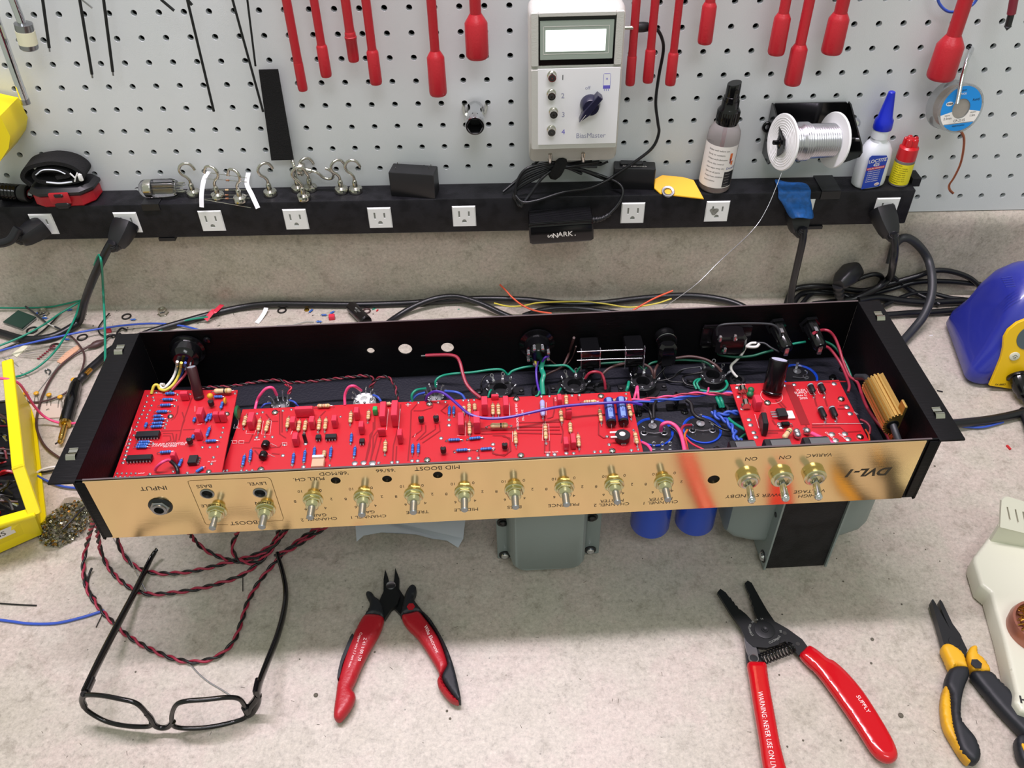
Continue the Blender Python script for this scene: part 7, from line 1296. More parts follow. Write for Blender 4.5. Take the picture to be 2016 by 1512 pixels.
q_ = fp(732, 942); b = MB('cream'); b.lathe([(.0056, .0020), (.0056, .0032), (.0048, .0036), (.0001, .0036)], FT @ M.Translation((q_[0], q_[1], 0)) @ M.Diagonal((1, .9, 1, 1)), 28); b.mat('slotdark'); b.ribbon([(q_[0] - .0028, q_[1]), (q_[0], q_[1] + .0020), (q_[0] + .0028, q_[1])], .0005, .0038, FT); b.text('UP', FT @ M.Translation((q_[0], q_[1] - .0014, .0038)), .0024); b.build('button', parent=pl)
q_ = fp(600, 1210); b = MB('ink'); b.text('FX-888D', FT @ M.Translation((q_[0], q_[1] + .0004, .0023)), .0032, shear=.2); b.build('printing', parent=pl)
for i in range(5):
    b = MB('station_blue'); x_ = 680 + i * 8; 
    a, c_ = W(*kz(620 + i * 10, 225 + i * 20), y=-.146 - .003 * i), W(*kz(720 + i * 8, 210 + i * 22), y=-.146 - .003 * i); b.tube([a, c_], .0006, 6); b.build('vent_rib', parent=body)
cn = FT @ V((fp(760, 1120)[0], fp(760, 1120)[1], .0022)); dn = V((.002, -.030, -.012)); b = MB('spec_black'); b.lat(cn, cn + dn, [(.0115, 0), (.0120, .001), (.0120, .003), (.0095, .004), (.0095, .018), (.0080, .021), (.0078, .026), (.0045, .0285), (.004, .034)], 26); b.build('cord_connector', parent=t)
e_ = cn + dn * 1.03; b = MB('cable'); b.tube(catmull([e_, e_ + V((.001, -.010, -.009)), W(2012, 808, z=.006), W(2022, 840, z=.006), W(2040, 900, z=.006)], 8), .0034, 10); b.build('iron_cord', parent=t)

# ---------- iron holder at the right edge
t = thing('iron_holder', 'cream plastic soldering iron stand with vent slots cut off by the right edge', 'iron stand', W(2000, 1200, z=0))
b = MB('cream')
zz = .022; P = [W(1968, 1028, z=zz), W(1918, 1094, z=zz), W(1917, 1104, z=zz), W(1931, 1150, z=zz), W(1950, 1166, z=zz), W(1974, 1250, z=zz), W(2000, 1362, z=zz), W(1998, 1380, z=zz), W(2010, 1398, z=zz), W(2120, 1440, z=zz), W(2120, 1040, z=zz)]
pillow(b, [(p.x, p.y) for p in P], 0, zz, .003); b.build('base_tray', parent=t, smooth=50)
TF = TR(W(1990, 1010, z=.055), x=(1, -.16, -.0), y=(.10, .62, .78))
def hp(u, v): q_ = on_plane(u, v, TF); return (q_.x, q_.y)
b = MB('cream'); b.plate([hp(*p) for p in ((1969, 1038), (1972, 985), (1978, 979), (1986, 978), (2120, 1020), (2120, 1075))], [[hp(x + o_, y) for x, y in L] for o_ in (0, 16, 31, 47) for L in ([(1981.5, 998 + o_ * .30), (1984.5, 998 + o_ * .30), (1990, 1023 + o_ * .30), (1987, 1026 + o_ * .30)],)], -.0035, 0, TF)
b.build('vented_guard', parent=t)
b = MB('cream'); g0, g1 = TF @ V((*hp(1969, 1038), -.002)), TF @ V((*hp(2120, 1075), -.002)); k_ = V((0, .003, 0)); e0, e1 = V((g0.x, g0.y, .02)), V((g1.x, g1.y, .02)); b.loft([[g0, g1, g1 + k_, g0 + k_], [e0, e1, e1 + k_, e0 + k_]]); b.build('guard_wall', parent=t)
p = W(2042, 1238, z=.026); b = MB('rose'); b.lathe([(.0225, -.004), (.0230, .004), (.0215, .009), (.0195, .009), (.0190, .000), (.0001, .000)], M.Translation(p), 40); b.build('cleaner_cup', parent=t)
random.seed(4); b = MB('sponge_brass')
for i in range(40):
    a = random.uniform(0, 2 * PI); r = .018 * math.sqrt(random.random()); c_ = p + V((r * math.cos(a), r * math.sin(a), random.uniform(.001, .010))); b.tube(catmull([c_ + V([random.uniform(-.006, .006) for _ in range(3)]) * (1, 1, 1)[0] for _ in range(5)], 4), .0006, 4)
b.build('brass_wool', parent=t, kind='stuff'); q_ = W(2007, 1377, z=.0222); b = MB('slotdark'); b.text('HAKKO', M.Translation(q_) @ M.Rotation(-.25, 4, 'Z'), .0085, 'LEFT', bold=.0003); b.build('lettering', parent=t)
random.seed(9); 
for i, (u, v) in enumerate(((1970, 1045), (2008, 1060), (1978, 1098), (1993, 1148), (1985, 1175))): pass

# ---------- yellow parts bin at left
t = thing('parts_bin', 'open yellow plastic bin full of black and red wire scraps at the left edge', 'bin', W(10, 950, z=0))
def Q3(u, v, z): return W(u, v, z=z)
RBt, RMt, RFt = Q3(13, 719, .085), Q3(34, 924, .085), Q3(66, 1012, .052); RFb, RMb, RBb = Q3(82, 1052, .004), Q3(73, 930, .004), Q3(60, 800, .004)
LBt, LMt, LFt = RBt + V((-.14, .01, 0)), RMt + V((-.16, -.03, 0)), Q3(-60, 1048, .052); LFb = Q3(-60, 1115, .004); LBb = V((LBt.x + .01, RBb.y, .004))
RFt2 = Q3(66, 1012, .052)
b = MB('bin_yellow'); th = .0035
def wall(b, ring, off): b.loft([[p for p in ring], [p + off for p in ring]])
wall(b, [RBb, RMb, RFb, RFt, RMt, RBt], V((-th, 0, 0))); b.build('side_wall', parent=t)
b = MB('bin_yellow'); wall(b, [LFb, RFb, RFt, LFt], V((0, th, 0))); b.build('front_wall', parent=t)
b = MB('bin_yellow'); rim = [RBt + V((0, .002, .002)), RMt + V((.001, 0, .002)), RFt + V((.001, -.001, .002)), LFt + V((0, -.001, .002))]
for i in range(3):
    a, c_ = rim[i], rim[i + 1]; d = (c_ - a).normalized(); T_ = TR((a + c_) / 2, x=d, z=(V((0, 0, 1)))); b.box((0, 0.001 if i < 2 else -.001, 0), ((c_ - a).length + .004, .011, .004), T=T_, ch=.001)
b.build('rim', parent=t)
b = MB('bin_yellow'); P = [Q3(70, 828, .001), Q3(76, 870, .001), Q3(93, 1030, .001), Q3(80, 1034, .001), RMb, RBb]; pillow(b, [(p.x, p.y) for p in P], 0, .0035, .0008, 1); P = [LFb, RFb, RMb, RBb, LBb]; b.prism([(p.x - .002, p.y + .002) for p in P], .003, .006); b.build('base', parent=t)
q_ = W(4, 1056, y=RFb.y - .0058); b = MB('label_white'); TL = TR(((LFb + RFb) / 2 * .35 + (LFt + RFt) / 2 * .65), x=(RFb - LFb), y=(LFt - LFb)); tt = TL.inverted() @ W(4, 1058, z=.034); b.box((tt.x - .006, tt.y, .0004), (.034, .012, .0004), T=TL); b.mat('ink'); b.text('PLUGS', TL @ M.Translation((tt.x + .004, tt.y, .0008)), .009, 'RIGHT'); b.build('paper_label', parent=t)
random.seed(21); b = MB('w_black'); cx_, cy_ = (LMt.x + RMt.x) / 2 + .02, -.33
for i in range(230):
    y = random.uniform(RFt.y + .022, RBt.y - .01); z = random.uniform(.012, .052) * (1 if y > RMt.y else .6); f_ = (y - RFb.y) / (RBb.y - RFb.y); xm = (RFb.x + (RBb.x - RFb.x) * f_) * (1 - z / .085) + (RMt.x + (RBt.x - RMt.x) * max(0, (y - RMt.y) / (RBt.y - RMt.y))) * z / .085 - .022; x = random.uniform(xm - .10, xm); b.mat(random.choice(['w_black', 'w_black', 'w_black', 'w_dred', 'cap_red', 'rubber', 'nickel', 'w_brown'])); a = random.uniform(0, PI); L = random.uniform(.006, .02)
    b.tube(catmull([(x - L * math.cos(a), y - L * .5 * math.sin(a), z), (x + random.uniform(-.004, .004), y, z + random.uniform(0, .008)), (min(x + L * math.cos(a), xm + .010), y + L * .5 * math.sin(a), z)], 4), random.choice([.0009, .0012, .0016]), 5)
b.mat('cable'); b.prism([(p.x - .012 + (.03 if p is LFb else 0), p.y + (.014 if p is LFb or p is RFb else -.006)) for p in (LFb, RFb, RMb, RBb, LBb)], .007, .016); b.build('wire_scraps', label='tangle of black and red wire scraps heaped inside the yellow bin', cat='wire scraps', kind='stuff')

# ============================================================ CORDS, LOOSE WIRES AND SMALL PARTS ON THE BENCH
def loose(name, label, cat, mat, P, r, k=7, closed=False, group=None):
    P = [(p[0], p[1], None, -.014 - r) if len(p) == 3 and W(p[0], p[1], z=p[2]).y > -.014 - r else p for p in P]
    b = MB(mat); b.tube(wp(P, k=k), r, 9 if r > .002 else 7, closed=closed); return b.build(name, label=label, cat=cat, group=group)
h_ = .0045
loose('power_cable', 'long black printed cable running along the foot of the backsplash', 'cable', 'cable', [(235, 690, h_), (262, 668, h_), (300, 652, h_), (350, 637, h_), (410, 620, h_), (470, 606, h_), (525, 599, h_), (600, 599, h_), (700, 600, h_), (800, 597, h_), (900, 590, .008), (965, 588, .010), (1040, 591, .010), (1110, 598, .008), (1180, 597, .008), (1260, 588, .009), (1340, 582, .010), (1400, 586, .009), (1450, 598, .008), (1490, 620, .006)], .0042)
loose('instrument_cable', 'black cable looping up behind the chassis near the orange wires', 'cable', 'cable', [(738, 655, .004), (780, 624, .004), (820, 601, .010), (860, 587, .014), (900, 584, .014), (945, 597, .012), (990, 618, .008), (1030, 634, .006)], .0036)
loose('instrument_cable', 'black cable lying low between the yellow wire and the chassis', 'cable', 'cable', [(1030, 622, .004), (1070, 610, .006), (1120, 606, .008), (1180, 612, .006), (1240, 620, .004), (1300, 628, .004)], .0036)
loose('hookup_wire', 'yellow wire lying behind the chassis rear edge', 'wire', 'w_yellow', [(973, 597, .012), (1000, 603, .014), (1030, 602, .015), (1060, 596, .016), (1110, 594, .015), (1150, 594, .012), (1190, 598, .010), (1240, 605, .008), (1290, 598, .012), (1322, 588, .016)], .0010)
loose('hookup_wire', 'orange-red wire on the left of the two behind the chassis', 'wire', 'w_orange', [(984, 560, .030), (997, 573, .024), (1009, 586, .020), (1030, 602, .016), (1055, 612, .014), (1086, 617, .012)], .0011)
loose('hookup_wire', 'straight orange-red wire end on the right behind the chassis', 'wire', 'w_orange', [(1246, 611, .014), (1285, 589, .024), (1325, 572, .034)], .0011)
# cables at the right
TC = .0052
loose('thick_cable', 'thickest black cable arching in a loop right of the chassis', 'cable', 'cable_grey', [(1752, 520, .055), (1757, 500, .062), (1764, 478, .070), (1782, 468, .072), (1805, 480, .070), (1826, 508, .060), (1835, 545, .048), (1833, 585, .034), (1818, 622, .020), (1795, 652, .010), (1770, 680, .006)], TC)
b = None
for i, (P, r, lab) in enumerate((([(1545, 608, .005), (1560, 572, .010), (1600, 563, .010), (1650, 566, .010), (1700, 572, .010), (1745, 560, .012), (1800, 545, .014), (1850, 532, .018), (1905, 545, .016), (1940, 575, .008)], .0034, 'upper black cable looping from the taped cord to behind the station'),
    ([(1560, 600, .004), (1580, 578, .006), (1630, 577, .006), (1690, 583, .006), (1750, 570, .008), (1800, 556, .010), (1860, 554, .010), (1930, 560, .008)], .0034, 'second black cable from the top in the tangle right of the chassis'),
    ([(1690, 592, .010), (1730, 586, .010), (1775, 592, .006), (1830, 596, .005), (1880, 594, .005), (1940, 592, .005)], .0048, 'fat black cable lying straight between chassis corner and station'),
    ([(1740, 602, .005), (1790, 580, .008), (1830, 577, .008), (1870, 586, .006), (1905, 590, .006)], .0028, 'thin black cable arching over the fat straight one'),
    ([(1725, 622, .005), (1790, 617, .005), (1850, 614, .005), (1930, 606, .005)], .0042, 'lowest black cable in the tangle, nearest the chassis corner'),
    ([(1575, 602, .004), (1600, 578, .006), (1640, 573, .008), (1680, 588, .006), (1720, 600, .004)], .0030, 'short black cable loop beside the upright mains connector'),
    ([(1660, 562, .014), (1700, 545, .020), (1725, 540, .022), (1737, 550, .018), (1720, 575, .010)], .0030, 'small black cable arc behind the upright mains connector'),
    ([(1757, 545, .022), (1790, 570, .010), (1830, 590, .006), (1850, 600, .005)], .0034, 'black cable crossing diagonally under the thick loop'))):
    loose('loose_cable', lab, 'cable', 'cable', P, r, group='black cables tangled right of the chassis')
t = thing('mains_connector', 'black angled mains connector standing up in the cable tangle', 'connector', W(1665, 600, z=0))
a, c_ = W(1655, 558, z=.040), W(1700, 520, z=.052); b = MB('rubber'); d_ = (c_ - a).normalized(); TT = TR(a, x=V((.5, -.6, .6)), z=d_); b.loft([[(p[0], p[1], z) for p in sup(rx, ry, .55, 20)] for rx, ry, z in ((.007, .006, -.004), (.0095, .008, .000), (.0125, .0095, .008), (.0135, .0105, .012), (.0135, .0105, .030), (.0125, .0095, .032))], T=TT); b.build('connector_body', parent=t)
b = MB('rubber'); relief(b, [a + V((-.002, 0, -.002)), W(1652, 575, z=.026), W(1655, 592, z=.012), W(1657, 604, z=.005)], .0075, .0045, 5); b.build('strain_relief', parent=t)
loose('iron_station_cable', 'thick black cable from behind the chassis to the soldering station', 'cable', 'cable', [(1850, 836, .010), (1900, 832, .008), (1950, 826, .007), (2000, 816, .006), (2060, 800, .006)], .0048)
loose('hookup_wire', 'blue wire under the cable right of the chassis', 'wire', 'w_blue', [(1870, 834, .003), (1900, 840, .003), (1935, 841, .003), (1975, 831, .003)], .0013)
# left side wires
loose('hookup_wire', 'green wire running from the power cord to the upper left edge', 'wire', 'w_green', [(160, 591, .012), (130, 598, .010), (100, 604, .006), (60, 606, .004), (0, 606, .003), (-40, 604, .003)], .0012)
loose('hookup_wire', 'middle green wire running down to the left edge past the glass square', 'wire', 'w_green', [(160, 593, .012), (120, 616, .012), (85, 640, .012), (40, 664, .012), (-10, 684, .012)], .0013)
loose('hookup_wire', 'green wire curving down from the power cord toward the yellow bin', 'wire', 'w_green', [(158, 594, .014), (148, 625, .014), (130, 660, .012), (105, 695, .010), (75, 722, .006), (45, 738, .004), (18, 744, .003)], .0013)
loose('hookup_wire', 'bright green wire hanging straight down from the power cord to the chassis flange', 'wire', 'w_green', [(186, 522, None, -.060), (192, 506, None, -.064), (196, 503, None, -.068), (200, 520, None, -.075), (203, 570, .060), (206, 630, .040), (207, 680, .030), (207, 712, .025)], .0014)
loose('hookup_wire', 'long blue wire crossing the clutter from left edge to the chassis corner', 'wire', 'w_blue', [(-20, 696, .012), (40, 680, .012), (110, 664, .012), (180, 650, .010), (250, 640, .008), (310, 637, .006), (360, 642, .004), (400, 652, .003)], .0013)
loose('hookup_wire', 'green wire beside the cable at the back left chassis corner', 'wire', 'w_green', [(298, 662, .003), (330, 643, .005), (370, 630, .007), (410, 624, .008)], .0014)
loose('hookup_wire', 'pink wire curving out of the yellow bin to the chassis', 'wire', 'w_pink', [(-20, 744, .09), (18, 747, .088), (38, 756, .078), (52, 775, .055), (68, 800, .030), (90, 822, .012), (120, 833, .006), (150, 833, .005)], .0014)
loose('test_cable', 'thin dark cable making a wide arc from hub to under the flange', 'cable', 'w_brown', [(178, 680, .005), (160, 690, .004), (140, 703, .003), (115, 725, .003), (95, 755, .003), (80, 790, .003), (72, 825, .003), (74, 850, .003), (88, 878, .003), (112, 898, .003), (130, 906, .003)], .0014)
loose('test_cable', 'thin dark cable crossing behind the audio plug', 'cable', 'w_brown', [(132, 655, .006), (150, 672, .005), (165, 695, .005), (164, 720, .005), (150, 750, .004), (130, 773, .003), (100, 786, .003), (70, 792, .003), (40, 789, .003)], .0012)
loose('test_cable', 'thin black cable running down left beside the glass square', 'cable', 'w_black', [(120, 615, .003), (100, 637, .003), (75, 658, .003), (40, 673, .003), (0, 690, .003), (-30, 700, .003)], .0011)
loose('heat_shrink', 'straight grey and white wire piece pointing at the green square', 'wire', 'cable_grey', [(50, 603, .004), (70, 618, .004), (92, 636, .004)], .0012); loose('heat_shrink', 'white wire piece continuing the grey one', 'wire', 'w_white', [(93, 637, .004), (107, 643, .004)], .0008); loose('heat_shrink', 'short dark wire piece beside the bend of the power cord', 'wire', 'cable_grey', [(108, 643, .004), (118, 648, .004), (130, 656, .005)], .0012)
loose('cable_tie', 'curled black tie beside the green vertical wire', 'cable tie', 'w_black', [(215, 617, .003), (204, 630, .003), (194, 645, .003), (196, 656, .003), (206, 662, .003), (216, 660, .003), (222, 664, .003)], .0009)
loose('cable_tie', 'black curly loop by the back left chassis corner', 'cable tie', 'w_black', [(250, 650, .003), (240, 646, .004), (232, 653, .004), (230, 662, .003), (236, 657, .005), (243, 665, .003)], .0012)
t = thing('splitter_hub', 'small dark oval cable junction left of the chassis corner', 'connector', W(190, 678, z=0)); a, c_ = W(177, 683, z=.0045), W(203, 672, z=.0045); b = MB('w_brown'); L = (c_ - a).length; b.lat(a, c_, [(.0012, -.003), (.0026, .001), (.0048, L * .35), (.0048, L * .65), (.0030, L), (.0018, L + .004)], 18, sq=.8); b.build('junction', parent=t); b = MB('w_black'); b.tube(wp([(203, 672, .0045), (215, 661, .0045), (226, 660, .004), (232, 666, .004)]), .0016, 7); b.build('lead', parent=t)
# audio plug
t = thing('audio_plug', 'black quarter-inch audio plug with gold tip beside the left flange', 'audio plug', W(150, 800, z=0))
a, c_ = W(150, 755, z=.008), W(129, 832, z=.007); d_ = (c_ - a).normalized(); b = MB('spec_black'); L = (c_ - a).length; b.lat(a, c_, [(.0040, -.006), (.0055, .0), (.0064, .004), (.0068, L * .30), (.0074, L * .34), (.0074, L * .52), (.0068, L * .55), (.0068, L - .002), (.0060, L)], 22); b.build('barrel', parent=t)
b = MB('brass_jack'); b.lat(c_, c_ + d_, [(.0062, -.0004), (.0062, .0032), (.0042, .0034), (.0031, .0042), (.0031, .021), (.0027, .0215), (.0031, .022), (.0031, .024), (.0024, .0262), (.0030, .0290), (.0016, .0315), (.0001, .032)], 20); b.build('tip', parent=t)
b = MB('cable'); b.tube(catmull([a, W(160, 745, z=.008), W(175, 728, z=.0075), W(193, 712, z=.007), W(215, 692, z=.006), W(240, 676, z=.0055), W(262, 664, z=.005)], 8), [.0044] * 9 + [.0052] * 6 + [.0046] * 60, 10); b.build('cable', parent=t); b = MB('label_yellow'); 
b = MB('sponge_brass'); b.tube([W(168, 737, z=.0102), W(178, 727, z=.0098)], .0030, 8, flat=.9); b.build('printed_sleeve', parent=t)
# LCD glass square, nuts, rings
b = MB('lcdgreen'); P = [W(u, v, z=.004) for u, v in ((6, 634), (36, 611), (71, 624), (43, 647))]; b.prism([(p.x, p.y) for p in P], .0028, .0046, ins=.0003); b.mat('frosted'); b.prism([(p.x, p.y) for p in P], .0016, .0028); b.build('glass_square', label='dark green glass display square lying at upper left', cat='display')
def nut(u, v, lab, r=.0060, h=.007):
    b = MB('nickel'); T = M.Translation(W(u, v, z=0)) @ M.Rotation(.3, 4, 'Z'); b.lathe([(.0040, .0), (r * 1.15, 0), (r * 1.2, .0010), (r, .0014), (r, h - .0008), (r * .9, h)], T, 6); b.lathe([(r * .85, h - .001), (r * .8, h + .0012), (.0036, h + .0012), (.0034, .0005), (.0001, .0005)], T, 20, caps=False); b.mat('slotdark'); b.lathe([(.0034, .0008), (.0001, .0008)], T, 14); b.build('hex_nut', label=lab, cat='nut', group='shiny hex nuts on the bench')
nut(87, 620, 'tall shiny hex nut beside the green glass square'); nut(322, 618, 'shiny hex nut standing alone behind the chassis back left corner')
def ring(u, v, R_, r, lab, mat='oring', nm='rubber_ring'):
    c_ = W(u, v, z=r); b = MB(mat); b.tube([c_ + V((R_ * math.cos(i * PI / 14), R_ * math.sin(i * PI / 14), 0)) for i in range(28)], r, 8, closed=True); b.build(nm, label=lab, cat='ring', group='rings scattered behind the chassis')
ring(249, 623, .0052, .0010, 'black rubber ring touching a blue resistor near the green wire'); ring(162, 664, .0056, .0010, 'black rubber ring beside the blue wire, left of the hub'); ring(108, 682, .0052, .0012, 'dark brownish ring lying on the taped resistors', 'w_brown'); ring(555, 611, .0050, .0010, 'black rubber ring alone behind the chassis, under the long cable'); ring(722, 612, .0044, .0010, 'brown ring half behind the black capacitor', 'w_brown'); ring(63, 650, .0060, .0011, 'black ring partly hidden under the glass square')
# loose components
def lres(u, v, a, lab, z=.0014, me=RB, lead=.0):
    o = bpy.data.objects.new('loose_resistor', me); C.objects.link(o); o.matrix_basis = M.Translation(W(u, v, z=z)) @ M.Rotation(a, 4, 'Z') @ M.Diagonal((1.05, 1.05, .8, 1)); ROOT[o.name] = o.matrix_basis; tag(o, lab, 'resistor', 'loose resistors on the bench')
lres(137, 610, .2, 'blue resistor near the top, between the green wires'); lres(262, 629, .05, 'blue resistor touching the black ring'); lres(74, 616, 1.0, 'blue resistor upright-angled left of the hex nut'); lres(88, 626, -.1, 'blue resistor below the hex nut by the green glass'); lres(132, 668, -.1, 'blue resistor just under the blue wire')
lres(612, 612, 1.0, 'blue resistor right of the brass eyelet'); lres(638, 620, 0, 'light blue resistor above the red cap cluster'); lres(628, 633, 0, 'blue resistor with yellow-tipped lead near chassis edge'); lres(654, 615, .8, 'blue resistor right above the red film capacitor'); lres(235, 672, -1.1, 'tan resistor at the chassis back left corner', me=RT)
def lbox(mat, u, v, d, lab, name, cat, rz=0, r=.0004):
    b = MB(mat); T = M.Translation(W(u, v, z=0)) @ M.Rotation(rz, 4, 'Z'); b.box((0, 0, d[2] / 2), d, T=T, ch=r); return b.build(name, label=lab, cat=cat)
lbox('filmcap', 214, 654, (.0072, .0035, .006), 'red film capacitor lying left of the chassis corner', 'loose_capacitor', 'capacitor', .1); lbox('filmcap', 654, 628, (.0075, .006, .006), 'red film capacitor lying behind the chassis edge', 'loose_capacitor', 'capacitor', .1)
t = thing('loose_electrolytic', 'large black electrolytic capacitor lying against the chassis rear edge', 'capacitor', W(707, 620, z=0)); a, c_ = W(692, 604, z=.0075), W(722, 634, z=.0085); L = (c_ - a).length; b = MB('elec_black'); b.lat(a, c_, [(.0050, -.001), (.0072, 0), (.0074, .001), (.0074, L - .003), (.0068, L - .0022), (.0074, L - .0012), (.0070, L)], 26); b.build('can', parent=t); b = MB('slot'); d_ = (c_ - a).normalized(); 
TTT = TR(a.lerp(c_, .5), x=d_, z=V((.1, -.5, .9))); b.text('400V 33uF', TTT @ M.Translation((0, .001, .0076)), .003); b.text('105 C', TTT @ M.Translation((0, -.002, .0074)), .0026); b.build('printing', parent=t); b = MB('nickel'); b.cyl(c_ - d_ * .001, c_ + d_ * .004, .0004); b.build('lead', parent=t)
b = MB('brass'); b.lathe([(.0014, 0), (.0030, 0), (.0032, .0012), (.0024, .0024), (.0012, .0024)], M.Translation(W(604, 611, z=0)), 18); b.build('eyelet', label='small brass eyelet left of the loose blue resistors', cat='eyelet')
loose('wire_lead', 'grey stiff wire lying along the chassis rear edge', 'wire', 'slot', [(545, 641, .002), (575, 640, .002), (600, 634, .002), (618, 634, .002)], .0006); b = MB('paper_white'); b.tube(wp([(524, 606, .006), (520, 616, .004), (512, 628, .002), (505, 636, .001)]), .0028, 8, flat=.12, up=(0, -.5, 1)); b.build('paper_tag', label='curled white paper tag behind the long cable', cat='tag')
b = MB('w_pink'); b.mat('orange'); P = [W(u, v, z=z) for u, v, z in ((437, 600, .008), (424, 612, .012), (418, 614, .012), (405, 630, .006))]; b.mat('filmcap'); b.tube(catmull(P, 5), .0030, 8, flat=.10, up=(0, -.6, .8)); b.build('red_tape_flag', label='red tape flag stuck over the cable left of the chassis', cat='tape')
lbox('w_green', 736, 609, (.0050, .0014, .0010), 'tiny green wire clipping right of the black capacitor', 'wire_clipping', 'clipping', .8, 0); lbox('cap_red', 743, 612, (.0040, .0014, .0012), 'tiny red wire clipping right of the green one', 'wire_clipping', 'clipping', 1.1, 0); lbox('w_green', 903, 609, (.0022, .0012, .0004), 'tiny green fleck alone behind the chassis', 'wire_clipping', 'clipping', .1, 0)
lbox('cap_red', 1876, 636, (.0048, .0024, .0020), 'small red piece beside the soldering station foot', 'wire_clipping', 'clipping', .4, 0); lbox('cap_red', 1985, 882, (.0020, .0060, .0018), 'small red piece below the station at right', 'wire_clipping', 'clipping', .2, 0); lbox('w_black', 1850, 771, (.0060, .0012, .0012), 'short black wire end against the right flange', 'wire_clipping', 'clipping', -.4, 0); lbox('paper_white', 1833, 661, (.0040, .0010, .0006), 'tiny white clipping right of the chassis corner', 'wire_clipping', 'clipping', .05, 0)
lbox('w_black', 114, 872, (.0012, .0060, .0012), 'short black wire stub below the audio plug tip', 'wire_clipping', 'clipping', -.7, 0)
# taped resistors flat on the bench
t = thing('taped_resistor_strip', 'row of resistors with leads stuck to yellow and tan tape, lying flat at left', 'resistors', W(90, 700, z=0))
b = MB('paper_tape'); P = [W(u, v, z=.001) for u, v in ((23, 697), (46, 680), (55, 682), (33, 703))]; b.prism([(p.x, p.y) for p in P], .0002, .0012); b.build('tape', parent=t); b = MB('tan_tape'); P = [W(u, v, z=.001) for u, v in ((112, 712), (130, 694), (152, 680), (160, 684), (140, 700), (120, 716))]; b.prism([(p.x, p.y) for p in P], .0002, .0016); b.build('tape', parent=t)
for i in range(8):
    f_ = i / 7; a, c_ = W(36 + 24 * f_, 702 - 22 * f_, z=.0014), W(116 + 36 * f_, 710 - 27 * f_, z=.0014); m_ = a.lerp(c_, .5); d = (c_ - a).normalized(); b = MB('nickel'); b.cyl(a, c_, .0003, n=5); b.mat('w_dred'); b.lat(m_ - d * .0018, m_, [(.0004, 0), (.0010, .0006), (.0010, .0030), (.0004, .0036)], 8); b.build('taped_resistor', parent=t)
# yellow ceramic caps on their card strip
t = thing('taped_capacitor_strip', 'card strip holding four yellow ceramic capacitors beside the bin', 'capacitors', W(90, 800, z=0)); b = MB('card'); P = [W(u, v, z=.001) for u, v in ((36, 793), (118, 795), (122, 822), (50, 824))]; hs = [W(u, 806 + (u - 60) * .02, z=.001) for u in (47, 70, 94, 117)]; b.plate([(p.x, p.y) for p in P], [(p.x, p.y, .0018) for p in hs[:3]], .0006, .0011); b.build('card_strip', parent=t)
for u, v in ((50, 774), (71, 774), (96, 777), (118, 781)):
    p = W(u, v, z=.0035); b = MB('yellowcap'); b.ball(p, .0030, 10, .55); b.mat('nickel'); b.tube([p, W(u - 3, v + 10, z=.0015), W(u - 4, v + 22, z=.0012)], .0003, 5); b.tube([p, W(u + 4, v + 10, z=.0015), W(u + 4, v + 22, z=.0012)], .0003, 5); b.build('ceramic_capacitor', parent=t)
p = W(144, 747, z=.003); b = MB('yellowcap'); b.ball(p, .0030, 10, .55); b.build('loose_capacitor', label='single yellow ceramic capacitor against the audio plug', cat='capacitor')
loose('bare_lead', 'long bare wire lead left of the dark arc cable', 'wire', 'slot', [(117, 716, .001), (95, 745, .001), (75, 771, .001)], .0004)
b = MB('steel'); b.tube(wp([(92, 735, .0012), (89, 730, .0016), (94, 727, .0016), (99, 731, .0014), (96, 738, .001)]), .0009, 6); b.build('wire_staple', label='bent grey metal clip on the bench above the yellow capacitors', cat='clip')
for i, (P, lab) in enumerate((([(5, 704, .001), (22, 714, .001)], 'thin wire clipping above the yellow bin, left one'), ([(17, 704, .001), (36, 721, .001)], 'thin wire clipping above the yellow bin, right one'), ([(40, 733, .001), (58, 742, .001)], 'thin wire clipping at the end of the green wire'))): loose('wire_clipping', lab, 'clipping', 'slot', P, .0004)
# below the left corner
loose('hookup_wire', 'blue wire under the front left chassis flange', 'wire', 'w_blue', [(72, 936, .003), (95, 948, .003), (125, 958, .003), (165, 962, .003)], .0013); loose('hookup_wire', 'white wire end poking out under the left flange', 'wire', 'w_white', [(70, 932, .004), (82, 925, .006), (95, 921, .006), (115, 918, .004)], .0012); loose('hookup_wire', 'black wire end beside the white one under the left flange', 'wire', 'w_black', [(78, 930, .003), (90, 929, .003), (110, 925, .003)], .0012)
loose('hookup_wire', 'blue wire entering from the left edge near the eyeglasses', 'wire', 'w_blue', [(-20, 1218, .0016), (20, 1223, .0016), (60, 1228, .0016), (110, 1227, .0016), (160, 1216, .0016), (205, 1202, .0016)], .0013)
loose('hookup_wire', 'short thin black wire at the left edge below the bin', 'wire', 'w_black', [(-10, 1187, .001), (30, 1190, .001), (72, 1192, .001)], .0007); loose('hookup_wire', 'short curved black wire end beside the outermost twisted lead', 'wire', 'w_black', [(181, 1118, .005), (175, 1133, .002), (172, 1150, .002), (178, 1168, .002), (188, 1177, .002)], .0011)
loose('solder_piece', 'thin silver solder strand under the front left corner of the chassis', 'solder', 'solder', [(218, 1050, .030), (232, 1075, .006), (252, 1095, .002), (270, 1130, .007), (288, 1165, .006)], .0006); loose('solder_piece', 'thin silver solder strand running up from the eyeglasses right lens', 'solder', 'solder', [(374, 1307, .001), (390, 1325, .001), (410, 1342, .001), (435, 1357, .001), (455, 1370, .001)], .0006)
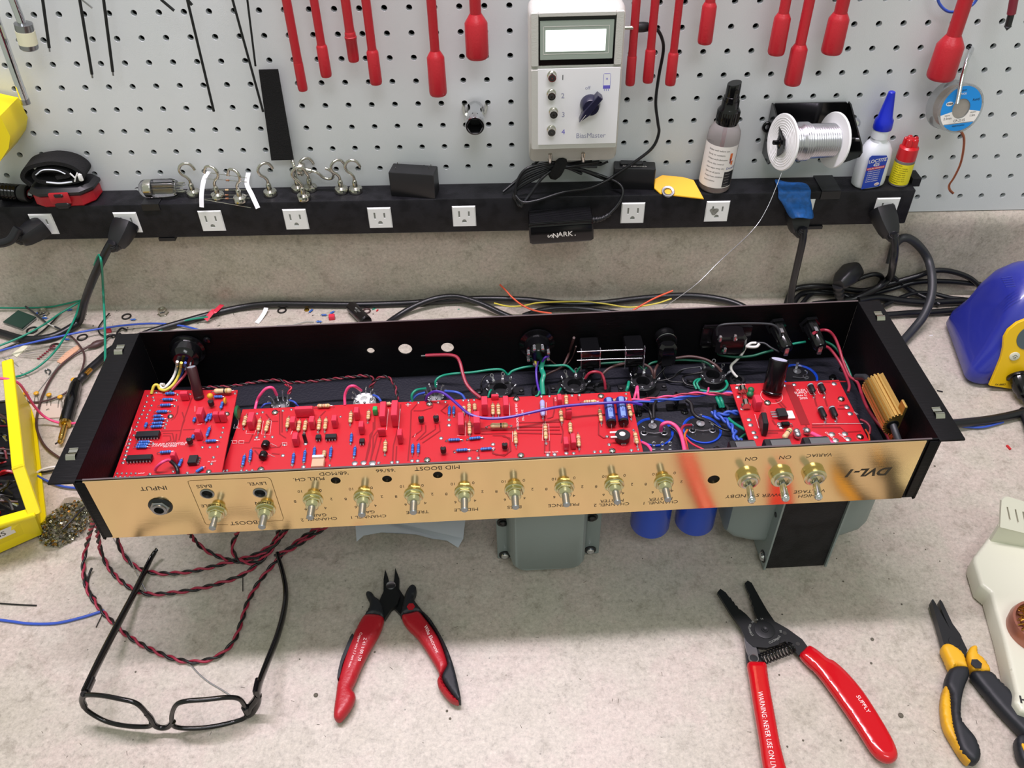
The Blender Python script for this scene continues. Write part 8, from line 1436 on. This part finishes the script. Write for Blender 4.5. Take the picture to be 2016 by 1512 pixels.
loose('wire_clipping', 'thin dark clipping between the twisted leads and right temple', 'clipping', 'w_black', [(478, 1136, .001), (478, 1164, .001)], .0004); loose('wire_clipping', 'thin dark clipping beside the blue wire end', 'clipping', 'w_black', [(201, 1210, .001), (189, 1235, .001)], .0004); loose('wire_clipping', 'thin black clipping lying across the bag of parts', 'clipping', 'w_black', [(166, 998, .012), (145, 1020, .014), (124, 1042, .013)], .0010)
# clear bag of tiny metal parts
random.seed(2); c0 = W(132, 1035, z=0); b = MB('spark')
for i in range(620):
    a = random.uniform(0, 2 * PI); r = math.sqrt(random.random()); A_, B_ = r * math.cos(a), r * math.sin(a); q_ = W(132 + 50 * A_ + 20 * B_, 1034 - 38 * A_ + 26 * B_, z=0); z = random.uniform(.0005, .011) * (1.1 - r * r)
    T = M.Translation((q_.x, q_.y, z + .001)) @ M.Rotation(random.uniform(0, PI), 4, 'Z') @ M.Rotation(random.uniform(-1.2, 1.2), 4, 'X'); b.mat(random.choice(['spark', 'spark', 'nickel', 'steel', 'sponge_brass'] if i % 3 else ['spark'])); b.lathe([(.0005, 0), (.0013, 0), (.0013, .0008), (.0005, .0008), (.0005, 0)], T, 6, caps=False)
b.build('eyelet_heap', label='glittering heap of tiny metal eyelets in a clear bag by the bin', cat='eyelets', kind='stuff')
b = MB('lens'); R_ = []
b2_ = MB('clear_plastic'); 
n = 30; rows = []
for j in range(7):
    rr_ = j / 6; row = []
    for i in range(n):
        a = 2 * PI * i / n; k_ = 1 + .10 * math.sin(5 * a + 1) + .06 * math.sin(9 * a); A_, B_ = rr_ * k_ * math.cos(a), rr_ * k_ * math.sin(a); q_ = W(136 + 58 * A_ + 24 * B_, 1030 - 44 * A_ + 30 * B_, z=0); row.append((q_.x, q_.y, .0135 * (1 - rr_ ** 3) + .0005 + .0018 * math.sin(7 * a + j * 2) * rr_ * (1 - rr_) * 2))
    rows.append(row)
mk('bag_film', 'ffffff', 0.08, trans=1.0, ior=1.02); b = MB('bag_film'); b.loft(rows[1:], caps=False); b.build('clear_bag', label='crumpled clear plastic bag over the metal eyelets', cat='bag', smooth=80)
# paper sheet under the chassis
b = MB('paper'); P = [(698, 1010, .012), (702, 1066, .010), (716, 1054, .012), (750, 1048, .014), (790, 1050, .014), (820, 1052, .012), (850, 1060, .008), (880, 1064, .006), (902, 1078, .004), (912, 1060, .010), (918, 1005, .012)]
v_ = [W(u, v, z=z) for u, v, z in P]; b.add(v_ + [p - V((0, 0, .0004)) for p in v_], [tuple(range(11))[::-1], tuple(range(11, 22))]); b.build('torn_paper', label='torn pale blue-grey paper sheet showing under the front of the chassis', cat='paper')
# crumbs
random.seed(33); b = MB('dirt')
for (u, v, s_) in [(622, 1369, 9), (1773, 1409, 10), (1655, 1458, 4), (1581, 1458, 4), (1534, 1329, 4), (1717, 1259, 7), (1715, 1306, 5), (1540, 1210, 4), (1660, 1145, 4), (1750, 1140, 3), (1775, 1190, 4), (1822, 1082, 3), (1850, 1105, 3), (738, 1284, 4), (880, 1400, 5), (886, 1415, 5), (267, 1323, 4), (246, 1263, 3), (1840, 918, 5), (1760, 1050, 3), (1647, 1100, 3), (590, 1298, 3), (714, 1195, 3), (1430, 1225, 3), (1265, 1100, 3), (900, 1110, 3), (1550, 1470, 4), (920, 1330, 2), (222, 640, 3), (168, 630, 4), (230, 612, 3), (310, 620, 3), (390, 637, 5), (700, 617, 3), (1440, 1098, 3), (1100, 1250, 2)]:
    p = W(u, v, z=0); r = s_ * .00042 / 2; b.ball((p.x, p.y, r * .4), r, 6, .5)
for i in range(60):
    p = W(random.uniform(20, 1990), random.uniform(1060, 1500), z=0); a = random.uniform(0, PI); L = random.uniform(.001, .004); b.tube([p + V((0, 0, .0002)), p + V((L * math.cos(a), L * math.sin(a), .0002))], .00016, 4)
for i in range(60):
    p = W(random.uniform(30, 760), random.uniform(602, 655), z=0); r = random.uniform(.0003, .0011); b.ball((p.x, p.y, r * .5), r, 5, .6)
b.build('crumbs', label='dark crumbs and clipped wire bits strewn over the bench top', cat='crumbs', kind='stuff')
